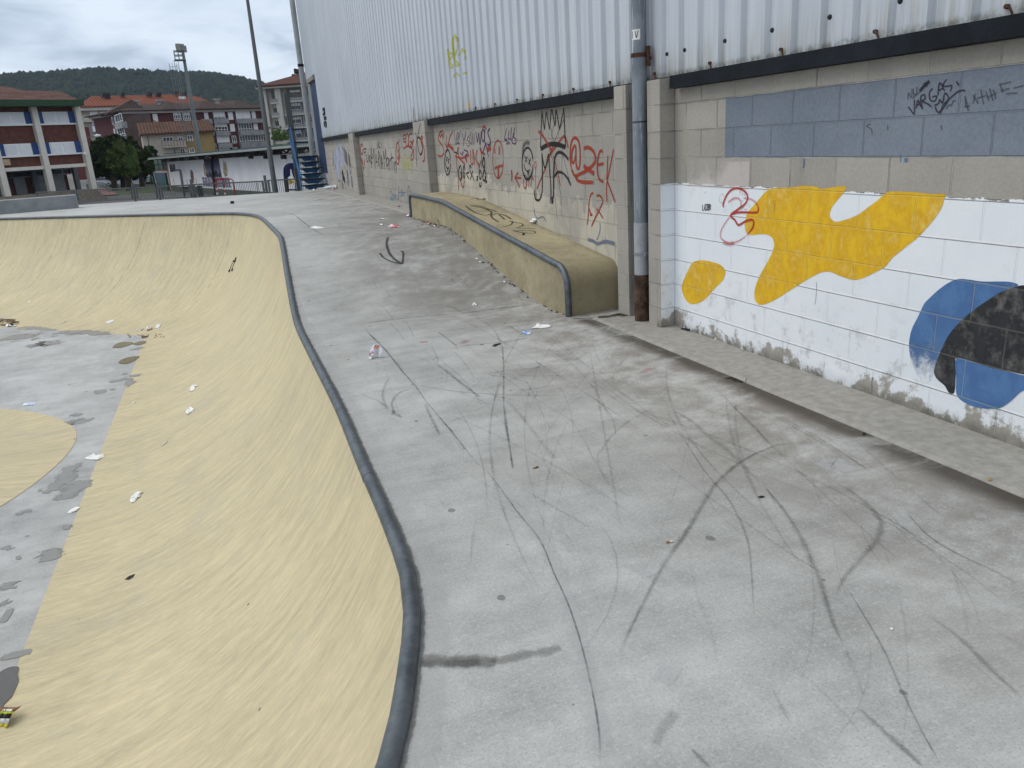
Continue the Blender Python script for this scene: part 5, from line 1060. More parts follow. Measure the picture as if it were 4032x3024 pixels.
L('dry_leaf', 'dark dry leaf halfway up the near ochre slope', 'z7', (597, 784), [(573, 795), (590, 782), (620, 770), (610, 785), (590, 796)], [DKP], .25, 'leaf')
L('bottle_cap', 'small black cap on the deck beside the kerb', 'c6', (470, 1412), [(446, 1412), (455, 1400), (485, 1402), (496, 1414), (480, 1424), (455, 1422)], [DKP], .5)
L('plastic_strip', 'black torn strip on the kerb at the foot of the white wall', 'c5', (740, 275), [(682, 268), (720, 260), (740, 272), (795, 280), (790, 292), (750, 288), (720, 276)], [DKP], .3)
L('dry_leaf', 'ochre leaf lying in the gutter against the kerb', 'i6', (545, 335), [(450, 330), (490, 290), (560, 275), (630, 310), (630, 355), (550, 385), (480, 370)], [M('ochre_leaf', (.27, .19, .07), .7, .2, 40)], .25, 'leaf')
L('paper_scrap', 'tiny white scrap alone on the near deck', 'z8', (1671, 911), [(1664, 909), (1672, 905), (1678, 912), (1670, 917)], [TIS], .2)
L('dry_leaf', 'thin dark twig piece on the near deck between the tyre scuffs', 'z8', (1140, 372), [(1122, 373), (1140, 367), (1155, 371), (1140, 376)], [DKP], .3, 'leaf')
# cigarette butts
CIG = M('cigarette_paper', (.62, .6, .55), .8); FIL = M('cigarette_filter', (.38, .17, .06), .8)
def butt(fr, x, y, ang, label, burnt=True):
    h, n_, rt, fw = frame_at(fr, x, y); d = rt*math.cos(ang)+fw*math.sin(ang); c0 = h+n_*.0045
    b = thing('cigarette_butt', label, 'cigarette butt', h, LG)
    MB().tube([c0-d*.014, c0], .0042, 8).obj('filter', FIL, b); MB().tube([c0, c0+d*.016], .0042, 8).obj('paper_end', BRN if burnt else CIG, b)
butt('i1', 1960, 1642, .5, 'brown cigarette butt on the deck below the long straight scuff'); butt('i4', 1200, 957, -.6, 'cigarette butt on the middle of the deck ramp'); butt('z8', 764, 557, .2, 'orange cigarette butt beside the thick black tyre scuff', False); butt('z7', 345, 150, .1, 'white cigarette stub at the rim of the ochre mound', False)
# chip bag at the lower left
hc, nc_, rt, fw = frame_at('i3', 90, 1105)
def cb(fr, x, y, z):
    d = Vector(ray(fr, x, y)); t_ = (hc+nc_*z-Vector(CC)).dot(nc_)/d.dot(nc_); return Vector(CC)+d*t_
bag = thing('chip_bag', 'yellow green crisps bag with brown top lying on the slope at lower left', 'litter', hc, LG)
def sheet(name, pts, mat, sub=4):
    q = MB(); q.quad(*pts); o = q.obj(name, mat, bag); return o
rows_ = [(1108, .004, -330, 98), (1035, .03, -310, 130), (950, .05, -290, 163), (870, .06, -260, 200), (835, .062, -230, 240), (765, .05, -180, 285)]
grid = [[cb('i3', a+(b-a)*k/6, yy, z+(.018*math.sin(k*.9+j) if 0 < k < 6 else 0)) for k in range(7)] for j, (yy, z, a, b) in enumerate(rows_)]
def band(name, j0, j1, k0, k1, mat, lift=0.):
    q = MB(); 
    for j in range(j0, j1):
        for k in range(k0, k1): q.quad(*[tuple(p+nc_*lift) for p in (grid[j][k], grid[j][k+1], grid[j+1][k+1], grid[j+1][k])])
    o = q.obj(name, mat, bag, smooth=True); o.modifiers.new('thickness', 'SOLIDIFY').thickness = .0012; return o
YG = M('yellow_green_foil', (.48, .55, .03), .3, .25, 40)
band('bag_foot', 0, 1, 0, 6, M('yellow_foil', (.55, .47, .03), .3, .25, 40)); band('bag_panel', 1, 2, 3, 6, M('white_foil_panel', (.62, .64, .66), .3, .2, 50)); band('bag_side', 1, 2, 0, 3, YG); band('bag_stripe', 2, 3, 3, 6, M('black_foil', (.02, .018, .015), .3, .2)); band('bag_middle', 2, 3, 0, 3, YG); band('bag_body', 3, 4, 0, 6, YG); band('bag_top', 4, 5, 0, 6, M('brown_foil', (.22, .12, .05), .3, .25, 40))
q = MB(); q.quad(*[tuple(cb('i3', x, y, .055)) for x, y in ((285, 765), (240, 835), (300, 790), (358, 742))]); o = q.obj('bag_flap', M('dark_red_foil', (.16, .03, .02), .35), bag); o.modifiers.new('thickness', 'SOLIDIFY').thickness = .0012
q = RB(); n_l = nc_
for pts in ([(62, 812), (96, 806)], [(80, 808), (72, 834)], [(110, 818), (108, 830), (126, 832), (135, 812), (122, 806), (110, 818)], [(202, 800), (180, 806), (192, 820), (172, 834)], [(150, 806), (146, 826), (162, 832), (170, 812), (156, 804), (150, 806)], [(40, 820), (58, 818)]):
    P = [cb('i3', x, y, .075) for x, y in smooth_px(pts)]; q.add(P, [nc_]*len(P), .0045)
q.obj('bag_lettering', M('white_print', (.8, .8, .78), .5), bag)
# drink can at the right frame edge, bottle and can by the stairs
hc, nc_, rt, fw = frame_at('i6', 1640, 1150)
can = thing('drink_can', 'printed dark drink can lying against the kerb at the right edge', 'drink can', hc, LG)
ax = (rt*.8+fw*.6).normalized(); c0 = hc+nc_*.034+rt*.035
MB().tube([c0-ax*.0, c0+ax*.01, c0+ax*.11, c0+ax*.12], [.026, .033, .033, .026], 20).obj('can_body', M('dark_printed_can', (.16, .09, .14), .3, .5, 40, metal=.3), can)
MB().tube([c0-ax*.004, c0-ax*.0005], [.0255, .0265], 20).obj('can_lid', M('bare_aluminium', (.6, .6, .62), .3, .05, metal=.8), can)
hb, nb, rb_, fb_ = frame_at('c8', 545, 1230)
q = MB(); a0 = hb+nb*.045; q.tube([a0-rb_*.22, a0-rb_*.14, a0-rb_*.10, a0+rb_*.16, a0+rb_*.18], [.015, .016, .042, .042, .03], 14)
tag(q.obj('plastic_bottle', M('clear_white_plastic', (.6, .66, .72), .25, .15, 12)), 'large clear plastic bottle lying at the foot of the blue stairs', 'bottle', LG)
L('plastic_bag', 'crumpled white plastic bag behind the bottle by the blue stairs', 'c8', (585, 1218), [(530, 1222), (555, 1205), (600, 1195), (620, 1205), (622, 1226), (570, 1230)], [TIS, PW], .14)
L('bottle_cap', 'red cap beside the plastic bottle at the blue stairs', 'c8', (595, 1238), [(586, 1240), (595, 1233), (605, 1238), (596, 1243)], [PR], .4)
L('paper_scrap', 'white scrap at the left foot of the blue stairs', 'c8', (375, 1245), [(362, 1247), (375, 1240), (388, 1244), (376, 1250)], [TIS], .25)
h_, n_ = hit('z1', 1507, 1322); q = MB(); q.tube([h_+Vector((-.05, 0, .035)), h_+Vector((-.03, 0, .04)), h_+Vector((.03, .01, .04)), h_+Vector((.05, .01, .035))], [.012, .036, .034, .01], 9); tag(q.obj('pebble', DKP), 'dark round pebble alone on the far upper deck', 'stone', LG)
# leaf and twig debris at the far left of the floor edge: too many to count
q = MB(); rg = random.Random(3)
for i in range(60):
    x = rg.uniform(-60, 210); y = 372+rg.uniform(-40, 60)*(1-abs(x)/400); h, n_ = hit('i2', x, y)
    if h is None: continue
    a = rg.uniform(0, 6.28); d = Vector((math.cos(a), math.sin(a), 0))*rg.uniform(.03, .1); q.bar(h+n_*.006-d, h+n_*.012+d, .012, .006)
for (fr, xs, ys, k) in (('i2', (1560, 2050), (520, 570), 26), ('i2', (1760, 1840), (545, 580), 16), ('i4', (740, 1060), (205, 310), 20), ('i5', (650, 1000), (540, 690), 0)):
    for i in range(k):
        h, n_ = hit(fr, rg.uniform(*xs), rg.uniform(*ys))
        if h is None: continue
        a = rg.uniform(0, 6.28); d = Vector((math.cos(a), math.sin(a), 0))*rg.uniform(.008, .03); q.bar(h+n_*.004-d, h+n_*.007+d, .012, .005)
# crumbs along the foot of the ledge
for i in range(110):
    y = rg.uniform(6.6, 12.2); x = LX0 - abs(rg.gauss(0, .03)) - .005; z = deck_z(x, y); s_ = rg.uniform(.003, .011); q.box(x-s_, x+s_, y-s_, y+s_, z, z+s_)
tag(q.obj('debris', BRN), 'brown leaf crumbs and twigs on the concrete', None, None, 'stuff')

# ------------------------------------------------------------------ background: vertical facade planes found by sight line
def hz(x): return 1118.3 - .0662*x   # horizon row in z1 pixels
class Fac:
    def __init__(s, x1, Y1, x2, Y2):
        a = on_y('z1', x1, hz(x1), Y1); b = on_y('z1', x2, hz(x2), Y2)
        s.a = Vector((a[0], a[1], 0)); s.b = Vector((b[0], b[1], 0)); s.e = (s.b-s.a).normalized(); s.n = Vector((s.e.y, -s.e.x, 0))
    def sz(s, fr, x, y, out=0.):
        d = Vector(ray(fr, x, y)); c = Vector((0, 0, CAMZ)); o = s.a + s.n*out
        t = (o-c).dot(s.n)/d.dot(s.n); p = c+d*t; return (p-s.a).dot(s.e), p.z
    def P(s, q, o, z): return tuple(s.a + s.e*q + s.n*o + Vector((0, 0, z)))
    def box(s, mb, s0, s1, z0, z1, o0, o1):
        if s0 > s1: s0, s1 = s1, s0
        if z0 > z1: z0, z1 = z1, z0
        return mb.hexa([s.P(s0, o1, z0), s.P(s1, o1, z0), s.P(s1, o0, z0), s.P(s0, o0, z0), s.P(s0, o1, z1), s.P(s1, o1, z1), s.P(s1, o0, z1), s.P(s0, o0, z1)])
    def rect(s, fr, x0, y0, x1, y1, out=0.):
        a = s.sz(fr, x0, y0, out); b = s.sz(fr, x1, y1, out); return a[0], b[0], b[1], a[1]
GZ = -1.4
def tile_mat(name, lo, hi, e, step):
    t = NT(name); d = t.n('ShaderNodeVectorMath', operation='DOT_PRODUCT'); t.l(t.pos, d.inputs[0]); d.inputs[1].default_value = (e.x, e.y, 0)
    fr = t.math('ABSOLUTE', t.math('SUBTRACT', t.math('FRACT', t.math('DIVIDE', d.outputs['Value'], step)), .5))
    n1 = t.noise(1.2, 6, .7); x, y, z = t.xyz(); row = t.math('FRACT', t.math('MULTIPLY', z, 4.5))
    c = t.mix(t.mr(n1, .32, .68), lo, hi); c = t.mix(t.math('MULTIPLY', t.mr(fr, .2, .42), .8), c, tuple(v*.35 for v in lo)); c = t.mix(t.math('MULTIPLY', t.mr(row, .8, 1.), .3), c, tuple(v*.4 for v in lo))
    return t.fin(c, .85, 0, .15)
def hip(F, s0, s1, o0, o1, z0, rs0, rs1, ro, z1, name, mat, parent, thick=.18):
    """hip roof: eaves rectangle s0..s1, depth o0 (front) .. o1 (back), ridge rs0..rs1 at depth ro"""
    q = MB(); v = [F.P(s0, o0, z0), F.P(s1, o0, z0), F.P(s1, o1, z0), F.P(s0, o1, z0), F.P(rs0, ro, z1), F.P(rs1, ro, z1)]
    q.v = list(v) + [F.P(s0, o0, z0-thick), F.P(s1, o0, z0-thick), F.P(s1, o1, z0-thick), F.P(s0, o1, z0-thick)]
    q.f = [(0, 1, 5, 4), (1, 2, 5), (2, 3, 4, 5), (3, 0, 4), (6, 7, 1, 0), (7, 8, 2, 1), (8, 9, 3, 2), (9, 6, 0, 3), (9, 8, 7, 6)]
    return q.obj(name, mat, parent)
def wnd(F, parent, s0, s1, z0, z1, cols=2, out=.05, frame=WHITE, shutter=0., lower=True):
    """window: frame bars as one mesh, pane behind, optional roller shutter covering the top part"""
    q = MB(); fw = min(.09, (s1-s0)*.12)
    F.box(q, s0, s0+fw, z0, z1, out, out+.09); F.box(q, s1-fw, s1, z0, z1, out, out+.09); F.box(q, s0+fw, s1-fw, z0, z0+fw, out, out+.09); F.box(q, s0+fw, s1-fw, z1-fw, z1, out, out+.09)
    for i in range(1, cols):
        c = s0+(s1-s0)*i/cols; F.box(q, c-fw*.45, c+fw*.45, z0+fw, z1-fw, out, out+.08)
    if lower: zc = z0+(z1-z0)*.27; F.box(q, s0+fw, s1-fw, zc-.04, zc+.04, out, out+.07)
    w_ = q.obj('window', frame, parent)
    p = MB(); F.box(p, s0+.01, s1-.01, z0+.01, z1-.01, out-.06, out+.02); p.obj('pane', DARKGLASS, w_)
    if shutter > 0:
        p = MB(); F.box(p, s0+fw, s1-fw, z1-(z1-z0)*shutter, z1-fw, out+.02, out+.06); p.obj('shutter', SHUT, w_)
    return w_
def mat_shutter():
    t = NT('white_roller_shutter'); x, y, z = t.xyz(); n1 = t.noise(.8, 5, .6)
    l = t.math('FRACT', t.math('MULTIPLY', z, 14.)); c = t.mix(t.mr(n1, .3, .7), (.62, .645, .68), (.72, .74, .77)); c = t.mix(t.math('MULTIPLY', t.mr(l, .75, 1.), .3), c, (.35, .36, .4)); return t.fin(c, .5)
SHUT = mat_shutter()

# ---- school building at the left
F = Fac(0, 80, 600, 84.5)
def srow(y, x): return F.sz('A', x, y)[1]
pz = [F.sz('A', 95, 1560)[0], F.sz('A', 678, 1530)[0], F.sz('A', 1228, 1488)[0]]
bay = (pz[2]-pz[0])/2; ps = [pz[2]-bay*k for k in range(5)]
zt = F.sz('A', 700, 400)[1]; zf1 = F.sz('A', 700, 322)[1]
zu1, zu0 = F.sz('A', 740, 462)[1], F.sz('A', 750, 612)[1]; zl1, zl0 = F.sz('A', 820, 858)[1], F.sz('A', 830, 1005)[1]
zb1, zb0 = F.sz('A', 880, 1150)[1], F.sz('A', 880, 1195)[1]; zfl = F.sz('A', 900, 1500)[1]; 
school = thing('school_building', 'red brick school with cream pillars, white shuttered windows, green fascia and tiled roof', 'building', F.P((pz[0]+pz[2])/2, -6, GZ))
sE = ps[0]; sW = ps[4]-1
q = MB(); F.box(q, sW, sE-.05, zb1, zt+.02, -12, -.32); q.obj('brick_wall', BRICK, school)
q = MB(); F.box(q, sW, sE-.6, zfl, zb1-.003, -12, -3.2); q.obj('porch_wall', M('porch_brick', (.10, .042, .03), .9, .2, 3), school)
q = MB(); F.box(q, sW, sE+.2, GZ, zfl, -12, .1); q.obj('porch_floor', M('porch_concrete', (.2, .19, .175), .9), school)
for k in range(5):
    q = MB(); F.box(q, ps[k]-.24, ps[k]+.24, zfl, zt, -.35, .22); q.obj('pillar', CREAM, school)
    if k < 3:
        q = MB(); F.box(q, ps[k]-.2, ps[k]+.2, zfl, zb0, -3., -2.6); q.obj('rear_post', GREYPAINT, school)
for k in range(4):
    a, b = ps[k+1]+.245, ps[k]-.245
    q = MB(); F.box(q, a, b, zb0, zb1, -.32, .1); q.obj('beam', CREAM, school)
    for (z0, z1) in ((zu0, zu1), (zl0, zl1)):
        q = MB(); F.box(q, a+.52, b-.52, z0, z1, -.31, -.2); wdw = q.obj('window', WHITE, school)
        mid = (a+b)/2
        for c0, c1 in ((a+.62, mid-.1), (mid+.1, b-.62)):
            q = MB(); F.box(q, c0, c1, z0+.1, z1-.08, -.2, -.16); q.obj('shutter', SHUT, wdw)
        q = MB(); F.box(q, a, b, z0-.14, z0-.01, -.31, -.08); q.obj('sill', WHITE, wdw)
        for c0, c1 in ((a, a+.5), (b-.5, b)):
            q = MB(); F.box(q, c0, c1, z0, z1+.02, -.31, -.14); q.obj('blue_panel', M('school_blue_panel', (.02, .06, .19), .5), school)
    # doors and transom windows of the porch
    for c, wd in ((.30, .95), (.72, .95)) if k else ((.10, .85), (.62, 1.05)):
        cx = a+(b-a)*c; dh = zfl+(zb0-zfl)*.70
        q = MB(); F.box(q, cx-wd/2, cx+wd/2, zfl, dh, -3.18, -3.1); d_ = q.obj('door', M('grey_door_paint', (.22, .235, .245), .5), school)
        q = MB(); F.box(q, cx+wd*.3, cx+wd*.42, zfl+.95, zfl+1., -3.1, -3.05); q.obj('handle', BEAM, d_)
        q = MB(); F.box(q, cx-wd/2, cx+wd/2, dh+.02, zb0-.05, -3.18, -3.08); w_ = q.obj('window', M('grey_frame', (.3, .31, .31), .5), school)
        q = MB(); F.box(q, cx-wd/2+.08, cx+wd/2-.08, dh+.1, zb0-.12, -3.08, -3.06); q.obj('pane', DARKGLASS, w_)
        for oo in (-1.05, -.15 - wd*.0 + wd):
            q = MB(); F.box(q, cx+oo-.4, cx+oo+.4, dh+.02, zb0-.05, -3.18, -3.08); w_ = q.obj('window', M('grey_frame', (.3, .31, .31), .5), school)
            q = MB(); F.box(q, cx+oo-.34, cx+oo+.34, dh+.1, zb0-.12, -3.08, -3.06); q.obj('pane', DARKGLASS, w_)
q = MB(); sFE = F.sz('A', 1100, 360, 1.3)[0]; F.box(q, sW-.5, sFE, zt, zf1, -13, 1.3); q.obj('green_fascia', M('dark_green_fascia', (.018, .055, .025), .6, .15, 1), school)
TILE = tile_mat('weathered_roof_tile', (.07, .032, .025), (.17, .085, .062), F.e, .36)
zr = F.sz('A', 500, 192, -4.5)[1]; sr1 = F.sz('A', 770, 190, -4.5)[0]; sr0 = F.sz('A', 150, 190, -4.5)[0]; se1 = F.sz('A', 1022, 305, .6)[0]
hip(F, sW-.4, se1, .7, -10, zf1+.05, sW, sr1, -4.5, zr, 'tile_roof', TILE, school, .1)
zr2 = F.sz('A', 60, 125, -7)[1]; s2 = F.sz('A', 95, 125, -7)[0]; s3 = F.sz('A', 235, 215, -5.)[0]
hip(F, sW-.4, s3+.6, -3.0, -13, zf1+.9, sW, s2, -7.5, zr2, 'upper_tile_roof', TILE, school, .1)
st_ = [F.sz('A', 900, 1500+k*22)[1] for k in range(5)]
q = MB()
zz_ = np.linspace(zfl, GZ, 5)
for k in range(4): F.box(q, sW, F.sz('A', 1255+k*6, 1520)[0], GZ, zz_[k]-.002, .1+k*.36, .1+(k+1)*.36)
q.obj('steps', M('worn_steps', (.235, .20, .155), .9, .2, 3), school)
a = F.sz('A', 25, 1088); q = MB(); F.box(q, a[0], a[0]+.55, a[1]-.5, a[1], -.32, .15); q.obj('security_light', M('tan_lamp', (.4, .3, .2), .6), school)
a = F.sz('A', 1080, 1010); q = MB(); F.box(q, a[0]-.12, a[0]+.12, a[1]-.1, a[1]+.1, .22, .4); q.obj('security_camera', WHITE, school)
a = F.sz('A', 1110, 805); b = F.sz('A', 1225, 788); q = MB(); q.tube([F.P(a[0], 0, a[1]), F.P(b[0], .3, b[1])], .04, 8); lm = q.obj('lamp_arm', GREYPAINT, school)
q = MB(); q.tube([F.P(b[0]-.1, .3, b[1]+.02), F.P(b[0]+.15, .3, b[1]+.08), F.P(b[0]+.5, .3, b[1]+.06)], [.07, .15, .07], 10); q.obj('lamp_head', WHITE, lm)
# ramp with railing beside the school steps
rp = thing('access_ramp', 'red paved access ramp with grey tubular railing beside the school steps', 'ramp', on_z('E', 500, 1050, GZ))
q = MB(); rpz = [(330, 998, GZ+.03), (520, 998, GZ+.03), (745, 1100, GZ+.03), (378, 1125, GZ+.03)]; 
qa = [on_z('E', x, y, z) for x, y, z in rpz]; q.quad(*qa); rs_ = q.obj('ramp_surface', M('red_pavers', (.20, .10, .095), .9, .2, 3), rp)
rs_.modifiers.new('thickness', 'SOLIDIFY').thickness = .1
q = MB(); A0 = Vector(on_y('E', 470, 985, 88)); feet = [Vector(on_z('E', x, y, GZ)) for x, y in ((245, 1000), (472, 995), (602, 1068))]; pts = [p+Vector((0, 0, .95)) for p in feet]
for z_ in (0, -.35, -.7): q.tube([Vector(p)+Vector((0, 0, z_)) for p in pts], .035, 6)
for i in range(2):
    n_ = 5
    for k in range(n_+1):
        f = k/n_; a = Vector(pts[i]).lerp(Vector(pts[i+1]), f); b = Vector(feet[i]).lerp(Vector(feet[i+1]), f); q.bar(a, b, .05)
q.obj('railing', GREYPAINT, rp)

# ---- grey concrete block on the far deck
q = MB(); a = on_z('z1', 500, 1349, H_UP); b = on_z('z1', -260, 1412, H_UP); top = on_y('z1', 492, 1262, a[1])
dv = Vector(b)-Vector(a); dv.z = 0; ee = dv.normalized(); nn = Vector((-ee.y, ee.x, 0)); nn = nn if nn.y > 0 else -nn
A_ = Vector((a[0], a[1], H_UP-.02)); hgt = top[2]-H_UP
q.hexa([A_, A_+nn*.62, A_+dv+nn*.62, A_+dv] + [p+Vector((0, 0, hgt+.02)) for p in (A_, A_+nn*.62, A_+dv+nn*.62, A_+dv)])
blk = q.obj('concrete_block', M('grey_painted_block', (.215, .235, .25), .6, .14, 3), bevel=.025)
tag(blk, 'long grey painted concrete block on the far deck in front of the school', 'concrete block')

# ---- grass on the bank and by the trees
GRASS = M('short_grass', (.055, .085, .025), .95, .35, 8, .4)
def sheet(name, pts, mat, lift=.02):
    q = MB(); q.quad(*[(p[0], p[1], p[2]+lift) for p in pts]); return q.obj(name, mat)
rg = random.Random(11)
def grass_field(name, poly_fn, n, label, hgt=.12):
    q = MB()
    for i in range(n):
        x, y, z = poly_fn(rg.random(), rg.random()); a = rg.uniform(0, 3.14); w_ = rg.uniform(.02, .05); h = rg.uniform(.5, 1.2)*hgt
        dx_, dy_ = math.cos(a)*w_, math.sin(a)*w_; lx, ly = rg.uniform(-.04, .04), rg.uniform(-.04, .04)
        q.quad((x-dx_, y-dy_, z), (x+dx_, y+dy_, z), (x+lx, y+ly, z+h))
    o = q.obj(name, GRASS); tag(o, label, None, None, 'stuff'); return o
def bank(u, v_):
    x = -17+u*21; y = 30 + v_*17 + u*.0; return x, y, gz(y)
structure(sheet('grass_bank', [(-22, 28.5, -.75), (5, 26.5, -.75), (5, 43.5, -.75), (-22, 52, -.75)], M('grass_soil', (.05, .07, .025), .95, .3, 4)), 'grassy bank beyond the deck')
grass_field('grass', bank, 9000, 'rough grass on the bank along the fence')
la = [on_z('E', x, y, GZ) for x, y in ((610, 1000), (1400, 965), (1880, 1010), (1100, 1075), (760, 1095))]
structure(sheet('lawn', la, GRASS), 'lawn patch beyond the fence')
lb_ = [on_z('E', x, y, GZ) for x, y in ((250, 905), (1650, 905), (1750, 960), (560, 992))]
structure(sheet('tree_bed', lb_, M('dark_soil', (.03, .028, .02), .95), .03), 'dark planted bed under the trees')

# ---- metal fence
FF = Fac(-60, 56, 2010, 38.5)
ztop = FF.sz('E', 850, 970)[1]; zbot = FF.sz('E', 1060, 1180)[1]; ztop2 = FF.sz('F', 800, 770)[1]
fence = thing('metal_fence', 'low grey metal bar fence across the yard behind the deck', 'fence', FF.P(10, 0, GZ+.6))
def fsx(fr, x, y): return FF.sz(fr, x, y)[0]
ends = [fsx('E', -700, 1060), fsx('E', -30, 1000), fsx('E', 962, 1010), fsx('E', 1035, 1010), fsx('E', 1392, 985), fsx('E', 1470, 985), fsx('E', 1985, 950), fsx('E', 2050, 950), fsx('F', 1040, 850), fsx('F', 1110, 850), fsx('F', 1110, 850)+3.4, fsx('F', 1110, 850)+3.6, fsx('F', 1110, 850)+6.8]
panels = [(ends[0], ends[1]-.06), (ends[1]+.06, ends[2]), (ends[3], ends[4]), (ends[5], ends[6]), (ends[7], ends[8]), (ends[9], ends[10]), (ends[11], ends[12])]
FM = M('fence_grey_paint', (.10, .105, .115), .5, .15, 6)
for i, (a, b) in enumerate(panels):
    zt_ = ztop+(ztop2-ztop)*min(1, max(0, (a-ends[2])/(ends[8]-ends[2]))); zb_ = min(zbot, GZ+.72) if False else zbot
    q = MB()
    FF.box(q, a, b, zt_-.06, zt_, -.03, .03); FF.box(q, a, b, zb_, zb_+.05, -.03, .03); FF.box(q, a, a+.06, zb_+.05, zt_-.06, -.03, .03); FF.box(q, b-.06, b, zb_+.05, zt_-.06, -.03, .03)
    pn_ = q.obj('fence_panel', FM, fence)
    q = MB(); n_ = int((b-a)/.11)
    for k in range(1, n_): c = a+(b-a)*k/n_; FF.box(q, c-.008, c+.008, zb_+.05, zt_-.06, -.008, .008)
    q.obj('bars', FM, pn_)
    pp_ = (b+.09) if i < len(panels)-1 else b
    if i > 0:
        q = MB(); c = (b + panels[i+1][0])/2 if i < len(panels)-1 else b+.1
        FF.box(q, c-.045, c+.045, zb_-.35, zt_+.24, -.045, .045); FF.box(q, b, c-.045, zt_-.45, zt_-.4, -.02, .02); q.obj('fence_post', FM, fence)

# ---- light pole at the deck edge
a = on_z('z1', 1795, 1246, H_UP); b = on_y('z1', 1615, 2, a[1])
lp_ = thing('lamp_post', 'tall plain grey tapered lamp post rising beyond the deck by the blue arch', 'lamp post', (a[0], a[1]+.6, -.7))
MB().tube([(a[0], a[1]+.6, -.8), (a[0], a[1]+.6, 2.0), (b[0], a[1]+.6, b[2]+1.)], [.08, .076, .04], 14).obj('pole', GREYPAINT, lp_)
MB().tube([(a[0], a[1]+.6, -.78), (a[0], a[1]+.6, -.70)], .2, 14).obj('base_plate', GREYPAINT, lp_)
zt2 = b[2]+1.; MB().tube([(b[0], a[1]+.6, zt2), (b[0]-.1, a[1]+.5, zt2+.25), (b[0]-.9, a[1]+.2, zt2+.4)], [.045, .04, .035], 10).obj('lamp_arm', GREYPAINT, lp_)
MB().box(b[0]-1.45, b[0]-.85, a[1]+.1, a[1]+.35, zt2+.36, zt2+.47).obj('lamp_head', GREYPAINT, lp_, bevel=.03)

# ---- white court wall with green canopy
FW = Fac(1060, 95, 1990, 51.)
court = thing('court_wall', 'long white painted ball court wall with murals and a green canopy roof', 'wall', FW.P(20, -.3, GZ))
s0 = FW.sz('E', 1610, 700)[0]; s1 = FW.sz('F', 1560, 500)[0]+14
wtop = FW.sz('F', 700, 395)[1]
t = NT('whitewash'); n1 = t.noise(.35, 5, .6); n2 = t.noise(4, 5, .6); t.fin(t.mix(t.mr(t.math('ADD', t.math('MULTIPLY', n1, .7), t.math('MULTIPLY', n2, .3)), .38, .62), (.70, .71, .74), (.80, .81, .84)), .8); WW = t.m
q = MB(); FW.box(q, s0, s1, GZ, wtop, -.5, 0); q.obj('white_wall', WW, court)
q = MB(); FW.box(q, s0-.42, s0-.01, GZ, wtop, -4, .05); q.obj('end_wall', M('faded_pink_render', (.33, .19, .17), .85, .2, 2), court)
bh = FW.sz('F', 500, 910)[1]; q = MB(); FW.box(q, s0, s1, GZ, bh, .002, .03); q.obj('green_base_band', M('moss_green_paint', (.085, .105, .075), .85, .2, 2), court)
rz0 = FW.sz('F', 600, 312, 1.2)[1]; rz1 = FW.sz('F', 600, 268, 1.2)[1]
sl = FW.sz('E', 1272, 490, 1.2)[0]; sr = FW.sz('F', 1788, 200, 1.2)[0]
q = MB(); v = [FW.P(sl, 1.25, rz0), FW.P(sr, 1.25, rz0), FW.P(sr, -11, rz0), FW.P(sl, -11, rz0), FW.P(sl, 1.25, rz1), FW.P(sr, 1.25, rz1), FW.P(sr, -11, rz1+.4), FW.P(sl, -11, rz1+.4)]; q.hexa(v)
q.obj('canopy_roof', M('sea_green_roof', (.04, .09, .078), .5, .12, .6), court)
q = MB(); FW.box(q, sl, sr, rz0-.05, rz0+.09, 1.251, 1.33); q.obj('gutter', M('pale_grey_gutter', (.30, .33, .34), .5), court)
DG = M('dark_green_steel', (.012, .02, .018), .6)
k = 0; q = MB()
FW.box(q, s0-2, sr-.4, rz0-.13, rz0-.05, .35, .5); FW.box(q, s0-2, sr-.4, wtop+.02, wtop+.09, .1, .25)
s_ = s0
while s_ < sr-1:
    zA, zB = wtop+.06, rz0-.08
    q.bar(FW.P(s_, .3, zA), FW.P(s_+.75, .3, zB), .09); q.bar(FW.P(s_+.75, .3, zB), FW.P(s_+1.5, .3, zA), .09); s_ += 1.5
q.obj('truss', DG, court)
s_ = s0+.5
while s_ < sr-1:
    q = MB(); FW.box(q, s_, s_+1.5, wtop-.02, rz0-.03, -.5, -.3); q.obj('dark_infill', DG, court); s_ += 4.4
# glazed gable at the left end and painted board under it
gl = M('dusty_green_glass', (.16, .21, .20), .25, .15, 1)
ga, gb, gc, gd = FW.rect('E', 1345, 480, 1600, 650, .0)
for i in range(3):
    a_, b_ = ga+(gb-ga)*i/3+.12, ga+(gb-ga)*(i+1)/3-.12
    q = MB(); FW.box(q, a_, b_, gc, rz0-.12, -.05, 0); g_ = q.obj('glass_screen', gl, court)
    q = MB(); FW.box(q, a_-.12, a_, gc-.1, rz0-.03, -.08, .05); FW.box(q, b_, b_+.12, gc-.1, rz0-.03, -.08, .05); FW.box(q, a_, b_, gc-.12, gc, -.08, .05); FW.box(q, a_, b_, (gc+rz0)/2-.05, (gc+rz0)/2+.05, 0.002, .05); q.obj('frame', DG, g_)
t = NT('teal_painted_board'); x, y, z = t.xyz(); n1 = t.noise(1.3, 5, .6, dist=.8)
t.fin(t.mix(t.mr(t.math('ADD', z, t.math('MULTIPLY', n1, 1.6)), -.6, 1.), (.02, .07, .055), (.06, .11, .16)), .7)
ra = FW.rect('E', 1385, 712, 1600, 930); q = MB(); FW.box(q, ra[0], ra[1], GZ, ra[3], -.1, .1); q.obj('painted_board', t.m, court)
ra = FW.rect('E', 1180, 770, 1350, 900, -4); q = MB(); FW.box(q, ra[0], ra[1], GZ, ra[3], -4.1, -4); q.obj('painted_board', t.m, court)
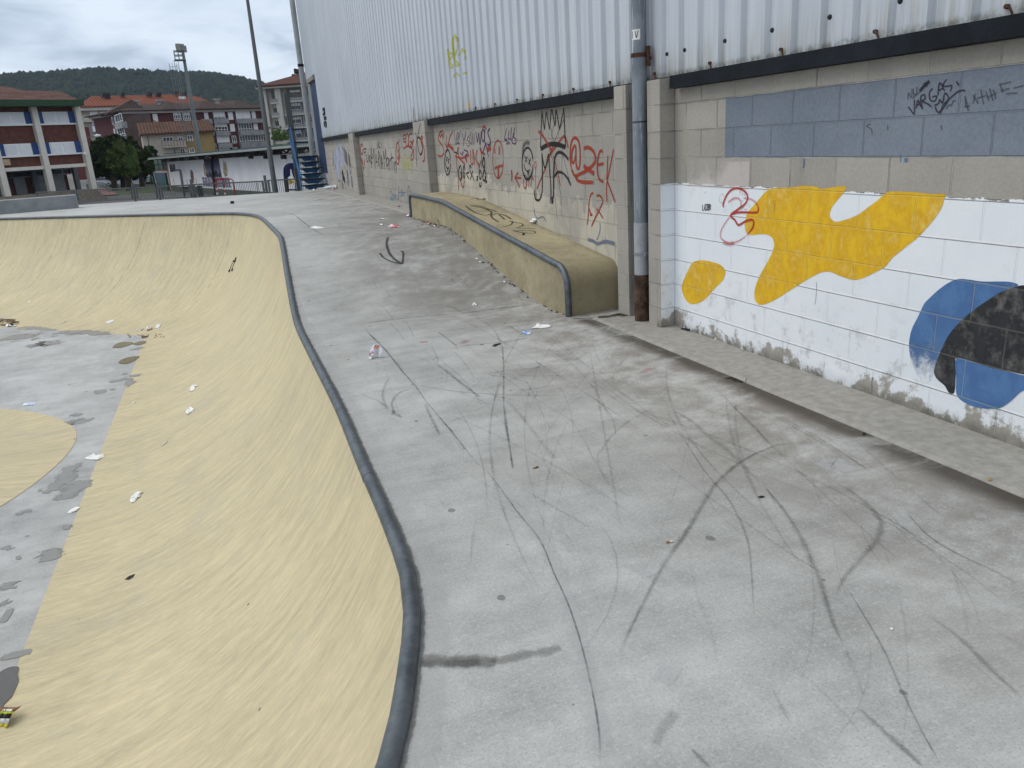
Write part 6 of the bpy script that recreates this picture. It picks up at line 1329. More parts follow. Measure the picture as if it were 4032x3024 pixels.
q = MB(); q.tube([FW.P(sl+.2, 1.2, rz0), FW.P(ga-.3, 1.1, rz0-.35), FW.P(ga, .4, rz0-.7), FW.P(ga+.05, .3, GZ)], .07, 8); q.obj('bent_pipe', DG, court)
# murals as painted patches on the wall
def mural(fr, x0, y0, x1, y1, mat, out=.004, name='mural'):
    a, b, c, d = FW.rect(fr, x0, y0, x1, y1); q = MB(); FW.box(q, a, b, max(c, GZ), d, .0005, out); return q.obj(name, mat, court)
t = NT('night_mural'); x, y, z = t.xyz(); hcol = t.noise(1, 2, .5, vec=t.vec(0, t.math('SNAP', t.math('MULTIPLY', y, 1.), .32), 5.)); n1 = t.noise(2.5, 5, .6)
skyc = t.mix(t.mr(t.math('ADD', z, t.math('MULTIPLY', n1, .6)), .55, 1.9), (.21, .20, .29), (.035, .025, .075)); 
bld = t.math('LESS_THAN', z, t.math('ADD', -.1, t.math('MULTIPLY', t.noise(1.7, 1, .5, vec=t.vec(0, t.math('SNAP', y, .35), 2.)), 1.2)))
t.fin(t.mix(bld, skyc, (.035, .035, .042)), .8); mural('F', 85, 432, 378, 720, t.m, .004, 'night_mural')
t = NT('lettering_mural'); n1 = t.noise(2.2, 6, .7, dist=1.5); t.fin(t.mix(t.mr(n1, .44, .56), (.04, .04, .05), (.36, .34, .46)), .8); mural('F', 62, 715, 520, 880, t.m, .006, 'lettering_mural')
q = MB()
for i, cx in enumerate((105, 150, 195, 235, 295, 335, 365, 420, 455, 495)):
    a, b, c, d = FW.rect('F', cx-14, 700+((i*7) % 11), cx+16, 800); pts = [(a, c), ((a+b)/2-.05, d), ((a+b)/2+.05, d), (b, c), ((a+b)/2, (c+d)/2)]; q.quad(*[FW.P(s__, .012, z__) for s__, z__ in (pts[0], pts[4], pts[3], pts[2], pts[1])])
q.obj('mural_letters', M('lilac_white_paint', (.55, .54, .63), .8, .2, 3), court)
flame = M('tan_flame_paint', (.40, .32, .22), .8, .35, 2)
def flat_px(fr, pts, mat, name, out=.01):
    q = MB(); q.quad(*[FW.P(*(lambda a: (a[0], out, a[1]))(FW.sz(fr, x, y))) for x, y in pts]); return q.obj(name, mat, court)
flat_px('F', [(395, 520), (400, 440), (418, 480), (440, 470), (452, 540), (468, 600), (468, 690), (430, 710), (400, 640)], flame, 'flame_mural')
flat_px('F', [(80, 520), (98, 470), (115, 560), (135, 620), (132, 700), (105, 690), (90, 600)], flame, 'flame_mural', .012)
flat_px('E', [(1988, 690), (1996, 650), (2035, 690), (2050, 780), (2052, 890), (2010, 880), (1995, 780)], M('brown_mural', (.16, .085, .075), .8, .3, 2), 'tower_mural', .01)
for xx, y0, y1 in ((1700, 815, 915), (1935, 820, 910), (2090, 800, 890), (2195, 745, 890)):
    a, b, c, d = FW.rect('E', xx-12, y0, xx+14, y1); q = MB(); FW.box(q, a, b, c, d, .0005, .008); q.obj('grey_panel', M('grey_panel_paint', (.34, .35, .38), .8), court)
a0, a1, a2 = FW.sz('F', 195, 430, .2), FW.sz('F', 250, 850, .2), FW.sz('F', 262, 990, .3)
q = MB(); q.tube([FW.P(a0[0], .15, a0[1]), FW.P(a1[0], .15, a1[1]), FW.P(a2[0], .3, GZ)], .09, 8); q.obj('black_drainpipe', DG, court)
for xx in (822, 1062, 1340):
    a = FW.sz('F', xx, 390, .2); q = MB(); FW.box(q, a[0]-.15, a[0]+.15, a[1]-.15, a[1]+.12, .0, .3); q.obj('wall_lamp', M('dark_lamp', (.04, .04, .045), .5), court)
a, b, c, d = FW.rect('F', 915, 800, 965, 960); q = MB(); FW.box(q, a, b, c, d, .0005, .02); q.obj('grey_hatch', M('pale_hatch', (.46, .47, .49), .7), court)

# ---- yard furniture in front of the wall
Yb = 62
hoop = thing('basketball_hoop', 'grey basketball hoop stand with white backboard by the pink end wall', 'basketball hoop', on_y('E', 1885, 1090, Yb))
q = MB(); q.bar(on_y('E', 1890, 1140, Yb), on_y('E', 1812, 655, Yb), .16); q.obj('post', FM, hoop)
q = MB(); q.bar(on_y('E', 1812, 658, Yb), on_y('E', 1690, 668, Yb), .13); q.obj('arm', FM, hoop)
p0, p1 = Vector(on_y('E', 1668, 560, Yb)), Vector(on_y('E', 1690, 690, Yb)); ctr = (p0+p1)/2; hh = abs(p0.z-p1.z)/2
q = MB(); q.hexa([ctr+Vector((dx_, dy_, dz_)) for dz_ in (-hh, hh) for dx_, dy_ in ((-.16, -.80), (-.10, -.82), (.16, .80), (.10, .82))]); bb = q.obj('backboard', M('black_frame', (.02, .02, .022), .5), hoop)
q = MB(); q.hexa([ctr+Vector((dx_, dy_-.03, dz_)) for dz_ in (-hh*.9, hh*.9) for dx_, dy_ in ((-.20, -.72), (-.17, -.74), (.08, .70), (.05, .72))]); q.obj('board_face', WHITE, bb)
q = MB(); pr = ctr+Vector((-.5, .1, -hh*.6)); q.tube([pr+Vector((.22*math.cos(a), .22*math.sin(a), 0)) for a in np.linspace(0, 2*math.pi, 17)[:-1]], .02, 6, closed=True); q.obj('rim', M('orange_rim', (.35, .1, .03), .6), bb)
Yg = 57.5
goal = thing('football_goal', 'small football goal with red and white banded posts', 'goal', on_y('F', 340, 990, Yg))
RPT = M('goal_red', (.36, .035, .03), .5)
for tx0, tx1 in ((277, 310), (397, 432)):
    a, b = Vector(on_y('F', tx0, 745, Yg)), Vector(on_y('F', tx1, 1010, Yg)); q = MB(); q.bar(a, b, .11); po = q.obj('post', RPT, goal)
    for f in (.52, .8):
        c = a.lerp(b, f); q = MB(); q.bar(c, a.lerp(b, f+.12), .118); q.obj('white_band', WHITE, po)
q = MB(); q.bar(on_y('F', 277, 748, Yg), on_y('F', 400, 744, Yg), .11); q.obj('crossbar', RPT, goal)
q = MB(); q.tube([on_y('F', 400, 744, Yg), on_y('F', 520, 742, Yg+1.5), on_y('F', 552, 765, Yg+1.6), on_y('F', 592, 1005, Yg+1.8)], .04, 8); q.obj('rear_frame', RPT, goal)
Ye = 60
bench = thing('bench', 'dark bench beside the basketball post', 'bench', on_y('E', 1965, 1060, Ye))
c = Vector(on_y('E', 1965, 1040, Ye))
q = MB(); q.box(c.x-.36, c.x+.36, c.y-.2, c.y+.2, c.z+.02, c.z+.08); q.obj('seat', DKP, bench)
q = MB(); q.box(c.x-.36, c.x+.36, c.y+.22, c.y+.27, c.z+.15, c.z+.35); q.obj('backrest', DKP, bench)
for sx_ in (-.3, .3): q = MB(); q.bar((c.x+sx_, c.y+.2, c.z+.33), (c.x+sx_*1.02, c.y, GZ), .07); q.obj('leg', DKP, bench)
bn = thing('litter_bin', 'dark round litter bin by the green base of the court wall', 'litter bin', on_y('E', 2140, 1070, 61))
c = Vector(on_y('E', 2140, 945, 61)); q = MB(); q.tube([(c.x, c.y, c.z-.95), (c.x, c.y, c.z-.12)], [.15, .18], 14); q.obj('bin_body', M('bin_dark_green', (.02, .028, .022), .6), bn)
q = MB(); q.tube([(c.x, c.y, c.z-.1), (c.x, c.y, c.z), (c.x, c.y, c.z+.06)], [.2, .2, .08], 14); q.obj('lid', DKP, bn)
q = MB(); q.bar((c.x+.2, c.y, GZ), (c.x+.2, c.y, c.z), .05); q.obj('post', FM, bn)

# ---- navy play arch behind the fence
Ya = 41.
arch = thing('play_arch', 'navy blue play arch with brown posts and yellow panels behind the fence', 'playground arch', on_y('F', 1500, 1000, Ya))
NAVY = M('navy_panel', (.012, .018, .075), .45, .1, 4); PBR = M('dark_brown_post', (.035, .022, .014), .8, .2, 6); PYL = M('playground_yellow', (.55, .36, .02), .5)
def pan(Y, outline, name, mat, th=.06):
    q = MB(); P = [Vector(on_y('F', x, y, Y)) for x, y in outline]; n = len(P); q.v = [tuple(p) for p in P]+[tuple(p+Vector((0, th, 0))) for p in P]
    bmm = bmesh.new(); va = [bmm.verts.new(v) for v in q.v]; fa = bmm.faces.new(va[:n]); fb2 = bmm.faces.new(list(reversed(va[n:])))
    for i in range(n): bmm.faces.new((va[i], va[n+i], va[n+(i+1) % n], va[(i+1) % n]))
    bmesh.ops.triangulate(bmm, faces=[fa, fb2], ngon_method='EAR_CLIP'); bmesh.ops.recalc_face_normals(bmm, faces=bmm.faces)
    me = bpy.data.meshes.new(name); bmm.to_mesh(me); bmm.free(); return link(name, me, mat, arch)
ol = [(1395, 735)] + ell(1500, 600, 112, 112, 12, 185, 355) + [(1625, 740), (1560, 735), (1540, 690), (1528, 640), (1515, 590), (1480, 565), (1458, 590), (1455, 640), (1462, 690), (1430, 715)]
pan(Ya, ol, 'front_panel', NAVY); 
sh = -42
pan(Ya+.75, [(x+sh*.9, y+2) for x, y in ol], 'rear_panel', NAVY)
for x0, x1 in ((1408, 1445), (1590, 1625)): pan(Ya, [(x0-22, 700), (x1-15, 735), (x1+5, 1010), (x0-12, 1010)], 'post', PBR, .12)
pan(Ya+.8, [(1350, 640), (1385, 640), (1400, 1010), (1385, 1010)], 'post', PBR, .12)
pan(Ya+.02, [(1440, 745), (1510, 780), (1518, 800), (1445, 838)], 'yellow_panel', PYL); pan(Ya+.02, [(1600, 745), (1525, 775), (1520, 800), (1608, 832)], 'yellow_panel', PYL)
q = MB(); q.bar(on_y('F', 1510, 520, Ya+.3), on_y('F', 1560, 1010, Ya+.3), .06); q.obj('climbing_pole', GREYPAINT, arch)
q = MB(); q.bar(on_y('F', 1440, 915, Ya), on_y('F', 1590, 912, Ya), .07); q.obj('foot_bar', NAVY, arch)

# ---- blue steel stairs at the end of the hall wall
ST = thing('steel_stairs', 'blue open steel stairs with handrail climbing to the hall side door', 'stairs', (2.9, 25.6, H_UP))
SBL = M('stair_blue', (.03, .085, .19), .5, .25, 6); STR = M('stair_tread_dark', (.012, .03, .034), .7, .3, 8)
tr_px = [(245, 612, 1172), (238, 590, 1108), (232, 572, 1050), (226, 550, 990), (218, 526, 925), (212, 515, 862)]
for i, (xa, xb, yy) in enumerate(tr_px):
    Y = 25.55+.27*i; a = on_y('c8', xa, yy+6, Y); b = on_y('c8', min(xb, 640), yy, Y); z = (a[2]+b[2])/2; xr = min(b[0], W-.04)
    q = MB(); q.box(a[0], xr, Y, Y+.30, z-.035, z); q.obj('tread', STR, ST)
    wdt = xr-a[0]; q = MB(); q.v = [(a[0]+wdt*.08, Y+.05, z-.036), (xr-wdt*.08, Y+.05, z-.036), (xr-wdt*.26, Y+.06, z-.15), (a[0]+wdt*.26, Y+.06, z-.15), (a[0]+wdt*.08, Y+.1, z-.036), (xr-wdt*.08, Y+.1, z-.036), (xr-wdt*.26, Y+.11, z-.15), (a[0]+wdt*.26, Y+.11, z-.15)]
    q.f = [(0, 1, 2, 3), (7, 6, 5, 4), (0, 4, 5, 1), (1, 5, 6, 2), (2, 6, 7, 3), (3, 7, 4, 0)]; q.obj('tread_bracket', SBL, ST)
zl_ = z; xl_ = a[0]
q = MB(); q.box(xl_-.1, W-.03, 27.2, 28.3, zl_-.06, zl_+.002); q.obj('landing', STR, ST)
foot = Vector(on_y('c8', 243, 1250, 25.45)); topp = Vector(on_y('c8', 118, 560, 27.15)); LBL = M('handrail_light_blue', (.03, .12, .27), .45, .1, 4)
q = MB(); q.bar(foot, topp, .042); q.obj('handrail', LBL, ST)
q = MB(); q.bar(Vector(on_y('c8', 236, 1100, 25.6)), Vector(on_y('c8', 122, 715, 27.1)), .05); q.obj('mid_rail', LBL, ST)
q = MB(); q.bar(topp, topp-Vector((0, 0, 1.25)), .06); q.obj('rail_post', LBL, ST)
q = MB(); q.bar(Vector(on_y('c8', 90, 582, 28.2)), Vector(on_y('c8', 415, 570, 28.2)), .05); q.obj('landing_rail', M('navy_rail', (.012, .025, .07), .5), ST)
q = MB(); q.bar(Vector(on_y('c8', 105, 720, 28.2)), Vector(on_y('c8', 402, 716, 28.2)), .05); q.obj('landing_rail', M('navy_rail', (.012, .025, .07), .5), ST)
# wire mesh screen on the landing
ms_ = thing('mesh_screen', 'grey wire mesh screen on a square post behind the stair landing', 'mesh fence', on_y('Q', 430, 1130, 28.5))
Ym = 28.5; pt, pb = Vector(on_y('Q', 400, 462, Ym)), Vector(on_y('Q', 462, 850, Ym)); xm = pb.x; zt_, zb_ = pt.z, 1.2
q = MB(); q.box(xm-.09, xm+.09, Ym-.08, Ym+.08, -1.2, zt_); q.obj('square_post', M('screen_post_grey', (.085, .095, .10), .6), ms_)
q = MB(); zt3 = on_y('Q', 640, 462, Ym)[2]; x_r = on_y('Q', 735, 850, Ym)[0]
xx = xm+.14
while xx < x_r: q.box(xx-.005, xx+.005, Ym-.004, Ym+.004, -.9, zt3); xx += .09
zz = -.9
while zz < zt3: q.box(xm+.09, x_r, Ym-.009, Ym-.0045, zz-.005, zz+.005); zz += .09
q.obj('wire_mesh', M('galvanised_wire', (.16, .165, .17), .5), ms_)
q = MB(); q.box(x_r-.03, x_r+.03, Ym-.03, Ym+.03, -1.2, zt3+.02); q.obj('edge_post', GREYPAINT, ms_)

# ---- floodlight mast
Yf = 112
mast = thing('floodlight_mast', 'tall grey floodlight mast with caged ladder and service platform', 'floodlight', on_y('C', 400, 1659, Yf))
bt = Vector(on_y('C', 395, 1659, Yf)); tp_ = Vector(on_y('C', 148, 205, Yf)); ax_ = (tp_-bt)
def mp(x, y, dy_=0): return Vector(on_y('C', x, y, Yf+dy_))
base_ = Vector((bt.x+(bt.x-bt.x), bt.y, GZ))
MASTC = M('mast_grey', (.15, .17, .185), .5, .1, 1)
MB().tube([(bt.x, bt.y, GZ), tuple(bt), tuple(tp_)], [.34, .31, .17], 12).obj('mast_pole', MASTC, mast)
q = MB(); pA, pB, pC, pD = mp(15, 195), mp(110, 195), mp(120, 315), mp(38, 318)
q.box(pD.x-.1, tp_.x+.2, Yf-.8, Yf+.5, pC.z-.12, pC.z); plat = q.obj('platform', MASTC, mast)
q = MB(); xa, xb, za_, zb2 = pD.x, tp_.x-.1, pC.z, mp(40, 195).z
for zz in (za_+(zb2-za_)*.5, zb2):
    q.bar((xa, Yf-.75, zz), (xb, Yf-.75, zz), .1); q.bar((xa, Yf-.75, zz), (xa, Yf+.45, zz), .1); q.bar((xa, Yf+.45, zz), (xb, Yf+.45, zz), .1)
for xx in (xa, (xa+xb)/2, xb):
    q.bar((xx, Yf-.75, za_), (xx, Yf-.75, zb2), .1); q.bar((xx, Yf+.45, za_), (xx, Yf+.45, zb2), .1)
q.obj('railing', MASTC, plat)
q = MB(); l0, l1 = mp(150, 560), mp(125, 340); xL = tp_.x-.75
for dx_ in (0, -.45): q.bar((xL+dx_, Yf-.1, GZ+4), (xL+dx_, Yf-.1, pC.z), .05)
zz = GZ+4
while zz < pC.z: q.bar((xL-.45, Yf-.1, zz), (xL, Yf-.1, zz), .035); zz += .45
lad = q.obj('ladder', MASTC, mast)
q = MB(); zz = GZ+6; zc1 = mp(70, 370).z
cxs = [(-.98, -.1), (-.95, -.5), (-.6, -.75), (-.15, -.6)]
while zz < zc1:
    pts = [(xL, Yf-.1, zz)] + [(xL+dx_-.1, Yf-.1+dy_, zz) for dx_, dy_ in reversed(cxs)]
    for a, b in zip(pts[:-1], pts[1:]): q.bar(a, b, .05)
    zz += 1.35
for dx_, dy_ in cxs: q.bar((xL+dx_-.1, Yf-.1+dy_, GZ+6), (xL+dx_-.1, Yf-.1+dy_, zc1), .04)
q.obj('ladder_cage', MASTC, lad)
def flood(x, y, wd, ht, tilt, yaw_):
    c = mp(x, y); mm = Matrix.Translation(c) @ Matrix.Rotation(R(yaw_), 4, 'Z') @ Matrix.Rotation(R(tilt), 4, 'X')
    q = MB(); q.box(-wd/2, wd/2, -.22, .18, -ht/2, ht/2); q.v = [tuple(mm @ Vector(v)) for v in q.v]; fl_ = q.obj('floodlight', M('lamp_housing_grey', (.16, .165, .16), .5), mast, bevel=.05)
    q = MB(); q.box(-wd*.42, wd*.42, -.235, -.222, -ht*.42, ht*.42); q.v = [tuple(mm @ Vector(v)) for v in q.v]; q.obj('lens', M('lamp_lens', (.22, .22, .19), .2), fl_)
    q = MB(); q.bar(c-Vector((0, 0, ht*.35)), (tp_.x, Yf, tp_.z-.05), .12); q.obj('bracket', MASTC, fl_)
flood(84, 137, .62, .85, -12, 12); flood(143, 138, .34, .8, -6, 20); flood(184, 158, .3, .75, 0, 0)
q = MB(); q.bar(mp(60, 192), mp(165, 205), .2); q.obj('cross_arm', MASTC, mast)

# ---- apartment buildings
CRW = M('cream_render', (.50, .475, .43), .85, .08, .5); MAR = M('maroon_brick', (.085, .028, .03), .9, .15, 1); GRC = M('grey_concrete_band', (.24, .245, .26), .85, .2, 1)
def storey_bldg(): pass
# brick apartment, frontal face 815..1725 and a side face going back at the left
FB = Fac(818, 176, 1722, 190)
apt = thing('apartment_building', 'maroon brick apartment block with white windows, grey balcony bands and brown hipped roof', 'building', FB.P(40, -8, GZ))
zE = FB.sz('z1', 1250, 728)[1]; sA, sB = FB.sz('z1', 822, 800)[0], FB.sz('z1', 1722, 800)[0]
q = MB(); FB.box(q, sA, sB, GZ, zE, -16, 0); q.obj('brick_wall', MAR, apt)
q = MB(); FB.box(q, sA-.6, sB+.6, zE, zE+.55, -16.6, .7); q.obj('cornice', M('pale_cornice', (.42, .40, .38), .8), apt)
BRT = tile_mat('brown_roof_tile', (.055, .038, .034), (.085, .06, .052), FB.e, .6)
zR = FB.sz('z1', 1200, 668, -8)[1]; hip(FB, sA-1.4, sB+1.2, 1.2, -17, zE+.57, FB.sz('z1', 930, 672, -8)[0], FB.sz('z1', 1560, 668, -8)[0], -8, zR, 'hipped_roof', BRT, apt, .2)
for gx0, gxc, gx1 in ((1040, 1145, 1260), (1255, 1380, 1500), (1490, 1590, 1700)):
    a, b, c = (FB.sz('z1', x, 718)[0] for x in (gx0, gxc, gx1)); zg_ = zE+.6; zt_ = zE+2.5
    q = MB(); q.v = [FB.P(a, 1.25, zg_), FB.P(c, 1.25, zg_), FB.P(b, -3.2, zt_), FB.P(b, -8, zt_+.3), FB.P(a, -4, zg_), FB.P(c, -4, zg_)]; q.f = [(0, 1, 2), (0, 2, 3, 4), (1, 5, 3, 2), (0, 4, 5, 1), (4, 3, 5)]; q.obj('roof_gable', BRT, apt)
for x, y0, y1 in ((1040, 655, 695), (1415, 648, 684), (895, 660, 690), (822, 682, 705)):
    a, b, c, d = FB.rect('z1', x-10, y0, x+12, y1, -4); q = MB(); FB.box(q, a, b, c-1.2, d, -5, -4); ch = q.obj('chimney', M('grey_render_chimney', (.27, .27, .27), .85), apt); q = MB(); FB.box(q, a-.25, b+.25, d, d+.3, -5.2, -3.8); q.obj('chimney_cap', M('grey_render_chimney', (.27, .27, .27), .85), ch)
for x in (1370, 1470):
    a, b, c, d = FB.rect('z1', x-25, 652, x+25, 668, -9); q = MB(); FB.box(q, a, b, c-1, d, -10.5, -9); q.obj('chimney', M('brick_chimney', (.14, .075, .06), .9), apt)
def bw(x0, y0, x1, y1, **k):
    a, b, c, d = FB.rect('C', x0, y0, x1, y1); return wnd(FB, apt, a, b, c, d, **k)
bw(905, 1065, 1130, 1178, cols=3, shutter=.9); bw(580, 1075, 765, 1185, cols=3, shutter=.62); bw(795, 1075, 880, 1185, cols=1, shutter=.95, out=.04); bw(450, 1080, 525, 1185, cols=1, shutter=.95, out=-.02)
bw(940, 1238, 1155, 1345, cols=5); bw(600, 1248, 800, 1355, cols=4, shutter=.4); bw(822, 1248, 905, 1355, cols=1, shutter=.95); bw(960, 1410, 1325, 1512, cols=9, shutter=.12); bw(632, 1420, 830, 1530, cols=3, shutter=.85); bw(850, 1420, 930, 1525, cols=2)
bw(1140, 1065, 1210, 1170, cols=1, shutter=.9, out=-.02); bw(0, 1080, 125, 1195, cols=4, shutter=.35); bw(135, 1080, 262, 1195, cols=4, shutter=.35); bw(1165, 1235, 1240, 1330, cols=1, shutter=.9, out=-.02); bw(630, 1600, 830, 1640, cols=3, shutter=.7); bw(985, 1585, 1330, 1640, cols=8, shutter=.5); bw(870, 1590, 940, 1650, cols=2)
for rct in ((870, 740, 945, 790), (985, 738, 1025, 788), (898, 900, 938, 955), (893, 835, 915, 870)):
    a, b, c, d = FB.rect('z1', *rct); wnd(FB, apt, a, b, c, d, cols=2 if rct[0] < 990 else 1, shutter=.9)
for x0, y0, x1, y1 in ((905, 1182, 1285, 1228), (400, 1180, 795, 1240), (945, 1350, 1310, 1400), (600, 1360, 820, 1412), (965, 1515, 1340, 1575), (560, 1360, 600, 1415), (632, 1535, 845, 1590), (590, 1530, 632, 1590)):
    a, b, c, d = FB.rect('C', x0, y0, x1, y1); q = MB(); FB.box(q, a, b, c, d, .0, .85); q.obj('balcony', GRC, apt)
q = MB(); a = FB.sz('C', 563, 1060, .9); b = FB.sz('C', 640, 1610, .9); q.tube([FB.P(a[0], .95, zE), FB.P(a[0], .95, GZ)], .12, 6); q.obj('drainpipe', DKP, apt)
# side face
sd_a = Vector(FB.P(sA, 0, 0)); 
FS = Fac(705, 198, 820, 176.3)
q = MB(); ln = (FS.b-FS.a).length; FS.box(q, 0, ln-.05, GZ, zE-.02, -6, 0); q.obj('side_wall', M('grey_brown_brick', (.11, .075, .07), .9, .15, 1), apt)
def sw(x0, y0, x1, y1, cols=1, sh=.0, out=.05):
    a, b, c, d = FS.rect('B', x0, y0, x1, y1); return wnd(FS, apt, a, b, c, d, cols=cols, shutter=sh, out=out)
sw(770, 890, 830, 1050, 1, .3); sw(835, 880, 895, 1040, 1, .5); sw(905, 850, 1090, 1020, 3, 0, .5); sw(820, 1150, 880, 1315, 1, .8); sw(888, 1140, 950, 1305, 1, .8); sw(955, 1125, 1140, 1290, 3, 0, .5)
for y0, y1 in ((1030, 1120), (1300, 1390)):
    a, b, c, d = FS.rect('B', 935, y0, 1125, y1); q = MB(); FS.box(q, a, b, c, d, 0, .9); q.obj('balcony', GRC, apt)
hip(FS, -1.5, ln-1.6, 1.3, -6, zE+.4, 4, ln-4, -4, zE+2.9, 'side_roof', BRT, apt, .3)

# orange roofed apartment behind
FO = Fac(520, 232, 1330, 240)
ora = thing('apartment_building', 'cream apartment block with bright orange tiled roof and dark capped chimneys', 'building', FO.P(40, -9, GZ))
sA, sB = FO.sz('z1', 470, 760)[0], FO.sz('z1', 1330, 760)[0]; zE = FO.sz('z1', 650, 716)[1]
q = MB(); FO.box(q, sA, sB, GZ, zE, -18, 0); q.obj('rendered_wall', M('beige_render', (.33, .29, .25), .85, .08, .4), ora)
q = MB(); FO.box(q, sA-.5, sB, zE, zE+1.0, -18.5, 1.2); q.obj('cornice', M('cream_cornice', (.45, .43, .40), .8), ora)
OT = tile_mat('orange_roof_tile', (.16, .047, .027), (.25, .08, .042), FO.e, .75)
hip(FO, FO.sz('z1', 522, 708, 1.5)[0], sB+3, 1.5, -19, zE+1.02, FO.sz('z1', 592, 619, -8)[0], FO.sz('z1', 1225, 612, -8)[0], -8, FO.sz('z1', 900, 617, -8)[1], 'orange_roof', OT, ora, .3)
for i, (x, y0, y1, ww) in enumerate(((697, 618, 645, 14), (797, 600, 628, 9), (972, 598, 626, 11), (1030, 600, 615, 10), (1150, 588, 655, 14), (688, 603, 616, 22), (1196, 598, 618, 10), (1287, 640, 655, 9))):
    a, b, c, d = FO.rect('z1', x-ww, y0, x+ww, y1, -5); q = MB(); FO.box(q, a, b, c-2.5, d-.9, -7, -5); ch = q.obj('chimney', M('chimney_red_brick', (.19, .07, .045), .9), ora); q = MB(); FO.box(q, a-.15, b+.15, d-.9, d, -7.2, -4.8); q.obj('chimney_cap', M('chimney_cap_dark', (.03, .022, .03), .8), ch)
a, b, c, d = FO.rect('z1', 1165, 625, 1207, 657, -3); q = MB(); FO.box(q, a, b, c-2, d, -8, -3); q.obj('roof_dormer', WHITE, ora)
def ow(x0, y0, x1, y1, **k):
    a, b, c, d = FO.rect('B', x0, y0, x1, y1); return wnd(FO, ora, a, b, c, d, **k)
ow(290, 775, 475, 860, cols=2, shutter=.95); ow(520, 780, 735, 860, cols=3, shutter=.25); ow(335, 1000, 520, 1090, cols=2, shutter=.6); ow(600, 990, 740, 1100, cols=2, shutter=0)
ow(375, 1240, 560, 1330, cols=2); ow(640, 1260, 790, 1350, cols=2); ow(385, 1370, 480, 1440, cols=2, shutter=.3)
for x0, y0, x1, y1, mt in ((120, 870, 760, 985, M('beige_parapet', (.42, .39, .35), .8)), (335, 1095, 570, 1205, WHITE), (580, 1095, 790, 1200, WHITE)):
    a, b, c, d = FO.rect('B', x0, y0, x1, y1); q = MB(); FO.box(q, a, b, c, d, 0, 1.2); q.obj('balcony', mt, ora)
a, b, c, d = FO.rect('B', 150, 1110, 350, 1500); q = MB(); FO.box(q, a-4, b, GZ, d, .002, .12); q.obj('maroon_panel', M('maroon_render', (.13, .035, .035), .85), ora)
q = MB(); a = FO.sz('B', 575, 1090)[0]; FO.box(q, a, a+.6, GZ, FO.sz('B', 575, 1090)[1], 0, 1.0); q.obj('white_pier', WHITE, ora)

# small tiled house in front
FH = Fac(918, 153, 1385, 154)
hs = thing('tiled_house', 'small beige and ochre house with brown ribbed tile roof and balcony', 'house', FH.P(12, -5, GZ))
sA, sM, sB = FH.sz('z1', 922, 900)[0], FH.sz('C', 190, 1450)[0], FH.sz('z1', 1386, 900)[0]; zE = FH.sz('C', 300, 1352)[1]
q = MB(); FH.box(q, sA, sM, GZ, zE, -9, 0); q.obj('beige_wall', M('warm_beige_render', (.40, .36, .31), .85, .08, .6), hs)
q = MB(); FH.box(q, sM+.01, sB, GZ, zE, -9, .1); q.obj('ochre_wall', M('ochre_render', (.26, .185, .075), .85, .1, .6), hs)
RT = tile_mat('ribbed_brown_tile', (.075, .038, .025), (.135, .07, .045), FH.e, .52)
zr_ = FH.sz('z1', 1120, 787, -4.5)[1]; sL, sRr = FH.sz('z1', 905, 860, .9)[0], FH.sz('z1', 1398, 848, .9)[0]
q = MB(); r0_, r1_ = FH.sz('z1', 877, 793, -4.5)[0], FH.sz('z1', 1352, 785, -4.5)[0]
q.v = [FH.P(sL, .95, zE), FH.P(sRr, .95, zE), FH.P(r1_, -4.5, zr_), FH.P(r0_, -4.5, zr_), FH.P(sRr, -9.8, zE), FH.P(sL, -9.8, zE), FH.P(sL, .95, zE-.25), FH.P(sRr, .95, zE-.25), FH.P(sRr, -9.8, zE-.25), FH.P(sL, -9.8, zE-.25)]
q.f = [(0, 1, 2, 3), (3, 2, 4, 5), (1, 4, 2), (0, 3, 5), (6, 7, 1, 0), (7, 8, 4, 1), (8, 9, 5, 4), (9, 6, 0, 5), (9, 8, 7, 6)]; q.obj('tile_roof', RT, hs)
a, b, c, d = FH.rect('B', 1675, 960, 1740, 1080, -2.); q = MB(); FH.box(q, a, b, c-.5, d, -2.8, -2); q.obj('chimney', M('ochre_chimney', (.22, .14, .07), .9), hs)
def hw(fr, x0, y0, x1, y1, **k):
    a, b, c, d = FH.rect(fr, x0, y0, x1, y1); return wnd(FH, hs, a, b, c, d, **k)
hw('E', 1500, 90, 1695, 155, cols=3, lower=False); hw('E', 1770, 85, 1865, 150, cols=2, lower=False); hw('E', 1920, 55, 2040, 155, cols=2, out=.15, shutter=.15); hw('E', 1685, 290, 1740, 385, cols=1, lower=False); hw('E', 1800, 285, 1905, 370, cols=2, lower=False); hw('E', 1960, 280, 2065, 360, cols=2, out=.15, lower=False)
for x0, y0, x1, y1 in ((1480, 155, 1920, 255), (1520, 375, 1930, 450)):
    a, b, c, d = FH.rect('E', x0, y0, x1, y1); q = MB(); FH.box(q, a, b, c, c+.25, 0, 1.3); FH.box(q, a+.1, b-.1, c+.35, d-.12, 1.2, 1.28); bl_ = q.obj('balcony', M('balcony_beige', (.36, .32, .27), .8), hs)
    q = MB(); n_ = 8; FH.box(q, a, b, d-.08, d, 1.28, 1.34)
    for k_ in range(n_+1): cc = a+(b-a)*k_/n_; FH.box(q, cc-.03, cc+.03, c+.25, d-.08, 1.28, 1.33)
    q.obj('railing', DKP, bl_)
q = MB(); a = FH.sz('B', 1540, 1300)[0]; FH.box(q, a, a+.12, GZ, zE, .01, .15); q.obj('downpipe', GREYPAINT, hs)

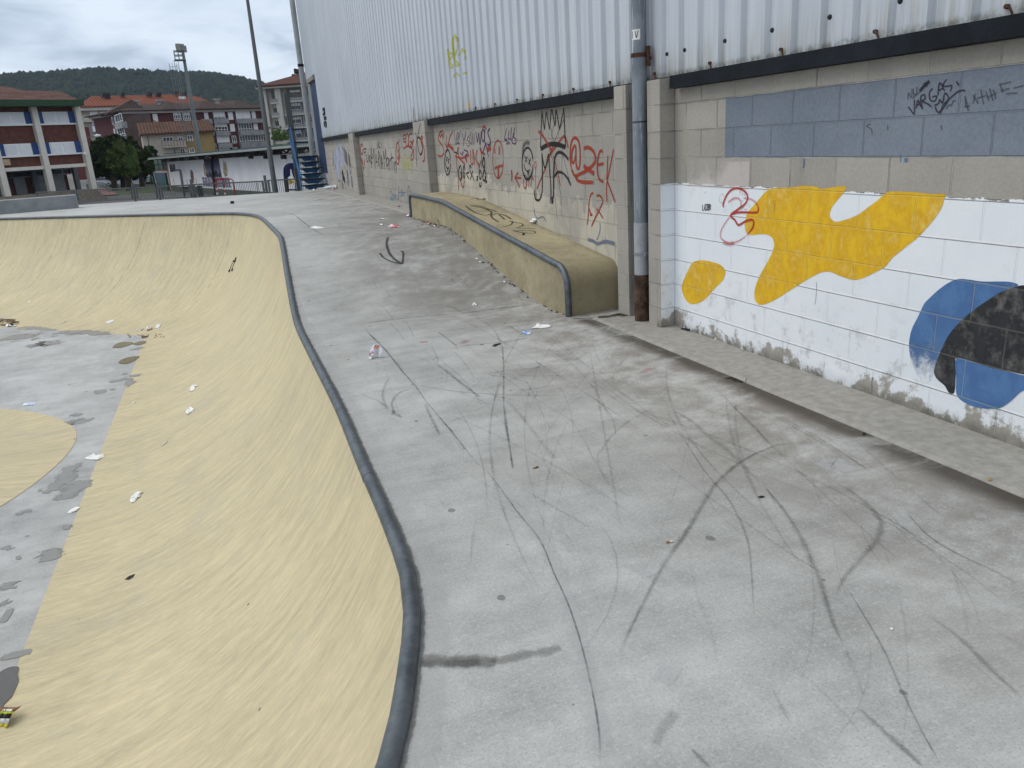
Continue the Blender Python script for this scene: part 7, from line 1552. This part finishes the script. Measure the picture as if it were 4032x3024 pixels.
# right hand apartment with grey balconies
FR_ = Fac(1790, 160.5, 2060, 157.5)
rap = thing('apartment_building', 'pale apartment block with grey balconies and dark brown roof beside the hall', 'building', FR_.P(10, -8, GZ))
PAL = M('pale_cream_render', (.47, .45, .41), .85, .06, .5)
s0 = FR_.sz('Q', 160, 700)[0]; s1 = FR_.sz('Q', 235, 700)[0]; s2 = FR_.sz('Q', 318, 700)[0]; s3 = FR_.sz('Q', 385, 700)[0]; s4 = FR_.sz('Q', 760, 700)[0]; zE = FR_.sz('Q', 400, 402)[1]
q = MB(); FR_.box(q, s0, s4+10, GZ, zE, -14, -1.2); q.obj('wall', PAL, rap)
q = MB(); FR_.box(q, s0, s1-.3, GZ, zE-.002, -1.2, 0); FR_.box(q, s2, s3-.1, GZ, zE-.002, -1.2, 0.2); q.obj('wall_pier', PAL, rap)
q = MB(); FR_.box(q, FR_.sz('Q', 85, 460, .9)[0], s4+10, zE, zE+.55, -15, 1.2); q.obj('eaves', M('eaves_cream', (.42, .40, .37), .8), rap)
BR2 = tile_mat('dark_brown_tile', (.085, .04, .03), (.12, .058, .045), FR_.e, .5)
sl_ = FR_.sz('Q', 80, 440, 1.4)[0]; hip(FR_, sl_, s4+16, 1.4, -18, zE+.57, FR_.sz('Q', 640, 225, -8)[0], s4+6, -8, FR_.sz('Q', 630, 228, -8)[1], 'hipped_roof', BR2, rap, .3)
for x, y0, y1 in ((506, 195, 280), (555, 190, 260), (484, 255, 290)):
    a, b, c, d = FR_.rect('Q', x-14, y0, x+14, y1, -6); q = MB(); FR_.box(q, a, b, c-2, d-.9, -7.5, -6); ch = q.obj('chimney', WHITE, rap); q = MB(); FR_.box(q, a-.08, b+.08, d-.9, d, -7.6, -5.9); q.obj('chimney_cap', DKP, ch)
ORW = M('orange_wood', (.22, .09, .025), .7, .2, 3); YWF = M('yellow_wood_frame', (.25, .2, .09), .7, .15, 3)
for (yt, yb, by0, by1, i) in ((432, 525, 525, 575, 0), (578, 675, 675, 722, 1), (722, 820, 820, 868, 2), (868, 968, 965, 1010, 3)):
    xo = [0, 18, 40, 62][i]
    a, b, c, d = FR_.rect('Q', 240+xo, yt, 305+xo, yb, -1.1); w_ = wnd(FR_, rap, a, b, c, d, cols=2, out=-1.15, frame=YWF if i == 0 else ORW, shutter=0 if i == 0 else .45, lower=False)
    a, b, c, d = FR_.rect('Q', 230+xo, by0, 318+xo, by1, .2); q = MB(); FR_.box(q, a, b, c+.25, d, -1.2, .25); bl_ = q.obj('balcony', M('balcony_grey', (.25, .255, .27), .8), rap); q = MB(); FR_.box(q, a-.05, b+.05, c, c+.24, -1.2, .35); q.obj('balcony_slab', PAL, bl_)
    a, b, c, d = FR_.rect('Q', 120+xo*1.05, by0+22, 152+xo*1.05, by1+20, -1); q = MB(); FR_.box(q, a, b+1., c, d, -3, -1.); q.obj('side_balcony', M('balcony_grey', (.25, .255, .27), .8), rap)
for (yt, yb, by0, by1) in ((405, 500, 505, 555), (556, 650, 655, 700), (702, 800, 800, 850), (850, 960, 945, 990)):
    a = FR_.sz('Q', 400, yt, -1)[0]; b = s4+8; zt_, zb_ = FR_.sz('Q', 520, yt, -1)[1], FR_.sz('Q', 520, yb, -1)[1]
    q = MB(); FR_.box(q, a, b, zb_, zt_, -1.19, -1.1); q.obj('recess', M('balcony_recess', (.17, .16, .15), .85), rap)
    n_ = 5
    for k_ in range(n_):
        c0, c1 = a+.6+(b-a-1)*k_/n_, a+.2+(b-a-1)*(k_+1)/n_; wnd(FR_, rap, c0, c1, zb_+.1, zt_-.25, cols=2, out=-1.04, frame=YWF if yt == 405 else WHITE, shutter=.0 if k_ % 2 else .4, lower=False)
    zs, zt3_ = FR_.sz('Q', 540, by1, .5)[1], FR_.sz('Q', 540, by0, .5)[1]
    q = MB(); FR_.box(q, a, b, zs+.3, zt3_, .3, .42); bl_ = q.obj('balcony', M('balcony_grey', (.25, .255, .27), .8), rap); q = MB(); FR_.box(q, a, b, zs, zs+.29, -1.1, .5); q.obj('balcony_slab', PAL, bl_)

# ---- parked cars beyond the trees
def car(cx, Y, col, label, flip=False, hgt=1.5):
    x0 = on_y('E', cx, 800, Y)[0]; root = thing('parked_car', label, 'car', (x0, Y, GZ), 'cars parked beyond the trees')
    L_ = 4.3; sgn = -1 if flip else 1
    pr = [(-2.1, .35), (-2.15, .75), (-1.95, .98), (-1.35, 1.05), (-.75, 1.42), (.1, hgt), (1.1, hgt-.04), (1.75, 1.08), (2.1, 1.0), (2.15, .5), (2.1, .32)]
    q = MB(); n = len(pr)
    for yy in (-.85, .85):
        for (a, z) in pr: q.v.append((x0+a*sgn, Y+yy*(.86 if z > 1.1 else 1), GZ+z))
    for i in range(n-1): q.f.append((i, i+1, n+i+1, n+i))
    q.f += [tuple(range(n)), tuple(range(2*n-1, n-1, -1))]; q.obj('body', col, root)
    q = MB(); wp = [(-1.15, 1.08), (-.7, 1.38), (.08, hgt-.09), (1.05, hgt-.12), (1.5, 1.1)]
    q.v = [(x0+a*sgn, Y-.875 if z < 1.2 else Y-.765, GZ+z) for a, z in wp]+[(x0+a*sgn, Y-.83 if z < 1.2 else Y-.72, GZ+z) for a, z in wp]; q.f = [tuple(range(5)), tuple(range(9, 4, -1))]+[(i, (i+1) % 5, 5+(i+1) % 5, 5+i) for i in range(5)]
    q.obj('side_window', DARKGLASS, root)
    for a in (-1.3, 1.3):
        for yy in (-.86, .66): q = MB(); q.tube([(x0+a*sgn, Y+yy, GZ+.32), (x0+a*sgn, Y+yy+.2, GZ+.32)], .32, 14); wh = q.obj('wheel', DKP, root); q = MB(); q.tube([(x0+a*sgn, Y+yy-.012, GZ+.32), (x0+a*sgn, Y+yy, GZ+.32)], .19, 12); q.obj('rim', GALV2, wh)
car(375, 132, M('silver_car_paint', (.42, .45, .48), .25, .03, 1, metal=.3, spec=.6), 'silver parked car behind the school corner pillar')
car(740, 134, M('white_car_paint', (.72, .74, .76), .25, .03, 1, spec=.6), 'white parked car behind the tree trunks', True)
car(1010, 131, M('pale_grey_car_paint', (.55, .57, .6), .25, .03, 1, metal=.2, spec=.6), 'pale grey low parked car at the right end of the row', True, 1.32)

# ---- trees
def leaf_mat(name, lo, hi):
    t = NT(name); n1 = t.noise(.9, 4, .6); at = t.n('ShaderNodeNewGeometry').outputs['Random Per Island']
    return t.fin(t.mix(t.math('ADD', t.math('MULTIPLY', n1, .5), t.math('MULTIPLY', at, .5)), lo, hi), .8, 0, .15)
LD = leaf_mat('dark_leaves', (.012, .022, .007), (.035, .055, .016)); LM = leaf_mat('mid_green_leaves', (.035, .06, .016), (.085, .125, .036)); LC = leaf_mat('conifer_needles', (.012, .026, .014), (.028, .05, .022))
def tree(label, Y, base_px, clumps, leaf, n, trunk_r, leafsz, seed, name='broadleaf_tree', group='trees between the school and the court', up=.0, lean=None):
    rg = random.Random(seed); bx = on_y('E', base_px[0], 850, Y)[0]; root = thing(name, label, 'tree', (bx, Y, GZ), group)
    C_ = []
    for (x, y, rx, ry) in clumps:
        c = Vector(on_y('E', x, y, Y)); e_ = Vector(on_y('E', x+rx, y, Y)); f_ = Vector(on_y('E', x, y-ry, Y)); C_.append((c, abs(e_.x-c.x), abs(f_.z-c.z)))
    zc_ = max(c.z for c, _, _ in C_)
    q = MB(); q.tube([(bx, Y, GZ-.1), (bx+.1, Y, GZ+1.2), (bx+.05, Y+.1, (GZ+zc_)/2+.6), (bx-.1, Y, zc_)], [trunk_r*1.25, trunk_r, trunk_r*.7, trunk_r*.15], 9); q.obj('trunk', M('bark', (.045, .036, .03), .95, .3, 5), root)
    for i, (c, a, b) in enumerate(C_):
        q = MB(); q.tube([(bx+.05, Y, GZ+1.4+.25*(i % 4)), tuple(Vector((bx, Y, GZ+1.8)).lerp(c, .5)), tuple(c)], [trunk_r*.45, trunk_r*.3, .03], 6); q.obj('limb', M('bark', (.045, .036, .03), .95, .3, 5), root)
    q = MB(); tot = sum(a*b for _, a, b in C_)
    for (c, a, b) in C_:
        k = int(n*a*b/tot)
        sub = [(Vector((rg.gauss(0, .62), rg.gauss(0, .62), rg.gauss(0, .58))), rg.uniform(.16, .42)) for _ in range(22)]
        for _ in range(k):
            s0_, sr_ = rg.choice(sub); d = Vector((rg.gauss(0, 1), rg.gauss(0, 1), rg.gauss(0, 1))).normalized()*(rg.random()**.4)*sr_*1.25 + s0_
            if d.length > 1.45: d = d.normalized()*rg.uniform(.7, 1.4)
            p = c+Vector((d.x*a, d.y*a*.95, d.z*b)); s_ = leafsz*rg.uniform(.6, 1.4)
            ax_ = Vector((rg.gauss(0, 1), rg.gauss(0, 1), rg.gauss(0, 1)+up*2)).normalized(); bx_ = ax_.orthogonal().normalized(); bx_ = Matrix.Rotation(rg.uniform(0, 6.28), 3, ax_) @ bx_; cx_ = ax_.cross(bx_)
            if up: bx_ = ax_; cx_ = ax_.orthogonal().normalized()*.4
            q.quad(p-bx_*s_, p-cx_*s_*.55, p+bx_*s_, p+cx_*s_*.55)
    q.obj('crown', leaf, root)
tree('large dark broadleaf tree beside the school corner', 112, (640,), [(420, 300, 190, 190), (640, 250, 220, 150), (330, 520, 130, 220), (560, 520, 240, 230), (480, 700, 200, 80), (760, 200, 120, 80)], LD, 9000, .34, .27, 1)
tree('broad dark tree at the back of the group, half hidden by the others', 122, (800,), [(780, 640, 330, 150), (1040, 660, 200, 130), (560, 660, 220, 130), (800, 440, 260, 170)], LD, 7000, .3, .32, 6)
tree('dark broadleaf tree with olive crown left of the court canopy', 114, (1130,), [(1100, 400, 150, 140), (1200, 520, 150, 150), (1050, 560, 180, 170), (1180, 650, 140, 80), (920, 230, 120, 110), (1000, 330, 110, 100)], leaf_mat('olive_leaves', (.014, .024, .006), (.055, .075, .018)), 7500, .30, .27, 2)
tree('feathery lighter green tree with low trunk in front of the dark trees', 105, (893,), [(820, 330, 200, 110), (900, 450, 170, 150), (760, 420, 150, 130), (820, 560, 200, 130), (960, 560, 130, 120), (880, 690, 170, 60)], LM, 8000, .38, .34, 3, 'willow_tree', up=1.)
tree('small rounded dark conifer at the right of the tree group', 128, (1320,), [(1270, 340, 100, 70), (1340, 420, 80, 90), (1250, 430, 90, 90)], LC, 2200, .25, .28, 4, 'conifer_tree')
# little plant on the canopy edge
q = MB(); rg = random.Random(9); c = Vector(on_y('Q', 345, 985, 56))
for _ in range(160):
    d = Vector((rg.gauss(0, .28), rg.gauss(0, .28), abs(rg.gauss(0, .3)))); p = c+d; s_ = .09; q.quad(p, p+Vector((s_, rg.uniform(-.05, .05), s_)), p+Vector((0, .03, s_*1.8)), p+Vector((-s_, 0, s_)))
tag(q.obj('shrub', LM), 'small bright green shrub showing above the canopy edge', 'shrub')

# ---- wooded hill
ridge = [(-900, 600), (-400, 560), (0, 540), (100, 531), (300, 521), (500, 494), (600, 480), (800, 472), (900, 479), (1000, 489), (1200, 502), (1400, 522), (1600, 560), (1680, 582), (1900, 640), (2400, 760), (3200, 860)]
Yh = 1150
RX = []; 
for x, y in ridge:
    p = on_y('z1', x, y+7, Yh); RX.append((p[0], p[2]))
RX = np.array(RX)
def hill_z(x, y):
    top = np.interp(x*Yh/np.maximum(y, 1), RX[:, 0], RX[:, 1])*1.0
    f = np.clip((y-600)/(Yh-600), 0, 1)**1.08
    und = 7*np.sin(x/70.+y/90.)+5*np.sin(x/33.-y/57.+1.)
    back = np.clip((y-Yh)/500, 0, 1)
    return -6 + (top+6)*f*(1-back*.5) + und*.8*np.clip(f*(1-f)*4, 0, 1)
xs_ = np.linspace(-760, 420, 150); ys_ = np.linspace(560, 1500, 60); Vh = []; Fh = []
for yv in ys_:
    for xv in xs_: Vh.append((xv, yv, float(hill_z(xv, yv))))
for i in range(len(ys_)-1):
    for j in range(len(xs_)-1): a = i*150+j; Fh.append((a, a+1, a+151, a+150))
me = bpy.data.meshes.new('hill'); me.from_pydata(Vh, [], Fh); me.update(); structure(link('hill', me, M('hill_forest_floor', (.015, .024, .012), .95, .3, .02), None, True), 'wooded hill behind the town')
npr = np.random.default_rng(4); N = 16000
yy = 560+(Yh+25-560)*npr.random(N)**.62; xx = -yy*.34 + npr.random(N)*yy*.50
zz = hill_z(xx, yy); hh = npr.uniform(6.5, 12.5, N)*(1+.2*np.sin(xx/40.)); ww = hh*npr.uniform(.30, .48, N)
cone = npr.random(N) < .35
K = 6; tv = []; tf = []
ang = np.arange(K)*2*math.pi/K
V = np.zeros((N, 2*K+2, 3)); 
for k in range(K):
    j1 = npr.uniform(.75, 1.2, N); j2 = npr.uniform(.7, 1.2, N)
    V[:, k, 0] = xx+ww*np.cos(ang[k])*j1; V[:, k, 1] = yy+ww*np.sin(ang[k])*j1; V[:, k, 2] = zz+hh*np.where(cone, .12, .35)*npr.uniform(.8, 1.2, N)
    r2 = np.where(cone, .5, .72); V[:, K+k, 0] = xx+ww*r2*np.cos(ang[k]+.5)*j2; V[:, K+k, 1] = yy+ww*r2*np.sin(ang[k]+.5)*j2; V[:, K+k, 2] = zz+hh*np.where(cone, .55, .78)*npr.uniform(.92, 1.08, N)
V[:, 2*K] = np.stack([xx, yy, zz+hh], 1); V[:, 2*K+1] = np.stack([xx, yy, zz-1], 1)
pat = []
for k in range(K):
    n_ = (k+1) % K; pat += [(k, n_, K+k), (n_, K+n_, K+k), (K+k, K+n_, 2*K), (n_, k, 2*K+1)]
pat = np.array(pat); FA = (pat[None]+(np.arange(N)*(2*K+2))[:, None, None]).reshape(-1, 3)
me = bpy.data.meshes.new('forest'); me.vertices.add(N*(2*K+2)); me.vertices.foreach_set('co', V.reshape(-1)); nf = len(FA)
me.loops.add(nf*3); me.loops.foreach_set('vertex_index', FA.reshape(-1)); me.polygons.add(nf); me.polygons.foreach_set('loop_start', np.arange(nf)*3); me.polygons.foreach_set('loop_total', np.full(nf, 3)); me.update(); me.validate()
t = NT('forest_canopy'); rnd_ = t.n('ShaderNodeNewGeometry').outputs['Random Per Island']; n1 = t.noise(.012, 4, .6); n2 = t.noise(.4, 3, .6)
f = t.math('ADD', t.math('MULTIPLY', n1, .6), t.math('MULTIPLY', rnd_, .4)); c = t.mix(t.mr(f, .3, .7), (.007, .013, .008), (.024, .036, .016)); c = t.mix(t.math('MULTIPLY', n2, .3), c, (.01, .016, .009))
fo = link('forest', me, t.fin(c, .9, 0, .05)); tag(fo, 'dense dark wood covering the hill', None, None, 'stuff')

# ---- air between here and the hill
hz_ = MB().box(-800, 460, -70, 1700, -45, 330).obj('haze', bpy.data.materials.new('air')); hm = hz_.data.materials[0]; hm.use_nodes = True; hm.node_tree.nodes.clear()
ho = hm.node_tree.nodes.new('ShaderNodeOutputMaterial'); hv = hm.node_tree.nodes.new('ShaderNodeVolumePrincipled'); hm.node_tree.links.new(hv.outputs[0], ho.inputs['Volume'])
hv.inputs['Color'].default_value = (.62, .78, 1, 1); hv.inputs['Density'].default_value = .00011; hv.inputs['Anisotropy'].default_value = .2
hz_['kind'] = 'stuff'; hz_['label'] = 'thin bluish haze in front of the hill'
